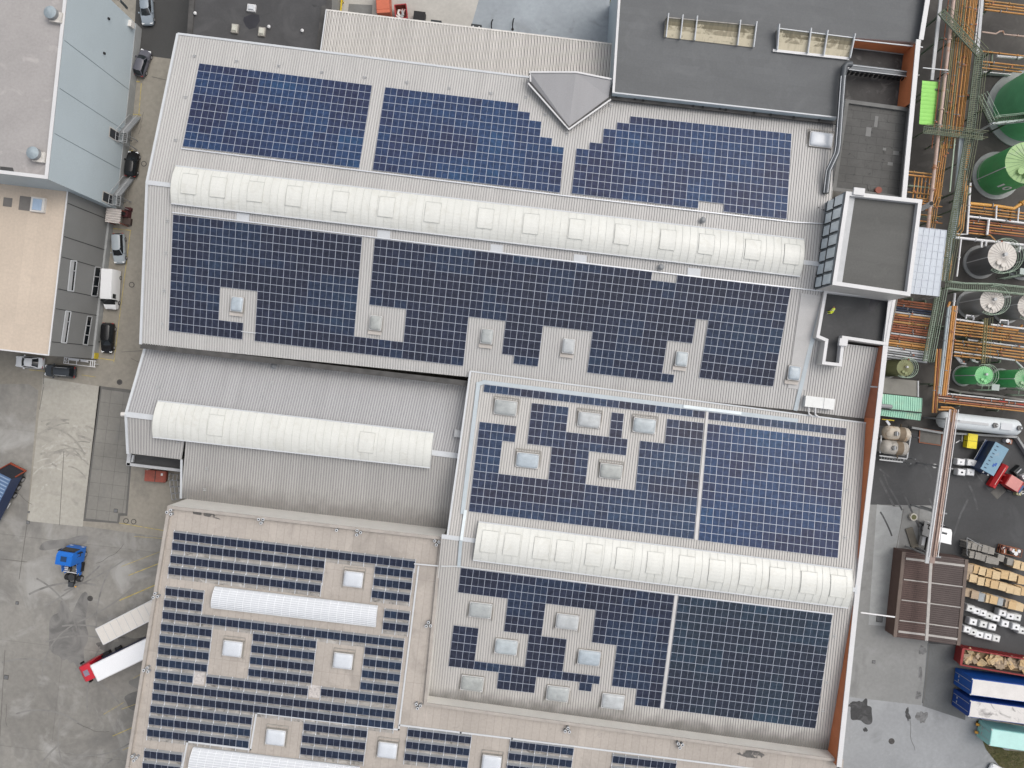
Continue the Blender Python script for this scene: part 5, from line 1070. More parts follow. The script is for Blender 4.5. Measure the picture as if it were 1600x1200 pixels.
# dark blue tipper at left edge
hx5 = hd(-.5, 1); t = thing('tipper_lorry', 'dark blue box lorry with orange red tail frame at the left edge of the yard', 'lorry', (0, 0, 0), hx5)
fr = W(30, 733, .5); t.location = (fr.x, fr.y, 0)
nb = paint('dark_navy', (.012, .028, .085), .35); mb = MB(); mb.box((4.4, 0, 1.1), 7.6, 2.5, 2.2, nb, mtop=M('ribbed_blue_roof', (.085, .14, .24), .4, 0, .1, .5)); mb.build('box_body', t, world=False)
for k in range(14): mb = MB(); x = .9 + k * .53; mb.beam((x, -1.15, 3.33), (x, 1.15, 3.33), .14, .08, M('roof_rib_blue', (.24, .32, .44), .4)); mb.build('roof_rib', t, world=False)
mb = MB(); mb.frustum([(-.35, -1.25, .9), (.6, -1.25, .9), (.6, 1.25, .9), (-.35, 1.25, .9)], [(.3, -1.25, 2.6), (.6, -1.25, 3.2), (.6, 1.25, 3.2), (.3, 1.25, 2.6)], M('black_grille', (.02, .022, .03), .5))
mb.build('tail_hopper', t, world=False)
mb = MB(); om = M('orange_red_frame', (.24, .05, .025), .5)
mb.beam((-.4, -1.35, .95), (-.4, 1.35, .95), .25, .2, om); mb.beam((.35, -1.3, 2.7), (-.4, -1.3, 1.0), .14, .14, om); mb.beam((.35, 1.3, 2.7), (-.4, 1.3, 1.0), .14, .14, om); mb.build('tail_frame', t, world=False)
mb = MB(); mb.box((4, 0, .6), 8, .9, .3, blk); mb.build('chassis', t, world=False)
for x in (1.2, 2.55, 3.9):
    for s in (-1, 1): wheel(t, x, s * 1.05, .5, .4)
mb = MB(); mb.tube([(5.0, 1.3, .9), (5.3, 1.4, 1.1), (5.8, 1.4, 1.1), (6.0, 1.3, .9)], .06, lightgrey, 6); mb.build('hose', t, world=False, smooth=40)
# ---------------------------------------------------------------- skips and boxes on the left
def skip(t, L, Wd, h, m, tp=.15, open_=True, inner=None):
    a = L / 2; b = Wd / 2; mb = MB(); B = [(-a + tp, -b + .08, .1), (a - tp, -b + .08, .1), (a - tp, b - .08, .1), (-a + tp, b - .08, .1)]; T_ = [(-a, -b, h), (a, -b, h), (a, b, h), (-a, b, h)]
    mb.frustum(B, T_, m, cap=False); mb.poly(B, m)
    if open_:
        T2 = [(p[0] * .95, p[1] * .9, h) for p in T_]; B2 = [(p[0] * .95, p[1] * .9, .2) for p in B]
        for i in range(4): j = (i + 1) % 4; mb.poly([T_[i], T_[j], T2[j], T2[i]], m); mb.poly([T2[i], T2[j], B2[j], B2[i]], inner or m)
        mb.poly(B2, inner or m)
    else: mb.poly(T_, m)
    mb.build('skip_body', t, world=False, fix=False)
    mb = MB()
    for s in (-1, 1):
        n = max(3, int(L / .8))
        for i in range(n + 1): x = -a + tp + (L - 2 * tp) * i / n; mb.beam((x, s * (b - .04), .15), (x, s * (b + .03), h - .02), .09, .09, m)
        mb.beam((-a, s * b, h), (a, s * b, h), .12, .12, m)
    mb.beam((-a, -b, h), (-a, b, h), .12, .12, m); mb.beam((a, -b, h), (a, b, h), .12, .12, m); mb.build('rim', t, world=False)
rust = M('rusty_red_paint', (.26, .07, .05), .7, 0, .2, 1, dirt=[((.13, .05, .035), 1.5, .5, .7, .6)])
c = W(243, 744, 1.2); t = thing('lidded_skip', 'rusty red lidded skip in the corner beside the annex', 'skip', (c.x, c.y, 0), hd(1, .08)); skip(t, 3.1, 1.6, 1.2, rust, .25, False)
for s in (-1, 1):
    mb = MB(); mb.box((s * .78, 0, 1.2), 1.45, 1.6, .12, rust); mb.build('lid', t, world=False)
mb = MB(); mb.box((1.0, .35, 1.325), .3, .35, .02, coping); mb.build('sticker', t, world=False); mb = MB(); mb.beam((0, -.8, 1.33), (0, .8, 1.33), .08, .06, seam_m); mb.build('hinge', t, world=False)
c = W(233, 733, .6); t = thing('debris_sheet', 'small pale triangular board leaning behind the rusty skip', 'board', (c.x, c.y, 0), .2); mb = MB(); mb.frustum([(-.3, -.05, 0), (.4, -.05, 0), (.4, .05, 0), (-.3, .05, 0)], [(-.02, -.1, 1.3), (.08, -.1, 1.3), (.08, .0, 1.3), (-.02, 0, 1.3)], white_m); mb.build('board', t, world=False)
# stacked pallets / racks by annex wall
for k in range(4):
    c = W(273 + k * 1.3, 745 + k * 10, .5); t = thing('trestle', '%s grey steel trestle frame from the top along the annex wall' % ORD[k], 'steel frame', (c.x, c.y, 0), TH + .1 * k, 'trestle frames along the annex wall')
    mb = MB()
    for y in (-.45, .45): mb.beam((-.6, y, 1.0), (.6, y, 1.0), .06, .06, grey_side)
    for x in (-.6, 0, .6): mb.beam((x, -.45, 1.0), (x, .45, 1.0), .06, .06, lightgrey)
    mb.build('top_frame', t, world=False)
    for x in (-.55, .55):
        for y in (-.42, .42): mb = MB(); mb.beam((x, y, 0), (x, y, 1), .06, .06, grey_side); mb.build('leg', t, world=False)
# corrugated shelter with red cabinet
c = W(177.5, 337, 2.4); t = thing('corrugated_shelter', 'small shelter with light corrugated roof beside the grey building', 'shelter', (c.x, c.y, 0), TH)
mb = MB(); a, b, c_, d_ = Vector((-1.1, -1.05, 2.5)), Vector((-1.1, 1.1, 2.5)), Vector((1.05, 1.1, 2.35)), Vector((1.05, -1.05, 2.35))
ribbed(mb, a, b, c_, d_, .34, M('shelter_sheet', (.58, .54, .51), .6, 0, .1, 1), M('shelter_rib', (.12, .10, .10), .7), .09, (.45, .1, .25, .2)); mb.build('roof_sheet', t, world=False, fix=False)
for x in (-1, .95):
    for y in (-.95, 1): mb = MB(); mb.box((x, y, 0), .1, .1, 2.4, rust); mb.build('post', t, world=False)
c = W(197, 334, .5); t = thing('red_cabinet', 'dark red machine half under the corrugated shelter', 'machine', (c.x, c.y, 0), TH); mb = MB(); mb.box((0, -.1, 0), 1.1, 1.0, 1.0, M('dark_red', (.065, .016, .02), .6), taper=.9); mb.box((.2, .75, 0), .9, .5, .55, MC['dark_red']); mb.build('casing', t, world=False); mb = MB(); mb.box((-.1, -.1, 1.0), .6, .5, .12, blk); mb.build('cover', t, world=False)
c = W(199, 346, .3); t = thing('brown_crate', 'low dark brown crate below the red machine', 'crate', (c.x, c.y, 0), TH); mb = MB(); mb.box((0, 0, 0), 1.2, 1.0, .5, M('dark_brown', (.06, .04, .035), .8)); mb.build('body', t, world=False); mb = MB(); mb.box((0, 0, .5), 1.25, 1.05, .06, M('dark_brown_lid', (.085, .06, .052), .8)); mb.build('lid', t, world=False)
c = W(178, 320, .6); t = thing('blue_bin', 'dark blue bin between lower stair and corrugated shelter', 'bin', (c.x, c.y, 0), TH); mb = MB(); mb.box((0, 0, .1), 1.1, .7, .95, M('bin_blue', (.015, .035, .12), .5), taper=1.08); mb.build('body', t, world=False); mb = MB(); mb.box((0, 0, 1.05), 1.25, .85, .1, MC['bin_blue']); mb.build('lid', t, world=False)
# yellow bollard
p = W(216, 49, 0); t = thing('yellow_bollard', 'thick yellow guard bollard with black rings at the corner of the blue hall', 'bollard', p); mb = MB(); ym = M('bollard_yellow', (.60, .44, .02), .5); mb.cyl((0, 0), .5, 0, .5, ym, n=20); mb.build('base', t, world=False); mb = MB(); mb.cyl((0, 0), .38, .5, 2.2, ym, n=20); mb.build('post', t, world=False)
for z in (.75, 1.15): mb = MB(); mb.cyl((0, 0), .395, z, z + .12, blk, n=20); mb.build('ring', t, world=False)
# white ladder rack under the grey building
c = W(125, 566, 1.0); t = thing('white_rack', 'white steel rack lying along the lower end of the grey building', 'rack', (c.x, c.y, 0), hd(1, .12)); mb = MB()
for y in (-.45, .45): mb.beam((-2.4, y, 1), (2.4, y, 1), .1, .1, coping)
mb.build('rail', t, world=False)
for x in (-2.4, -2.1, -1.75, -.5, 1.6, 1.9, 2.2): mb = MB(); mb.beam((x, -.45, 1), (x, .45, 1), .1, .08, coping); mb.build('rung', t, world=False)
mb = MB(); mb.box((-.9, .3, 1.05), 1.5, .35, .06, coping); mb.box((.7, .3, 1.05), 1.2, .35, .06, coping); mb.build('shelf', t, world=False)
for x in (-2.3, 2.3): mb = MB(); mb.beam((x, 0, 0), (x, 0, 1), .1, .1, coping); mb.build('leg', t, world=False)
# top yard
c = W(600, 6, 1.2); t = thing('orange_skip', 'orange red closed waste container above the corrugated canopy', 'container', (c.x, c.y, 0), hd(.06, 1)); om2 = M('faded_orange_paint', (.50, .13, .07), .6, 0, .06, 1); mb = MB(); mb.box((0, 0, .15), 3.6, 2.0, 1.9, om2); mb.build('body', t, world=False)
mb = MB(); mb.beam((1.2, -1, 2.06), (1.2, 1, 2.06), .12, .06, om2); mb.beam((-1.8, -1.02, 2.06), (1.8, -1.02, 2.06), .08, .08, rust); mb.beam((-1.8, 1.02, 2.06), (1.8, 1.02, 2.06), .08, .08, rust); mb.build('rib', t, world=False)
mb = MB(); mb.beam((1.85, -1.2, .6), (1.85, 1.2, .6), .15, .4, rust); mb.build('push_bar', t, world=False)
c = W(627, 20, .8); t = thing('red_skip', 'open red skip filled with pale scrap beside the orange container', 'skip', (c.x, c.y, 0), hd(.1, 1)); skip(t, 2.1, 1.75, 1.15, M('bright_red_paint', (.34, .03, .035), .5), .15, True, rust)
rnd = random.Random(5)
for k in range(9): mb = MB(); mb.box((rnd.uniform(-.7, .7), rnd.uniform(-.5, .5), .7 + rnd.uniform(0, .3)), rnd.uniform(.4, .8), rnd.uniform(.15, .4), .12, rnd.choice([white_m, M('pinkish_scrap', (.45, .28, .26), .7), plinth_m]), rnd.uniform(0, 3)); mb.build('scrap_piece', t, world=False)
for x, y, w, h, lab in [(655, 26, 1.7, 1.5, 'dark green black square cabinet above the canopy'), (681, 36, 1.6, .9, 'left black dock light box with two white lamps above the canopy'), (744, 42, 1.6, .8, 'right black dock light box with two white lamps above the canopy')]:
    c = W(x, y, 1.0); t = thing('dock_box', lab, 'box', (c.x, c.y, 0), TH, 'black boxes at the canopy edge'); mb = MB(); mb.box((0, 0, 0), w, h, 1.0, M('box_black', (.022, .026, .028), .6)); mb.build('body', t, world=False)
    if w < 1.7:
        for s in (-.45, .45): mb = MB(); mb.cyl((s, .0), .11, 1.0, 1.08, coping, n=12); mb.build('lamp', t, world=False)
    else: mb = MB(); mb.box((0, 0, 1.0), 1.75, 1.55, .06, blk); mb.build('lid', t, world=False)
for x, y, lab in [(768, 43, 'left curved black hose stand at the canopy edge'), (801, 41, 'right curved black hose stand at the canopy edge')]:
    c = W(x, y, 0); t = thing('hose_stand', lab, 'hose', c, 0, 'hose stands at the canopy edge'); mb = MB(); mb.tube([(0, -.5, .1), (0, -.2, 1.0), (.1, .3, 1.3), (.2, .7, .9), (.1, .9, .2)], .09, blk, 8); mb.build('hose', t, world=False, smooth=40); mb = MB(); mb.cyl((0, -.5), .2, 0, .1, manh, n=12); mb.build('base', t, world=False)
c = W(536, 10, 0); t = thing('yellow_rail', 'yellow steel guard rail beside the weighbridge plate', 'guard rail', c); mb = MB(); mb.beam(Vector((.2, 2.5, 1)), Vector((-.1, -1.5, 1)), .2, .2, MC['bollard_yellow']); mb.build('rail', t, world=False)
for y in (2.2, .5, -1.3): mb = MB(); mb.beam((.1, y, 0), (.1, y, 1), .12, .12, MC['bollard_yellow']); mb.build('post', t, world=False)
# ---------------------------------------------------------------- plant on the right: tanks, pipes, walkways
og = M('orange_pipe', (.44, .21, .06), .55, 0, .15, .8); ob = M('ochre_pipe', (.34, .19, .065), .6, 0, .15, .8); br = M('rust_brown_pipe', (.25, .09, .045), .7, 0, .2, .8)
ol = M('olive_pipe', (.20, .185, .09), .7, 0, .15, .8); pk = M('pinkish_lagged_pipe', (.44, .33, .28), .6, 0, .12, .6, dirt=[((.36, .16, .07), .5, .55, .65, .8)]); wh = M('white_pipe', (.66, .66, .67), .5, 0, .06, 1)
bg = M('blue_grey_beam', (.32, .37, .39), .6, 0, .1, .6); gn = M('green_grey_steel', (.115, .145, .105), .7, 0, .15, .8); gl = M('pale_green_rail', (.33, .42, .33), .6, 0, .08, 1); navy = M('navy_pipe', (.02, .03, .06), .6)
PR = random.Random(77)
def bundle(lab, pipes, z=5.2, sup=None, group='pipe runs in the plant'):
    """pipes: (pixel polyline, radius, material[, dz])"""
    p0 = pipes[0][0]; c = W(*p0[len(p0) // 2], 0); c.z = 0
    t = thing('pipe_run', lab, 'pipes', c, 0, group)
    for p in pipes:
        zz = z + (p[3] if len(p) > 3 else 0); mb = MB(); pp = [W(x, y, zz) for x, y in p[0]]; mb.tube(pp, p[1], p[2], 8)
        for a, b in zip(pp[:-1], pp[1:]):
            L_ = (b - a).length; d = (b - a).normalized(); s_ = PR.uniform(.6, 4)
            while s_ < L_ - .3:
                q = a + d * s_; mb.tube([q - d * .05, q + d * .05], p[1] * 1.55 + .02, p[2] if PR.random() < .6 else grey_side, 8)
                if PR.random() < .25: mb.tube([q + d * .3, q + d * .3 + Vector((0, 0, p[1] + .35))], .05, grey_side, 6); mb.cyl((q.x + d.x * .3, q.y + d.y * .3), .14, q.z + p[1] + .33, q.z + p[1] + .38, br, n=10)
                s_ += PR.uniform(2.2, 7)
        mb.build('pipe', t, smooth=50)
    for (x0, y0, x1, y1) in (sup or []):
        a, b = W(x0, y0, z - .35), W(x1, y1, z - .35); mb = MB(); mb.beam(a, b, .22, .25, gn)
        for q in (a, b): mb.box((q.x, q.y, 0), .22, .22, z - .4, gn, TH)
        mb.build('support_frame', t)
    return t
def vx(x0, a, b, s=-.112): return [(x0 + s * a, a), (x0 + s * b, b)]
P = [(vx(1490, -40, 360, -.113), .24, pk, .3)]
for x, m_, r in [(1482, br, .07), (1495, ol, .07), (1497.5, ol, .07), (1501, ob, .09), (1504.5, og, .09), (1508, ol, .09), (1511, og, .10), (1514, ob, .08), (1516.5, og, .10), (1519, ob, .08), (1521.5, og, .10), (1524, ob, .10), (1526.5, og, .09)]:
    P.append((vx(x, -40, 232 if x < 1518 else 215), r, m_, random.uniform(-.3, .25)))
P.append((vx(1531, -40, 72), .10, wh)); P.append((vx(1515, 95, 215), .11, pk))
bundle('broad run of orange and ochre pipes leading down from the top right edge', P, 5.4, [(1470, 60, 1530, 67), (1460, 140, 1520, 147), (1478, 15, 1536, 22)])
P = []
for i, (x, m_) in enumerate([(1466, ob), (1469, og), (1472, og), (1475.5, ob)]):
    P.append(([(x + 5, 225), (x - 7 + .0, 300 + i * 4), (x - 11, 312 + i * 4), (1462 - 30 + i, 309 + i * 4)], .09, m_, .2))
for i, x in enumerate([1426, 1432, 1437, 1443, 1449]): P.append(([(x + 4, 276), (x - 2, 330)], .09, og, -.3))
for i, y in enumerate([268, 273, 300, 317, 333, 343]): P.append(([(1418, y), (1472, y + 6)], .13 if y < 275 else .09, og if i % 2 else ob, -.1))
for x in (1463, 1466.5, 1470): P.append(([(x, 285), (x - 12, 372)], .07, ob, .1))
bundle('maze of thin orange pipes between tower and green walkway', P, 5.0, [(1420, 290, 1470, 296), (1418, 335, 1466, 341)])
P = []
for x, m_, r in [(1475, ol, .07), (1479, ob, .09), (1483, lightgrey, .09), (1487, bg, .12), (1490.5, ob, .08)]: P.append(([(x, 372), (x - 7.5, 438)], r, m_))
bundle('short stretch of mixed pipes right of the translucent canopy', P, 5.0)
P = []
for i, (x, m_) in enumerate([(1505, og), (1508.5, og), (1511.5, ob)]): P.append(([(x + 8 - i, 225 if i < 2 else 292), (x, 290), (x - 7, 352 + i * 4), (x - 13, 358 + i * 5), (1494, 356 + i * 5)], .10, m_))
bundle('orange pipe bend left of the lower green tank', P, 5.0, [(1494, 300, 1516, 303)])
bundle('ochre pipes in the top right corner', [([(1538, y), (1620, y + 10)], .13, og if i % 2 else ob, 0) for i, y in enumerate([1, 6, 10, 15])], 3.5, [(1541, -2, 1540, 18)])
bundle('four ochre pipes above the upper green tank', [([(1533, 80), (1620, 90)], .10, og), ([(1533, 96), (1605, 104)], .12, og), ([(1533, 101), (1600, 109)], .10, ob), ([(1534, 106), (1596, 113)], .11, og)], 3.2, [(1550, 80, 1549, 110)])
bundle('single pinkish pipe with an expansion loop across the bare bund', [([(1534, 50), (1556, 53), (1562, 49), (1567, 49), (1569, 54), (1620, 59)], .12, pk)], 2.0)
bundle('white pipe fragment near the right edge above the upper green tank', [([(1557, 88), (1592, 91), (1600, 88), (1610, 86)], .2, wh)], 2.5)
P = [([(1515, 318), (1558, 322), (1584, 326), (1607, 310)], .25, M('yellow_orange_pipe', (.58, .30, .07), .5, 0, .1, 1))]
for i, y in enumerate([323, 328, 332]): P.append(([(1515, y), (1620, y + 12.5)], .12, og if i != 1 else ob))
bundle('orange pipes below the lower green tank, upper bundle', P, 3.0, [(1530, 318, 1528, 336), (1580, 324, 1578, 342)])
P = []
for i, y in enumerate([344, 347.5, 352, 356, 360, 364]): P.append(([(1513, y), (1620, y + 12.5)] if i < 5 else [(1513, y), (1547, y + 3.5), (1555, y + 12)], .11, og if i % 2 else br))
bundle('orange pipes below the lower green tank, lower bundle', P, 3.0, [(1545, 342, 1543, 368)])
bundle('white headers framing the pipe bundles beside the grey tanks', [([(1512, 338), (1620, 351)], .16, wh), ([(1516, 286), (1511, 366), (1494, 366)], .16, wh), ([(1492, 371), (1620, 385)], .2, wh), ([(1557, 322), (1556, 342)], .13, wh), ([(1545, 342), (1542, 367)], .18, wh), ([(1592, 325), (1590, 346)], .1, wh), ([(1502, 371), (1495, 432)], .12, wh), ([(1534, 377), (1533, 387)], .16, wh), ([(1541, 377), (1540, 385)], .16, wh), ([(1594, 385), (1592, 394)], .16, wh)], 3.4)
P = []
for i, y in enumerate([503, 508, 512.5, 517, 521.5]): P.append(([(1487, y), (1620, y + 16)] if i else [(1487, y), (1590, y + 13), (1597, y + 5)], .13 if i else .18, og if i % 2 == 0 else ob))
bundle('upper bundle of orange pipes below the lower grey tanks', P, 3.0, [(1512, 498, 1509, 528), (1536, 500, 1533, 532), (1565, 506, 1562, 536)])
P = [([(1512, 531), (1620, 545)], .13, lightgrey)]
for i, y in enumerate([532, 537, 541.5, 546, 551, 555.5]): P.append(([(1491, y), (1620, y + 16)] if i < 5 else [(1490, y), (1535, y + 5)], .13, og if i % 2 else ob))
P.append(([(1490, 550), (1586, 563), (1600, 577)], .14, lightgrey))
bundle('lower bundle of orange pipes above the small green tanks', P, 3.0, [(1514, 530, 1511, 558), (1536, 533, 1533, 562), (1565, 537, 1562, 566)])
bundle('white headers around the lower grey tanks', [([(1487, 498), (1538, 505)], .14, wh), ([(1548, 507), (1620, 516)], .14, wh), ([(1492, 458), (1484, 535), (1473, 610), (1476, 609)], .16, wh), ([(1509, 498), (1510, 492.5), (1521, 494), (1521, 500)], .13, wh), ([(1562, 505), (1563, 500), (1575, 501), (1575, 508)], .13, wh)], 3.3)
P = []
cols = [br, br, br, navy, navy, lightgrey, og, br, br, ob, br, br, br, br, lightgrey, br, br, ob, og, ob, lightgrey, lightgrey, grey_side, lightgrey, grey_side]
for i, m_ in enumerate(cols): y = 467 + i * 3.75; P.append(([(1384, y), (1456 - i * .35, y + 9)], .12 if i % 3 else .17, m_, random.uniform(-.3, .2)))
bundle('dense brown and grey pipe run right of the flat roof with the person', P, 4.6, [(1425, 466, 1412, 562), (1446, 470, 1436, 562)])
P = []
for x, m_, r in [(1463, og, .12), (1466.5, br, .10), (1469, ob, .10), (1472, bg, .18), (1475.5, lightgrey, .10), (1479, og, .16), (1482.5, og, .14), (1485.5, pk, .10)]:
    P.append(([(x + (10 if x > 1470 else 1), 478 if x > 1470 else 545), (x - 6, 618 if x > 1470 else 645)], r, m_))
P.append(([(1481, 480), (1484, 472), (1485, 473)], .18, og))
bundle('orange and blue grey pipes running down beside the small green tanks', P, 4.6, [(1455, 600, 1480, 603), (1462, 560, 1486, 563), (1472, 510, 1490, 512)])
P = []
for i, (y, m_, r) in enumerate([(613, wh, .10), (617, br, .14), (621, pk, .11), (625, br, .13), (628, og, .1)]): P.append(([(1462 + i, y), (1620, y + 17)], r, m_))
P.append(([(1560, 627), (1620, 635)], .13, M('red_pipe', (.45, .02, .02), .5)))
bundle('brown and red pipes between the small green tanks and the long white tank', P, 2.6, [(1500, 614, 1499, 634), (1560, 622, 1559, 642)])
for x, y, lab in [(1505, 563, 'left pair of grey drop pipes above the small green tanks'), (1524, 560, 'thin white valve loop above the small green tanks')]:
    bundle(lab, [([(x - 14, y - 8), (x - 4, y + 4), (x + 4, y + 6)], .14, lightgrey), ([(x - 11, y - 8), (x - 1, y + 4)], .14, lightgrey)], 2.6)
# pipe bridge over the yard
t = thing('pipe_bridge', 'long pipe bridge with grey tray and pinkish pipes crossing the yard to the brown shed', 'pipe bridge', W(1470, 760, 0))
zb_ = 6.0; A, B = (1488, 640), (1456, 878)
def off(dx): return W(A[0] + dx, A[1], zb_), W(B[0] + dx, B[1], zb_)
mb = MB(); a, b = W(1481, 652, zb_), W(1448, 880, zb_); mb.beam(a, b, .55, .18, lightgrey); a, b = W(1455, 870, 4.6), W(1447.5, 1001, 4.6); mb.beam(a, b, .42, .15, M('weathered_tray', (.38, .36, .34), .7, 0, .15, .8)); mb.build('cable_tray', t)
mb = MB(); a, b = W(1488, 640, zb_ - .05), W(1456, 880, zb_ - .05); mb.beam(a, b, .75, .1, M('rusty_deck', (.28, .21, .185), .8, 0, .2, .8)); mb.build('deck', t)
for dx, m_, r in [(-4, wh, .09), (3, pk, .11), (6, pk, .1), (9.5, wh, .07)]:
    mb = MB(); a, b = W(1488 + dx, 640, zb_ + .15), W(1456 + dx, 870, zb_ + .15); mb.tube([a, b], r, m_, 8); mb.build('pipe', t, smooth=50)
mb = MB(); mb.tube([W(1466, 640, 5.6), W(1484, 640, 5.8), W(1489, 643, 6), W(1487, 660, 6)], .14, og, 8); mb.tube([W(1470, 636, 5.6), W(1487, 637, 5.8), W(1492, 640, 6), W(1491, 655, 6)], .14, og, 8); mb.build('bend', t, smooth=50)
for y in (655, 730, 800, 868):
    xl = 1479 - (y - 655) * .138; mb = MB(); a, b = W(xl, y, 5.7), W(xl + 20, y + 2.5, 5.7); mb.beam(a, b, .2, .25, grey_side)
    for q in (a.lerp(b, .1), a.lerp(b, .9)): mb.box((q.x, q.y, 0), .22, .22, 5.6, grey_side, TH)
    mb.build('trestle', t)
# walkways
def walkway(lab, pts, z, w=.9, rail=gl, side=(1, -1), deck=gn):
    Pz = [W(x, y, z) for x, y in pts]; t = thing('walkway', lab, 'walkway', (Pz[0].x, Pz[0].y, 0), 0, 'steel walkways in the plant')
    for a, b in zip(Pz[:-1], Pz[1:]):
        d = (b - a); L_ = d.length; d.normalize(); n = Vector((-d.y, d.x, 0)); mb = MB()
        k = int(L_ / .28)
        for i in range(k): c = a.lerp(b, (i + .5) / k); mb.beam(c - n * w / 2, c + n * w / 2, .13, .05, deck)
        for s in (-1, 1): mb.beam(a + n * s * w / 2, b + n * s * w / 2, .10, .18, deck)
        mb.build('grating', t)
        for s in side:
            mb = MB()
            for h in (.55, 1.1): mb.tube([a + n * s * w / 2 + Vector((0, 0, h)), b + n * s * w / 2 + Vector((0, 0, h))], .035, rail, 6)
            k2 = max(1, int(L_ / 1.6))
            for i in range(k2 + 1): c = a.lerp(b, i / k2) + n * s * w / 2; mb.tube([c, c + Vector((0, 0, 1.1))], .03, rail, 6)
            mb.build('handrail', t)
        k3 = max(1, int(L_ / 6))
        for i in range(k3): c = a.lerp(b, (i + .5) / k3); mb = MB(); mb.box((c.x, c.y, 0), .18, .18, z - .1, deck, TH); mb.build('post', t)
    return t
olr = M('olive_rail', (.19, .21, .13), .7, 0, .1, 1)
walkway('olive walkway running diagonally across the orange pipes near the top', [(1470, 18), (1532, 86)], 6.3, 1.0, olr, (1, -1))
walkway('long olive walkway following the pipes down past the green tanks', [(1530, 84), (1515, 212), (1473, 440)], 6.2, 1.15, olr, (1, -1))
walkway('short olive walkway crossing the pipes below the lime green roof', [(1442, 203), (1536, 214)], 6.3, .9, olr, (1, -1))
walkway('green walkway crossing between the upper and lower grey tanks', [(1476, 446), (1500, 449), (1545, 450), (1620, 458)], 5.6, 1.0, gl, (1, -1))
walkway('slim green walkway down to the brown pipe run', [(1468, 452), (1447, 565)], 5.4, .9, gl, (1, -1))
walkway('vertical olive ladder walkway between the lower pipe bundles', [(1541, 497), (1536, 568)], 4.4, .4, olr, (1,), ol)
mb = MB(); a, b = W(1503, 212, 5.8), W(1489, 372, 5.8); mb.beam(a, b, .75, .2, bg); mb.beam(W(1492, 216, 5.9), W(1484, 300, 5.9), .14, .14, gl); o = mb.build('steel_girder'); tag(o, 'pale blue grey steel girder beside the long olive walkway', 'girder')
mb = MB(); a, b = W(1537, -30, 5.5), W(1527, 85, 5.5); mb.beam(a, b, .4, .2, lightgrey); o = mb.build('steel_girder'); tag(o, 'light grey steel girder right of the orange pipes at the top edge', 'girder')
mb = MB(); mb.beam(W(1473, -30, 5), W(1456, 125, 5), .45, .2, lightgrey); o = mb.build('steel_girder'); tag(o, 'grey steel girder between the dark roof parapet and the pipes', 'girder')
mb = MB(); mb.beam(W(1442, 106, 6), W(1482, 110, 6), .12, .12, flash); mb.beam(W(1480, 111, 6), W(1464, 124, 3), .12, .12, blk); o = mb.build('bracket_arm'); tag(o, 'pale bracket arm reaching from the white parapet to the pipes', 'bracket')
# silos and tanks
def tank(lab, bx, by, rb, z, body, top, group, rib=None, rail=True, cover=None, ladder=False):
    """bx,by,rb: base circle in pixels"""
    c = W(bx, by, 0); r = rb * H / F; t = thing('storage_tank', lab, 'tank', c, 0, group)
    mb = MB(); mb.cyl((0, 0), r * 1.22, -.02, .25, plinth_m, n=40); mb.build('plinth', t, world=False)
    mb = MB(); n = 48; rings = [mb.ring((0, 0), r, zz, n) for zz in (.2, z)]; mb.loft(rings, body, cap=False); mb.build('shell', t, world=False, smooth=40)
    mb = MB(); ap = (0, 0, z + r * .16); R0 = mb.ring((0, 0), r * 1.0, z, n); R1 = mb.ring((0, 0), r * .12, z + r * .15, n)
    mb.loft([R0, R1], top, cap=False); mb.poly(R1, top); mb.build('roof', t, world=False, smooth=20)
    mb = MB()
    for k in range(24): a = 2 * math.pi * k / 24; ca, sa = math.cos(a), math.sin(a); mb.beam((ca * r * .97, sa * r * .97, z + .03), (ca * r * .15, sa * r * .15, z + r * .15), .035, .04, rib or lightgrey)
    mb.build('roof_rib', t, world=False)
    mb = MB(); mb.cyl((r * .05, r * .1), r * .13, z + r * .1, z + r * .15 + .35, lightgrey, n=16); mb.build('manhole', t, world=False)
    for (mx, my) in [(-.35, -.45), (-.05, -.62)]: mb = MB(); mb.cyl((mx * r, my * r), r * .16, z, z + r * .12 + .18, top, n=18); mb.build('nozzle', t, world=False)
    if rail:
        mb = MB(); rr = r * 1.18
        for h in (.1, .6, 1.1):
            a0, a1 = -2.2, 1.9; pts = [(rr * math.cos(a0 + (a1 - a0) * i / 24), rr * math.sin(a0 + (a1 - a0) * i / 24), z + h - .3) for i in range(25)]; mb.tube(pts, .035, gl, 6)
        for i in range(0, 25, 3): p = pts[i]; mb.tube([(p[0], p[1], z - .4), p], .03, gl, 6); mb.beam((p[0], p[1], z - .25), (p[0] * .83, p[1] * .83, z - .25), .06, .06, gl)
        mb.build('handrail', t, world=False)
    if cover:
        mb = MB(); a = cover; ca, sa = math.cos(a), math.sin(a); mb.beam((ca * (r + .04), sa * (r + .04), .3), (ca * (r + .04), sa * (r + .04), z), .12, .06, wh, up=(ca, sa, 0)); mb.build('level_gauge', t, world=False)
    return t
gbody = M('green_tank_paint', (.10, .40, .145), .5, 0, .12, .5, (1, 1, .25), dirt=[((.16, .36, .17), .5, .5, .75, .6), ((.06, .20, .08), .8, .6, .75, .5)]); gtop = M('pale_green_roof', (.30, .45, .20), .6, 0, .12, .5, dirt=[((.36, .37, .33), .4, .55, .7, .6)]); gtop2 = M('mint_green_roof', (.22, .52, .24), .55, 0, .1, .6)
tank('largest green tank, cut by the right edge near the top', 1600, 172, 50, 7.0, M('big_green_tank_paint', (.15, .47, .23), .5, 0, .12, .35), M('big_green_roof', (.15, .44, .23), .5, 0, .06, .3), 'green storage tanks', gbody, False)
tk = tank('green tank with white number and ribbed pale roof', 1555, 275, 30.5, 6.2, gbody, gtop, 'green storage tanks', M('green_rib', (.16, .27, .14), .6), False, 3.35)
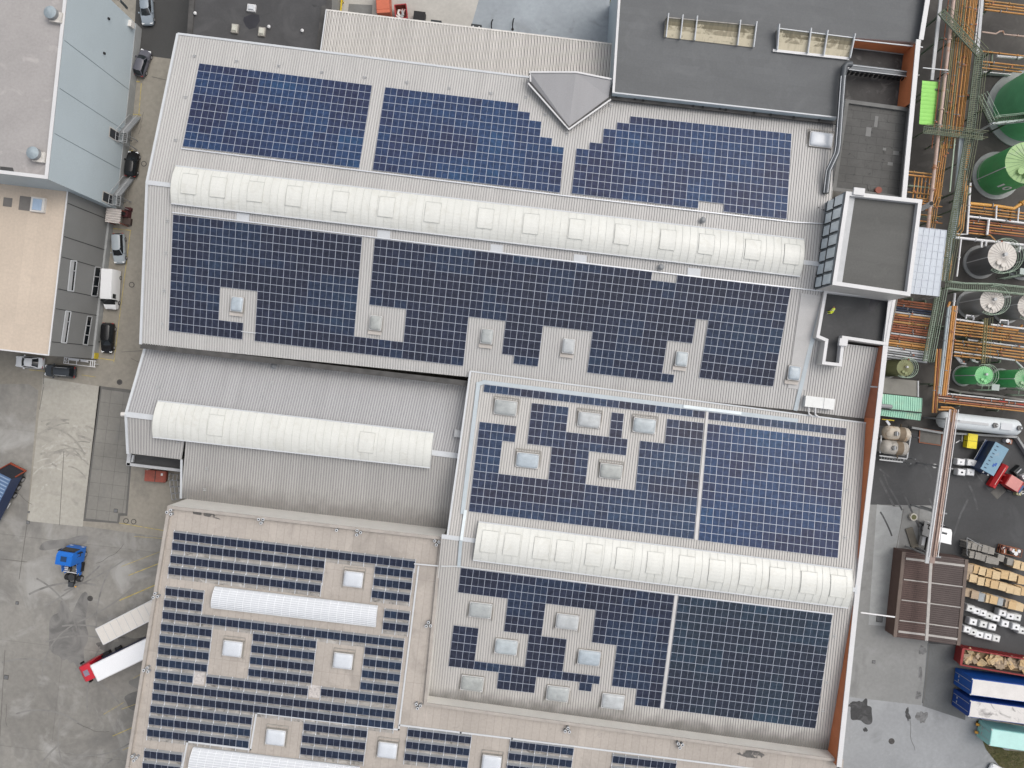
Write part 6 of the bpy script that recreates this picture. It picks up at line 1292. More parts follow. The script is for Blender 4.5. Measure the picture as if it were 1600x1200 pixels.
gb = M('grey_tank_shell', (.33, .33, .325), .5, .1, .16, .8, (1, 1, .15)); gt = M('pale_tank_roof', (.58, .55, .51), .6, 0, .08, .6, dirt=[((.42, .36, .32), .7, .55, .7, .6)])
dgb = M('dark_grey_tank_shell', (.18, .18, .185), .5, .1, .18, .8, (1, 1, .15))
tank('grey steel tank with cream roof, left one of the upper grey pair', 1530, 410, 21.5, 4.9, dgb, gt, 'grey storage tanks', M('tank_roof_seam', (.35, .33, .31), .7), True, 3.2)
tank('grey steel tank of the upper grey pair, cut by the right edge', 1597, 412, 21.5, 4.9, dgb, gt, 'grey storage tanks', MC['tank_roof_seam'], True, 3.2)
tank('grey steel tank with cream roof, left one of the lower grey pair', 1515, 476, 18, 4.9, gb, gt, 'grey storage tanks', MC['tank_roof_seam'], True, 3.0)
tank('grey steel tank of the lower grey pair, cut by the right edge', 1571, 484, 18, 4.9, gb, gt, 'grey storage tanks', MC['tank_roof_seam'], True, 3.0)
bgm = M('bright_green_tank', (.09, .47, .16), .5, 0, .12, .6, (1, 1, .25), dirt=[((.16, .42, .18), .6, .5, .75, .5)])
tank('small bright green tank, left one below the pipe bundles', 1503, 587, 13.5, 4.9, bgm, gtop2, 'small green tanks', bgm, True, 3.15)
tank('small bright green tank, right one at the picture edge', 1562, 592, 13.5, 4.9, bgm, M('greyed_green_roof', (.30, .44, .28), .6, 0, .15, .6), 'small green tanks', bgm, True, 3.15)
tank('small olive tank beside the white facade parapet', 1386, 576, 12.5, 4.8, M('olive_tank', (.155, .17, .085), .6, 0, .15, .4), M('olive_roof', (.20, .22, .11), .6, 0, .15, .6), None, ol, True)
# number on the tank shell, built on its curved side
def curved_text(txt, tankobj, r, z, ang, size, mat, name):
    cu = bpy.data.curves.new(name, 'FONT'); cu.body = txt; cu.size = size; cu.extrude = .0; cu.align_x = 'CENTER'; cu.align_y = 'CENTER'; cu.offset = .045
    o = bpy.data.objects.new(name, cu); COL.objects.link(o); dg = bpy.context.evaluated_depsgraph_get(); me = bpy.data.meshes.new_from_object(o.evaluated_get(dg)); bpy.data.objects.remove(o)
    bm = bmesh.new(); bm.from_mesh(me); bmesh.ops.subdivide_edges(bm, edges=[e for e in bm.edges if e.calc_length() > .3], cuts=3)
    for v in bm.verts: a = ang + v.co.x / r; v.co = Vector((math.cos(a) * r, math.sin(a) * r, z + v.co.y))
    bm.to_mesh(me); bm.free(); me.materials.clear(); me.materials.append(mat); o = bpy.data.objects.new(name, me); COL.objects.link(o); o.parent = tankobj; return o
r10 = 30.5 * H / F
curved_text('10', tk, r10 + .04, 3.5, -2.0, 2.0, M('number_white', (.78, .78, .76), .5), 'number')
mb = MB(); mb.tube([(r10 * math.cos(a), r10 * math.sin(a), .6) for a in [2.2 + i * .1 for i in range(14)]], .06, gl, 6); mb.build('water_ring', tk, world=False)
# platform stair around the big green tank
t = walkway('grey green access walkway around the largest green tank', [(1530, 150), (1550, 190), (1620, 183)], 5.2, .9, gl, (1, -1), M('dark_grating', (.07, .09, .06), .8))
mb = MB(); mb.beam(W(1550, 194, 5.1), W(1620, 187, 5.1), .35, .3, M('pale_steel_girder', (.50, .54, .56), .5)); mb.beam(W(1549, 194, 5.1), W(1521, 209, 2.0), .2, .25, lightgrey); mb.build('girder', t)
for x, y, lab in [(1592, 212, 'small green cage ladder between the two large green tanks'), (1564, 432, 'green ladder frame below the upper grey tank'), (1522, 605, 'grey green ladder below the left small green tank'), (1578, 613, 'grey green ladder below the right small green tank')]:
    c = W(x, y, 0); t = thing('ladder_frame', lab, 'ladder', c, TH, 'ladder frames at the tanks'); mb = MB()
    for sx in (-.5, .5):
        for sy in (-.4, .4): mb.beam((sx, sy, 0), (sx, sy, 4.6), .08, .08, gl)
    mb.build('post', t, world=False); mb = MB()
    for k in range(12): mb.beam((-.5, -.4, .4 + k * .35), (.5, -.4, .4 + k * .35), .05, .05, gl)
    for z in (2.5, 4.5): mb.beam((-.5, .4, z), (.5, .4, z), .06, .06, gl); mb.beam((-.5, -.4, z), (-.5, .4, z), .06, .06, gl); mb.beam((.5, -.4, z), (.5, .4, z), .06, .06, gl)
    mb.build('rung', t, world=False); mb = MB(); mb.box((0, 0, 4.6), 1.1, .9, .05, M('pale_grating', (.35, .40, .38), .6)); mb.build('platform', t, world=False)
# bund walls
def low_wall(lab, pts, m=plinth_m, w=.3, h=.8):
    P = [W(x, y, h) for x, y in pts]; t = thing('bund_wall', lab, 'wall', (P[0].x, P[0].y, 0), 0, 'low walls in the plant')
    for a, b in zip(P[:-1], P[1:]): mb = MB(); mb.beam(a - Vector((0, 0, h / 2)), b - Vector((0, 0, h / 2)), w, h, m); mb.build('wall_section', t)
low_wall('low concrete wall below the long white tank, bending down at the right edge', [(1425, 668), (1470, 676), (1590, 683), (1625, 738)])
low_wall('curved low concrete bund around the small green tanks', [(1478, 606), (1500, 612), (1555, 618), (1620, 628)], M('pale_bund', (.22, .21, .20), .9, 0, .2, .5))
low_wall('pale bund edge around the bare floor below the ochre corner pipes', [(1536, 112), (1580, 116)], wh, .12)
# sheds along the facade
t = thing('lime_green_roof', 'lime green corrugated lean to roof beside the white parapet', 'shed', W(1452, 160, 0)); lm = M('lime_sheet', (.26, .58, .13), .6, 0, .06, .6)
mb = MB(); a, b, c_, d_ = W(1441, 126, 5.6), W(1436, 194, 5.6), W(1460, 196, 5.0), W(1466, 128, 5.0); ribbed(mb, a, b, c_, d_, .55, lm, M('lime_shade', (.22, .51, .11), .7), .025); mb.build('roof_sheet', t, fix=False)
mb = MB()
for q in (c_, d_): mb.box((q.x - .1, q.y, 0), .15, .15, q.z - .1, gn)
mb.build('post', t)
t = thing('grey_tank_cover', 'flat grey covered box beside the white parapet below the olive tank', 'shed', W(1410, 605, 0)); mb = MB(); pp = [W(x, y, 3.2) for x, y in [(1380, 590), (1434, 595), (1434, 620), (1378, 614)]]; mb.prism(pp, 0, 3.2, grey_side, M('grey_felt_cover', (.20, .195, .175), .9, 0, .12, .5)); mb.build('body', t); mb = MB(); mb.beam(pp[1] + up, pp[2] + up, .2, .15, lightgrey); mb.build('edge', t)
t = thing('mint_green_shed', 'shed with mint green corrugated roof split by a dark gutter beside the parapet', 'shed', W(1410, 636, 0)); mi_ = M('mint_sheet', (.30, .55, .42), .6, 0, .12, .5, dirt=[((.42, .50, .36), .4, .52, .7, .6)]); ms_ = M('mint_shade', (.17, .36, .27), .7)
mb = MB(); a, b, c_, d_ = W(1376, 615, 3.6), W(1441, 622, 3.6), W(1440, 644, 3.6), W(1376, 638, 3.6); ribbed(mb, a, b, c_, d_, .32, mi_, ms_, .06); a2, b2, c2, d2 = W(1376, 639, 3.5), W(1440, 645, 3.5), W(1438, 657, 3.3), W(1374, 649, 3.3); ribbed(mb, a2, b2, c2, d2, .32, mi_, ms_, .06); mb.build('roof_sheet', t, fix=False)
walls(t, [a, b, c2, d2], [3.5, 3.5, 3.2, 3.2], grey_side); mb = MB(); mb.beam(W(1376, 638.6, 3.72), W(1440, 645, 3.72), .18, .12, blk); mb.build('gutter', t); mb = MB(); mb.tube([W(1376, 634, 4), W(1393, 635.5, 4)], .3, grey_side, 12); q = W(1395, 635.6, 4); mb.build('duct', t, smooth=40)
mb = MB(); mb.beam(W(1378, 655, 2), W(1397, 657, 2), .16, .12, MC['bollard_yellow']); o = mb.build('yellow_beam'); tag(o, 'short yellow steel beam below the mint green shed', 'beam')
# horizontal tanks
def htank(lab, a, b, r, z, m, group=None, top=True):
    A, B = W(*a, z), W(*b, z); d = (B - A).normalized(); c = (A + B) / 2; t = thing('horizontal_tank', lab, 'tank', (c.x, c.y, 0), 0, group)
    n = 28; rings = []; L_ = (B - A).length; x = Vector((-d.y, d.x, 0)); u_ = Vector((0, 0, 1))
    for s, k in [(-.0, .05), (.04 * r, .45), (.18 * r, .75), (.4 * r, .94), (.65 * r, 1)]: rings.append((A + d * s, k))
    for s, k in [(.65 * r, 1), (.4 * r, .94), (.18 * r, .75), (.04 * r, .45), (0, .05)]: rings.append((B - d * s, k))
    mb = MB(); mb.loft([[p + (x * math.cos(2 * math.pi * i / n) + u_ * math.sin(2 * math.pi * i / n)) * r * k for i in range(n)] for p, k in rings], m); mb.build('vessel', t, smooth=50)
    for f in (.2, .8): mb = MB(); p = A.lerp(B, f); mb.box((p.x, p.y, 0), .35, r * 1.7, z - r * .55, grey_side, math.atan2(d.y, d.x)); mb.build('saddle', t)
    return t, A, B, d
t, A, B, d = htank('long white horizontal pressure tank behind the low concrete wall', (1466, 655), (1592, 669), 1.22, 1.9, M('white_pressure_tank', (.56, .60, .62), .45, 0, .06, .5, dirt=[((.42, .43, .42), .5, .58, .72, .5)]))
for f in (.63, .93): mb = MB(); p = A.lerp(B, f); mb.cyl((p.x, p.y), .38, 3.0, 3.35, M('manway_grey', (.12, .12, .12), .5, 0, .2, 4), n=18); mb.cyl((p.x + .1, p.y), .12, 3.35, 3.5, lightgrey, n=10); mb.build('manway', t)
mb = MB(); p, q = A.lerp(B, .12), A.lerp(B, .55); mb.beam(p + Vector((0, 0, 1.27)), q + Vector((0, 0, 1.27)), .35, .05, lightgrey); p, q = A.lerp(B, .7), A.lerp(B, .84); mb.beam(p + Vector((0, .0, 1.27)), q + Vector((0, 0, 1.27)), 1.0, .06, flash); mb.build('top_walkway', t)
rt = M('rust_streaked_tank', (.46, .41, .34), .7, 0, .15, .6, dirt=[((.38, .23, .11), .5, .52, .66, .8), ((.16, .14, .12), .9, .58, .72, .8)]); rt2 = M('grimy_tank', (.36, .34, .31), .7, 0, .15, .6, dirt=[((.15, .14, .125), .7, .5, .66, .85)])
for (a, b, m_, lab) in [((1380, 675), (1421, 680), rt, 'rust streaked horizontal tank, upper of two beside the parapet'), ((1376, 697), (1418, 702), rt2, 'grimy grey horizontal tank, lower of two beside the parapet')]:
    t, A, B, d = htank(lab, a, b, 1.05, 2.4, m_, 'twin horizontal tanks'); mb = MB(); p = A.lerp(B, .35); mb.cyl((p.x, p.y), .35, 3.35, 3.65, MC['manway_grey'], n=18); mb.beam((p.x, p.y - .3, 3.7), (p.x, p.y + .3, 3.7), .1, .06, flash); mb.build('manway', t)
    mb = MB(); p = A.lerp(B, .62)
    for k in range(10): a0, a1 = math.pi * k / 10, math.pi * (k + 1) / 10; x = Vector((-d.y, d.x, 0)); P0 = p + (x * math.cos(a0) + Vector((0, 0, 1)) * math.sin(a0)) * 1.07; P1 = p + (x * math.cos(a1) + Vector((0, 0, 1)) * math.sin(a1)) * 1.07; mb.beam(P0, P1, .9, .03, M('brown_saddle_band', (.17, .13, .09), .8, 0, .2, 1), up=(0.01, 0, 1))
    mb.build('band', t)
t = thing('tank_frame', 'grey steel frame with walkway round the twin horizontal tanks', 'steel frame', W(1400, 705, 0))
mb = MB()
for s, e in [((1423, 680), (1417, 716)), ((1374, 712), (1417, 717)), ((1374, 718), (1410, 722)), ((1377, 680), (1375, 708))]: mb.beam(W(*s, 2.2), W(*e, 2.2), .18, .18, lightgrey)
for k in range(9): mb.beam(W(1378 + k * 4.2, 712 + k * .5, 2.1), W(1377 + k * 4.2, 719 + k * .5, 2.1), .06, .05, grey_side)
mb.build('beam', t)
for x, y in [(1422, 682), (1417, 715), (1400, 716), (1384, 714), (1410, 722)]: mb = MB(); q = W(x, y, 0); mb.box((q.x, q.y, 0), .14, .14, 2.2, grey_side); mb.build('post', t)
mb = MB(); mb.beam(W(1385, 657, 2.5), W(1390, 664, 2.5), .35, .15, flash); mb.build('bracket', t)
# brown shed
t = thing('brown_shed', 'brown corrugated shed with pale battens on its roof under the pipe bridge', 'shed', W(1448, 936, 0)); zs = 2.7
bm_ = M('brown_sheet', (.095, .062, .055), .75, 0, .12, .5); bs_ = M('brown_sheet_shade', (.05, .033, .03), .8)
a, b, c_, d_ = W(1412, 862, zs), W(1398, 995, zs), W(1447, 1001, zs + .15), W(1461, 868, zs + .15); e_, f_ = W(1510, 874, zs), W(1497, 1008, zs)
mb = MB(); ribbed(mb, a, b, c_, d_, .30, bm_, bs_, .06); mb.build('roof_slope', t, fix=False); mb = MB(); ribbed(mb, d_, c_, f_, e_, .30, M('brown_grey_sheet', (.088, .07, .066), .75, 0, .12, .5), bs_, .06); mb.build('roof_slope', t, fix=False)
walls(t, [a, e_, f_, b], zs - .05, bm_)
mb = MB()
for s, e in ((a, b), (e_, f_)): mb.beam(s + Vector((0, 0, .05)), e + Vector((0, 0, .05)), .5, .12, M('brown_edge', (.13, .10, .085), .7, 0, .15, .6))
mb.build('eave_trim', t)
for i, (f, w) in enumerate([(.075, .32), (.32, .16), (.56, .14), (.80, .14), (.93, .30)]):
    mb = MB(); p, q, r_ = a.lerp(b, f), d_.lerp(c_, f), e_.lerp(f_, f); u = Vector((0, 0, .12)); mb.beam(p.lerp(q, .08) + u, q + u, w, .07, MC['weathered_tray']); mb.beam(q + u, r_.lerp(q, .06) + u, w, .07, MC['weathered_tray']); mb.build('batten', t)
mb = MB(); mb.beam(W(1345, 957, 4.5), W(1398, 964, 3.8), .18, .14, wh); o = mb.build('cable_duct'); tag(o, 'white cable duct spanning from the facade to the brown shed', 'duct')
t = thing('round_shaft', 'round concrete shaft with pale rim on the apron left of the white lorry', 'shaft', W(1425, 807, 0)); mb = MB(); mb.cyl((0, 0), .55, .02, .5, M('pale_rim', (.45, .43, .38), .8, 0, .15, 2), n=24); mb.build('rim', t, world=False); mb = MB(); mb.cyl((0, 0), .38, .4, .52, M('moss_water', (.10, .10, .04), .6), n=20); mb.build('lid', t, world=False)
mb = MB(); mb.beam(W(1420, 825, .15), W(1432, 862, .15), 1.1, .12, M('rust_ramp', (.13, .12, .10), .8, 0, .2, 1)); o = mb.build('steel_ramp'); tag(o, 'narrow worn steel ramp left of the white lorry', 'ramp')
t = thing('sump_plate', 'flat steel plate in a rusty frame beside the foot of the pipe bridge', 'plate', W(1454, 681, 0)); mb = MB(); mb.poly([W(x, y, .06) for x, y in [(1438, 671), (1471, 676), (1470, 695), (1437, 690)]], M('dark_plate', (.12, .115, .105), .7, 0, .15, .8)); mb.build('plate', t); mb = MB()
pts = [W(x, y, .1) for x, y in [(1437, 669), (1472, 674), (1471, 696), (1436, 691)]]
for i in range(4): mb.beam(pts[i], pts[(i + 1) % 4], .12, .12, br)
mb.build('frame', t)
# ---------------------------------------------------------------- yard goods
def ibc(px, py, lab, group, capm=blk, body=None, z=1.15, rz=TH, name='ibc_container', n=1):
    c = W(px, py, z); t = thing(name, lab, 'container', (c.x, c.y, 0), rz, group); body = body or M('ibc_white', (.72, .73, .74), .45, 0, .04, 1)
    mb = MB(); mb.box((0, 0, 0), 1.2, 1.0, .14, M('pallet_grey', (.2, .2, .19), .8)); mb.build('pallet', t, world=False)
    mb = MB(); B_ = [(-.55, -.45), (.55, -.45), (.58, -.40), (.58, .40), (.55, .45), (-.55, .45), (-.58, .40), (-.58, -.40)]
    mb.frustum([(x, y, .15) for x, y in B_], [(x, y, 1.06) for x, y in B_], body, cap=False); mb.frustum([(x, y, 1.06) for x, y in B_], [(x * .86, y * .84, 1.15) for x, y in B_], body); mb.build('tank', t, world=False)
    mb = MB()
    for zz in (.25, .5, .75, 1.0):
        for a, b in (((-.6, -.5), (.6, -.5)), ((.6, -.5), (.6, .5)), ((.6, .5), (-.6, .5)), ((-.6, .5), (-.6, -.5))): mb.beam((*a, zz), (*b, zz), .03, .03, lightgrey)
    for k in range(5):
        for s in (-1, 1): mb.beam((-.6 + k * .3, s * .5, .15), (-.6 + k * .3, s * .5, 1.05), .03, .03, lightgrey)
    for y in (-.2, .2): mb.beam((-.6, y, 1.12), (.6, y, 1.12), .04, .03, lightgrey)
    mb.build('cage', t, world=False); mb = MB(); mb.cyl((0, 0), .13, 1.14, 1.22, capm, n=14); mb.build('cap', t, world=False)
    return t
for x, y, lab, cm in [(1502, 722, 'white caged container, upper left of the square of four', lightgrey), (1518, 723, 'white caged container, upper right of the square of four', lightgrey), (1503, 738, 'white caged container with large black cap, lower left of the square of four', blk), (1517, 738, 'white caged container, lower right of the square of four', lightgrey)]: ibc(x, y, lab, 'square of four white containers', cm)
ybx = M('yellow_plastic', (.72, .60, .02), .45, 0, .05, 1)
for x, y, lab in [(1520, 683.5, 'bright yellow plastic box, upper of two'), (1518.5, 695, 'bright yellow plastic box, lower of two')]:
    c = W(x, y, 1.0); t = thing('yellow_box', lab, 'box', (c.x, c.y, 0), TH, 'yellow boxes in the yard'); mb = MB(); mb.box((0, 0, 0), 1.35, 1.02, .95, ybx, taper=1.03); mb.build('body', t, world=False); mb = MB(); mb.box((0, 0, .95), 1.45, 1.08, .1, ybx); mb.box((0, 0, 1.05), 1.1, .8, .03, ybx); mb.build('lid', t, world=False)
rows = [('front row of white cage containers', 1515, 956, 1, [0, 1, 2.0, 3.1, 4.2, 5.3]), ('middle row', 1515, 971, 1, [0, 2.1, 3.3]), ('lowest row', 1513, 986, 1, [0, 1.1, 2.2, 3.4, 4.5])]
k = 0
IB = [(1517, 951), (1527, 955), (1536, 958), (1546, 962.5), (1557, 966), (1521, 972), (1537, 976), (1551, 980), (1512, 984), (1521, 988), (1531, 992), (1544, 995), (1557, 998), (1567, 958), (1579, 963), (1590, 965), (1571, 975), (1588, 980), (1598, 986)]
for i, (x, y) in enumerate(IB):
    r_, nn = ('upper left row', i) if i < 5 else ('middle row', i - 5) if i < 8 else ('lowest row', i - 8) if i < 13 else ('upper right row', i - 13) if i < 16 else ('short right row', i - 16)
    t = ibc(x, y, 'white caged container, %s from the left in the %s below the pallets' % (ORD[nn], r_), 'white cage containers right of the brown shed', blk, M('ibc_dirty', (.62, .63, .62), .5, 0, .1, 1) if i % 3 == 0 else None, rz=hd(1, .22))
mb = MB()
# pallet stacks
wood = [M('fresh_wood', (.56, .40, .22), .85, 0, .12, 2, (1, 6, 1)), M('pale_wood', (.60, .46, .28), .85, 0, .12, 2, (1, 6, 1)), M('aged_wood', (.40, .31, .22), .85, 0, .14, 2, (1, 6, 1)), M('grey_wood', (.27, .255, .23), .9, 0, .15, 2, (1, 6, 1)), M('bluish_wood', (.33, .35, .36), .9, 0, .1, 2)]
wdark = M('wood_gap', (.06, .045, .03), .9)
def pallet_stack(x, y, n, m, lab, rz, group, w=1.2, d_=.8):
    zt_ = n * .15; c = W(x, y, zt_); t = thing('pallet_stack', lab, 'pallet stack', (c.x, c.y, 0), rz, group)
    for i in range(n):
        z = i * .15; mb = MB(); jx, jy = random.uniform(-.02, .02), random.uniform(-.02, .02)
        for yy in (-.35, 0, .35): mb.beam((-w / 2 + jx, yy * d_ / .8 + jy, z + .05), (w / 2 + jx, yy * d_ / .8 + jy, z + .05), .1, .09, m)
        if i == n - 1:
            for q in range(7): mb.beam((-w / 2 + .085 + q * (w - .17) / 6 + jx, -d_ / 2 + jy, z + .125), (-w / 2 + .085 + q * (w - .17) / 6 + jx, d_ / 2 + jy, z + .125), (w - .17) / 6 * .9, .025, m)
        else: mb.box((jx, jy, z + .105), w, d_, .03, m)
        mb.build('pallet', t, world=False)
rz = hd(1, .2); GP_ = 'pallet stacks right of the brown shed'
PS = []
for i, (x, y, m_, n) in enumerate([(1517, 853, 3, 12), (1524, 854, 3, 13), (1532, 856, 3, 13), (1540, 858, 3, 14), (1549, 861, 3, 14)]): PS.append((x, y, m_, n, 'grey weathered pallet stack, %s from the left in the upper grey row' % ORD[i]))
for i, (x, y, m_, n) in enumerate([(1520, 867, 3, 12), (1529, 869, 3, 13), (1538, 872, 3, 13), (1546, 875, 3, 14), (1556, 877, 3, 13)]): PS.append((x, y, m_, n, 'grey weathered pallet stack, %s from the left in the second grey row' % ORD[i]))
for i, (x, y, m_, n) in enumerate([(1564, 872, 3, 10), (1579, 878, 3, 11), (1590, 883, 1, 12), (1600, 886, 1, 12)]): PS.append((x, y, m_, n, '%s pallet stack from the left in the upper right row behind the drums' % ORD[i]))
for i, (x, y, m_, n) in enumerate([(1516, 888, 2, 12), (1526, 890, 0, 12), (1536, 893, 1, 13), (1546, 896, 0, 13), (1557, 899, 1, 14), (1570, 899, 0, 14), (1583, 902, 1, 14), (1597, 907, 0, 14)]): PS.append((x, y, m_, n, '%s pallet stack from the left in the upper fresh wood row' % ORD[i]))
for i, (x, y, m_, n) in enumerate([(1513, 900, 2, 11), (1521, 904, 1, 12), (1534, 909, 1, 13), (1544, 911, 0, 13), (1554, 914, 0, 14), (1567, 917, 1, 14), (1579, 921, 1, 14), (1590, 924, 1, 14), (1601, 925, 0, 14)]): PS.append((x, y, m_, n, '%s pallet stack from the left in the second fresh wood row' % ORD[i]))
for i, (x, y, m_, n) in enumerate([(1514, 927, 2, 10), (1524, 930, 2, 12), (1535, 934, 4, 12), (1544, 936, 1, 12), (1553, 938, 0, 13), (1565, 941, 4, 13), (1573, 943, 2, 13), (1582, 946, 0, 14), (1594, 949, 1, 14)]): PS.append((x, y, m_, n, '%s pallet stack from the left in the lowest pallet row above the white containers' % ORD[i]))
for x, y, m_, n, lab in PS: pallet_stack(x, y, n, wood[m_], lab, rz + random.uniform(-.05, .05), GP_, 1.15 if m_ != 3 else 1.0, 1.15 if m_ != 3 else 1.0)
t = thing('mesh_fence', 'thin wire mesh fence panel standing beside the grey pallets', 'fence', W(1513, 850, 0)); mb = MB()
for s, e in [((1511, 840), (1545, 860)), ((1511, 840), (1511, 868))]:
    for z in (.2, 2.0): mb.tube([W(*s, z), W(*e, z)], .03, lightgrey, 6)
    for k in range(7): p = W(s[0] + (e[0] - s[0]) * k / 6, s[1] + (e[1] - s[1]) * k / 6, 0); mb.tube([p, p + Vector((0, 0, 2))], .025, lightgrey, 6)
mb.build('mesh', t)
t = thing('drum_cage', 'rusty wire cage holding white drums and red scrap above the pallets', 'cage', W(1573, 859, 0), hd(1, .22)); mb = MB()
for z in (.15, .6, 1.1):
    for a, b in (((-1.5, -.6), (1.5, -.6)), ((1.5, -.6), (1.5, .6)), ((1.5, .6), (-1.5, .6)), ((-1.5, .6), (-1.5, -.6))): mb.beam((*a, z), (*b, z), .06, .06, br)
for k in range(6):
    for s in (-1, 1): mb.beam((-1.5 + k * .6, s * .6, 0), (-1.5 + k * .6, s * .6, 1.1), .05, .05, br)
mb.box((0, 0, .05), 2.9, 1.1, .05, MC['wood_gap']); mb.build('cage', t, world=False)
for i, (x, y, r_, m_) in enumerate([(.3, .15, .28, wh), (.75, -.2, .3, wh), (1.15, .25, .25, wh), (-.1, .3, .22, MC['pinkish_scrap']), (.6, .3, .2, og)]):
    p = W(1573, 859, 0); q = p + Vector((x * math.cos(rz) - y * math.sin(rz), x * math.sin(rz) + y * math.cos(rz), .12)); t = thing('drum', ['white drum at the middle of the rusty cage', 'large white drum right of the middle in the rusty cage', 'white drum at the right end of the rusty cage', 'pinkish drum at the left end of the drums in the cage', 'small orange drum in the rusty cage'][i], 'drum', q, 0, 'drums in the rusty cage')
    mb = MB(); mb.cyl((0, 0), r_, 0, .85, m_, n=18); mb.build('body', t, world=False); mb = MB(); mb.cyl((0, 0), r_ * 1.04, .82, .88, m_, n=18); mb.build('lid', t, world=False)
for i, (x, y) in enumerate([(-1.1, .2), (-.8, -.2)]):
    q = W(1573, 859, 0) + Vector((x * math.cos(rz) - y * math.sin(rz), x * math.sin(rz) + y * math.cos(rz), .12)); t = thing('scrap_crate', ('dark red scrap crate at the left end of the cage', 'brown scrap crate near the left end of the cage')[i], 'crate', q, .4 + i); mb = MB(); mb.box((0, 0, 0), .7, .5, .6, MC['dark_red'] if i == 0 else br); mb.build('box', t, world=False); mb = MB(); mb.beam((-.3, 0, .63), (.3, .1, .63), .1, .06, white_m); mb.build('strap', t, world=False)
# containers lower right
def container(lab, a, b, wd, z, sidem, topm, ribs=True, name='shipping_container'):
    """a, b: pixel ends of the roof centre line"""
    A, B = W(*a, z), W(*b, z); d = (A - B); L_ = d.length; c = (A + B) / 2; t = thing(name, lab, 'container', (c.x, c.y, 0), math.atan2(d.y, d.x), 'large containers at the lower right')
    mb = MB(); mb.box((0, 0, .15), L_, wd, z - .15, sidem); mb.build('box', t, world=False)
    mb = MB(); mb.box((0, 0, z + .003), L_ - .16, wd - .16, .03, topm); mb.build('roof', t, world=False)
    mb = MB(); n = int(L_ / .35)
    for i in range(n + 1):
        x = -L_ / 2 + .1 + (L_ - .2) * i / n
        for s in (-1, 1): mb.beam((x, s * (wd / 2 + .02), .3), (x, s * (wd / 2 + .02), z - .15), .14, .05, sidem, up=(0, s, 0))
    mb.build('corrugation', t, world=False)
    mb = MB()
    for s in (-1, 1): mb.beam((L_ / 2 + .02, s * wd * .25, .3), (L_ / 2 + .02, s * wd * .25, z - .2), .05, .05, lightgrey); mb.box((L_ / 2, s * (wd / 2 - .1), z - .02), .2, .2, .07, lightgrey); mb.box((L_ / 2 + .03, s * wd * .12, 1.1), .06, .3, .12, lightgrey)
    mb.build('door_gear', t, world=False)
    return t
cb = paint('container_blue', (.008, .075, .33), .45); cb2 = paint('container_deep_blue', (.006, .045, .24), .45)
wt = M('chalky_white_roof', (.62, .60, .58), .7, 0, .06, .5); wt2 = M('stained_white_roof', (.60, .58, .56), .7, 0, .06, .5, dirt=[((.20, .19, .185), .38, .52, .62, .9)])
container('blue container with clean white roof, upper of two at the lower right', (1518, 1073), (1640, 1089), 2.45, 4.0, cb, wt)
container('blue container with sooty stained white roof, lower of two at the lower right', (1515, 1107), (1640, 1124), 2.45, 4.0, cb2, wt2)
tq = M('turquoise_paint', (.30, .60, .57), .6, 0, .06, .5, dirt=[((.42, .62, .58), .6, .55, .7, .6)]); t = container('turquoise container with pale roof below the blue containers', (1548, 1152), (1640, 1166), 2.5, 3.0, tq, M('pale_turquoise_roof', (.42, .66, .62), .6, 0, .06, .5))
for s in (-.6, .6): mb = MB(); L_ = (W(1548, 1152, 3) - W(1640, 1166, 3)).length; mb.beam((L_ / 2 + .1, s, .5), (L_ / 2 + .5, s, .4), .35, .3, MC['beacon_amber']); mb.build('hook', t, world=False)
# red skip with pallets
c = W(1572, 1037, 2.0); t = thing('long_red_skip', 'long open red skip full of broken wooden pallets', 'skip', (c.x, c.y, 0), hd(1, .17)); skip(t, 14, 2.5, 2.3, M('skip_red', (.25, .03, .03), .6, 0, .12, .6), .5, True, MC['dark_brown'])
o_ = t.location.copy(); rr = hd(1, .17); rnd = random.Random(11)
mb = MB(); mb.box((0, 0, .3), 12.6, 2.05, 1.1, M('wood_debris', (.22, .15, .085), .9, 0, .35, 2, dirt=[((.07, .05, .03), 2, .5, .6, .9)])); mb.build('debris_bed', t, world=False)
for i in range(46):
    x, y = rnd.uniform(-6.3, 3.5), rnd.uniform(-.85, .85); p = o_ + Vector((x * math.cos(rr) - y * math.sin(rr), x * math.sin(rr) + y * math.cos(rr), 1.45 + rnd.uniform(0, .55)))
    q = thing('broken_pallet', 'broken wooden pallet lying in the long red skip', 'pallet', p, 0, 'broken pallets in the red skip'); q.rotation_euler = (rnd.uniform(-.45, .45), rnd.uniform(-.45, .45), rnd.uniform(0, 6.28))
    m_ = wood[rnd.choice([0, 1, 1, 2, 2])]; s = rnd.uniform(.75, 1.05); mb = MB()
    for k in range(6): mb.beam((-.5 * s + k * .2 * s, -.4 * s, .12), (-.5 * s + k * .2 * s, .4 * s, .12), .15 * s, .025, m_)
    mb.build('deck', q, world=False); mb = MB()
    for yy in (-.35, 0, .35): mb.beam((-.58 * s, yy * s, .05), (.58 * s, yy * s, .05), .1, .1, m_)
    mb.build('bearer', q, world=False)
# white car at the bottom right corner
car(1568, 1212, hd(-.9, -.5), MC['paint_white'], 'white car cut by the bottom edge below the grass verge', 4.6, 1.85, 1.55, group='cars parked beside the left buildings')
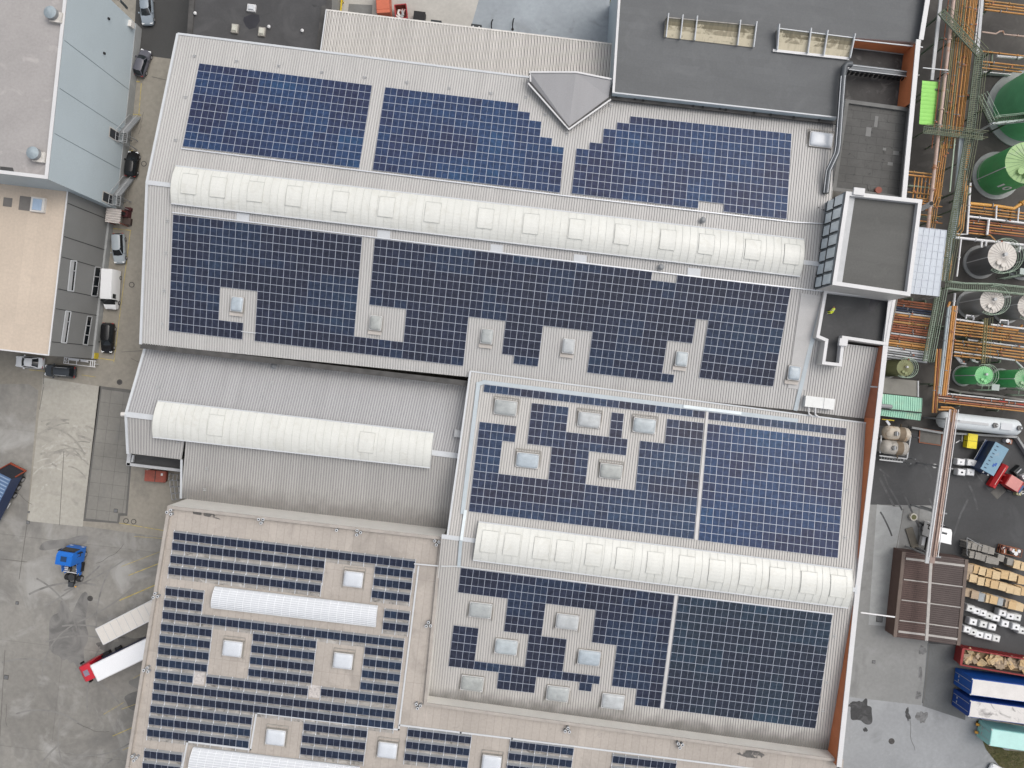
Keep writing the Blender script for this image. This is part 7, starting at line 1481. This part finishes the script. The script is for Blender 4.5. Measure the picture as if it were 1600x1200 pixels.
# blue container with grey blue roof
A, B = W(1566, 696, 2.6), W(1542, 738, 2.6); d = A - B; c = (A + B) / 2; t = thing('open_top_container', 'blue container with dusty pale blue top and navy side in the yard', 'container', (c.x, c.y, 0), math.atan2(d.y, d.x)); L_ = d.length
mb = MB(); mb.box((0, 0, .15), L_, 2.3, 2.4, paint('navy_container', (.02, .04, .10), .5)); mb.build('box', t, world=False); mb = MB(); mb.box((0, -.0, 2.55), L_, 2.25, .08, M('dusty_blue_sheet', (.17, .29, .38), .6, 0, .1, .5, dirt=[((.30, .31, .33), .5, .56, .7, .5)])); mb.build('roof', t, world=False)
mb = MB()
for k in range(7): x = -L_ / 2 + .5 + k * (L_ - 1) / 6; mb.beam((x, .4, 2.65), (x, .75, 2.65), .1, .05, MC['navy_pipe'])
for y in (-.3, -.55): mb.box((-1.2 - y, y, 2.63), .5, .25, .04, MC['container_blue'] if 'container_blue' in MC else MC['paint_container_blue'])
mb.build('fitting', t, world=False); mb = MB(); mb.beam((-L_ / 2, 1.45, 1.0), (L_ / 2, 1.45, 1.0), .35, .12, MC['paint_navy_container']); mb.beam((-L_ / 2, 1.63, 1.06), (L_ / 2, 1.63, 1.06), .06, .06, lightgrey); mb.box((-L_ / 2 + .6, 1.35, 1.1), .9, .35, .1, coping); mb.build('side_rail', t, world=False)
for s in (-.5, .3): mb = MB(); mb.beam((-L_ / 2 - .3, s, 2.3), (-L_ / 2 + .05, s, 2.3), .18, .15, lightgrey); mb.build('hook', t, world=False)
# red loader
ang = hd(-1, -.62); c = W(1575, 752, 1.2); t = thing('wheel_loader', 'red loader with wide red bucket and faded pink roof', 'loader', (c.x, c.y, 0), ang); rd = paint('loader_red', (.40, .012, .015), .4); pr = M('faded_pink_roof', (.52, .22, .20), .6, 0, .08, .8)
mb = MB()
prof = [(1.0, 1.1), (1.5, 1.25), (1.9, .9), (2.0, .3), (1.5, .15), (1.0, .3)]
mb.frustum([(x, -1.95, z) for x, z in prof], [(x, 1.95, z) for x, z in prof], rd); mb.build('bucket', t, world=False)
mb = MB(); mb.beam((1.45, -1.5, 1.27), (1.45, 1.5, 1.27), .1, .05, M('bright_scratch', (.6, .3, .28), .4)); mb.build('bucket_edge', t, world=False)
mb = MB(); mb.box((-.35, 0, .6), 2.3, 1.7, 1.5, rd); mb.build('body', t, world=False); mb = MB(); mb.box((-.3, 0, 2.1), 2.0, 1.75, .1, pr); mb.build('cab_roof', t, world=False)
mb = MB(); mb.box((-1.9, .0, .5), .9, 1.2, .9, paint('engine_blue', (.015, .05, .16), .5)); mb.build('engine_cover', t, world=False)
mb = MB()
for s in (-.5, .5): mb.beam((.6, s, 1.3), (1.3, s, .9), .18, .25, rd)
mb.build('lift_arm', t, world=False)
for x in (-1.4, .5):
    for s in (-1, 1): wheel(t, x, s * .8, .5, .35)
rnd = random.Random(3)
for i, (x, y, m_, s, h, lab) in enumerate([(1586, 735, MC['box_black'], 1.5, .8, 'black scrap block right of the loader'), (1597, 744, wh, .9, .6, 'white scrap piece at the right edge'), (1588, 768, M('khaki_scrap', (.34, .32, .19), .7), 1.1, .6, 'khaki scrap box below the loader'), (1595, 769, wh, .6, .5, 'small white scrap piece beside the khaki box'), (1595, 757, MC['dark_brown'], 1.4, .8, 'dark brown scrap heap behind the loader'), (1560, 768, MC['dark_plate'], 2.0, .06, 'thin dark steel plate on the asphalt below the loader'), (1569, 688, wh, .5, .6, 'small white drum above the pale blue container'), (1576, 690, br, .8, .4, 'small brown heap above the pale blue container')]):
    c = W(x, y, 0); t = thing('scrap_piece' if i != 6 else 'drum', lab, 'scrap', c, rnd.uniform(0, 3)); mb = MB(); mb.box((0, 0, 0), s, s * .75, h, m_, taper=.85) if i != 6 else mb.cyl((0, 0), .3, 0, .8, m_, n=16); mb.build('block', t, world=False)
    if h > .3: mb = MB(); mb.beam((-s * .3, 0, h + .02), (s * .3, .1, h + .1), .15, .12, rnd.choice([blk, br, lightgrey])); mb.build('top_piece', t, world=False)
for i, (x, y) in enumerate([(1503, 684), (1496, 690)]):
    c = W(x, y, 0); t = thing('timber_bar', ('longer white bar lying left of the yellow boxes', 'short white bar lying left of the yellow boxes')[i], 'bar', c, 1.5 - i * .9); mb = MB(); mb.box((0, 0, 0), 1.1 - i * .4, .12, .1, wh); mb.build('bar', t, world=False); mb = MB(); mb.box((.3, 0, .1), .2, .14, .04, lightgrey); mb.build('clip', t, world=False)
# ---------------------------------------------------------------- the person
def person():
    loc = W(1299.5, 488, ZP); t = thing('person', 'person in yellow high visibility clothes sitting back on the dark flat roof', 'person', (loc.x, loc.y, ZP), 0)
    J = {}; E = []; RAD = {}
    def j(n, x, y, z, r, par=None):
        J[n] = len(J); RAD[n] = r; pts.append((x, y, z))
        if par: E.append((J[par], J[n]))
    pts = []
    j('pelvis', 0, 0, .16, .15); j('waist', .02, .14, .26, .135, 'pelvis'); j('chest', .03, .33, .42, .165, 'waist'); j('neck0', .03, .47, .53, .10, 'chest'); j('neck', .02, .53, .59, .058, 'neck0'); j('head', .0, .60, .68, .095, 'neck'); j('crown', -.01, .655, .755, .075, 'head')
    for s, n in ((-1, 'l'), (1, 'r')):
        j('hip' + n, -.06, s * .09 - .02, .15, .105, 'pelvis'); kx = -.33 if s < 0 else -.38; j('knee' + n, kx, s * .11 - .02, .46 if s > 0 else .40, .068, 'hip' + n); j('shin' + n, kx - .14, s * .11 - .05, .26, .058, 'knee' + n); j('ankle' + n, kx - .24, s * .11 - .08, .09, .042, 'shin' + n); j('foot' + n, kx - .38, s * .12 - .11, .05, .04, 'ankle' + n)
        j('sho' + n, .03 + s * .19, .42, .49, .072, 'neck0'); j('elb' + n, -.05 + s * .20, .24, .40, .050, 'sho' + n); j('wri' + n, -.26 + s * .07, .20, .52, .034, 'elb' + n); j('palm' + n, -.33 + s * .06, .21, .545, .032, 'wri' + n)
    me = bpy.data.meshes.new('body'); me.from_pydata(pts, E, []); o = bpy.data.objects.new('body', me); COL.objects.link(o)
    sk = o.modifiers.new('s', 'SKIN'); ss = o.modifiers.new('u', 'SUBSURF'); ss.levels = 2; ss.render_levels = 2
    for n, i in J.items():
        v = me.skin_vertices[0].data[i]; r = RAD[n]; v.radius = (r * (1.25 if n in ('chest', 'waist', 'pelvis') else 1), r); v.use_root = (n == 'pelvis')
    dg = bpy.context.evaluated_depsgraph_get(); m2 = bpy.data.meshes.new_from_object(o.evaluated_get(dg)); bpy.data.objects.remove(o)
    skin = M('skin', (.50, .28, .19), .5, 0, .03, 4); vest = M('hi_vis_yellow', (.62, .72, .10), .7, 0, .05, 4); trou = M('hi_vis_trousers', (.66, .74, .06), .7, 0, .05, 4); boot = M('boot', (.55, .55, .52), .6); red = M('orange_collar', (.50, .13, .03), .7); refl = M('reflective_band', (.62, .66, .62), .3)
    ml = [vest, trou, skin, boot, red, refl]
    for m_ in ml: m2.materials.append(m_)
    for p in m2.polygons:
        c = p.center; k = 0
        if c.z < .13 and c.x < -.45: k = 3
        elif c.x < -.22 and c.y > .12 and c.z > .44: k = 2
        elif c.y > .555: k = 2
        elif c.y > .50 and abs(c.x - .02) < .11: k = 4
        elif c.y < .12: k = 1
        elif .20 < c.y < .24 and abs(c.x) < .2: k = 5
        p.material_index = k; p.use_smooth = True
    b = bpy.data.objects.new('body', m2); COL.objects.link(b); b.parent = t
    hair = M('brown_hair', (.035, .02, .012), .7, 0, .1, 8)
    # head features: forward is up along (-.3,-.45,.85)
    hc = Vector((-.005, .63, .715)); fw = Vector((-.45, -.25, .86)).normalized(); upv = Vector((-.03, .62, .55)); upv = (upv - fw * upv.dot(fw)).normalized(); rt_ = upv.cross(fw)
    mb = MB(); n = 16; rings = []
    for a in [i * math.pi / 9 for i in range(0, 8)]:
        r = .118 * math.sin(a) + .004; z = .118 * math.cos(a); rings.append([hc + (upv * .9 - fw * .45).normalized() * (z + .01) + (rt_ * math.cos(2 * math.pi * i / n) + (fw * .9 + upv * .45).normalized() * math.sin(2 * math.pi * i / n) * 1.0) * r * (1.0) - fw * .02 for i in range(n)])
    mb.loft(rings[:5], hair); mb.build('hair', t, world=False, smooth=60)
    mb = MB()
    for s in (-1, 1): mb.box(hc + fw * .088 + rt_ * .035 * s + upv * .005 - Vector((0, 0, .008)), .022, .014, .012, blk); 
    mb.build('eyes', t, world=False); mb = MB(); p = hc + fw * .085 - upv * .012; mb.frustum([p - rt_ * .016 - upv * .02, p + rt_ * .016 - upv * .02, p + rt_ * .008 + upv * .03, p - rt_ * .008 + upv * .03], [p + fw * .03 - rt_ * .008 - upv * .015, p + fw * .03 + rt_ * .008 - upv * .015, p + fw * .012 + rt_ * .004 + upv * .025, p + fw * .012 - rt_ * .004 + upv * .025], skin); mb.build('nose', t, world=False)
    mb = MB(); p = hc + fw * .088 - upv * .05; mb.beam(p - rt_ * .022, p + rt_ * .022, .012, .012, M('lips', (.35, .12, .10), .5), up=fw); mb.build('mouth', t, world=False)
    for s in (-1, 1): mb = MB(); mb.box(hc + rt_ * .095 * s - Vector((0, 0, .03)), .02, .04, .06, skin); mb.build('ear', t, world=False)
    # fingers closing on a small hand-held controller
    for s in (-1, 1):
        px_ = Vector((-.35, .21, .548)) + Vector((.0, s * .06, 0)); px_ = Vector((-.33 + s * .06, .21, .545))
        for k in range(4): mb = MB(); a = px_ + Vector((-.012, -.03 + k * .019, .0)); l = (.05, .06, .055, .045)[k]; mb.tube([a, a + Vector((-.03, 0, .018)), a + Vector((-.03 - l * .5 - 0 * s, 0, -.004 - l * .3))], .0085, skin, 6); mb.build('finger', t, world=False, smooth=60)
        mb = MB(); a = px_ + Vector((0, .03, .01)); mb.tube([a, a + Vector((-.035, .012, .025)), a + Vector((-.06, -.0, .022))], .0095, skin, 6); mb.build('thumb', t, world=False, smooth=60)
    return t
person()
c = W(1299.5, 488, ZP); t = thing('remote_controller', 'small dark remote controller in the hands of the sitting person', 'controller', (c.x - .40, c.y + .21, ZP + .53)); mb = MB(); mb.box((0, 0, 0), .12, .20, .045, MC['box_black']); mb.build('case', t, world=False); mb = MB(); mb.box((.0, 0, .045), .09, .13, .008, glassd); mb.build('screen', t, world=False)
for s in (-.07, .07): mb = MB(); mb.tube([(-.05, s, .03), (-.13, s, .10)], .008, lightgrey, 6); mb.build('antenna', t, world=False)
mb = MB(); c = W(1370, 480, ZP + .012); mb.poly([W(x, y, ZP + .012) for x, y in [(1361, 466), (1372, 465), (1378, 470), (1372, 474), (1368, 482), (1364, 488), (1358, 485), (1358, 475)]], MC['wet_felt']); mb.build('damp_patch', fl)
# ---------------------------------------------------------------- light, camera, world
w = bpy.data.worlds.new('World'); sc.world = w; w.use_nodes = True; nt = w.node_tree
sky = nt.nodes.new('ShaderNodeTexSky'); sky.sky_type = 'NISHITA'; sky.sun_disc = False
SE, SA = math.radians(58), math.radians(60)
sky.sun_elevation = SE; sky.sun_rotation = SA; sky.dust_density = 6; sky.air_density = 1.2
hs_ = nt.nodes.new('ShaderNodeHueSaturation'); hs_.inputs['Saturation'].default_value = .38
nt.links.new(sky.outputs[0], hs_.inputs['Color']); nt.links.new(hs_.outputs[0], nt.nodes['Background'].inputs[0]); nt.nodes['Background'].inputs[1].default_value = .15
sl = bpy.data.lights.new('sun', 'SUN'); sl.energy = .6; sl.angle = math.radians(85); sl.color = (1, .96, .90)
so = bpy.data.objects.new('sun', sl); COL.objects.link(so); so.location = (0, 0, 80)
dv = Vector((math.sin(SA) * math.cos(SE), math.cos(SA) * math.cos(SE), math.sin(SE))); so.rotation_euler = dv.to_track_quat('Z', 'Y').to_euler()
cam = bpy.data.cameras.new('camera'); co = bpy.data.objects.new('camera', cam); COL.objects.link(co); co.location = (0, 0, H); cam.lens = 36 * F / 1600; cam.sensor_width = 36; cam.clip_end = 4000; cam.clip_start = 1
sc.camera = co
vs = sc.view_settings; vs.view_transform = 'Standard'; vs.look = 'None'; vs.exposure = EXPO; vs.gamma = 1
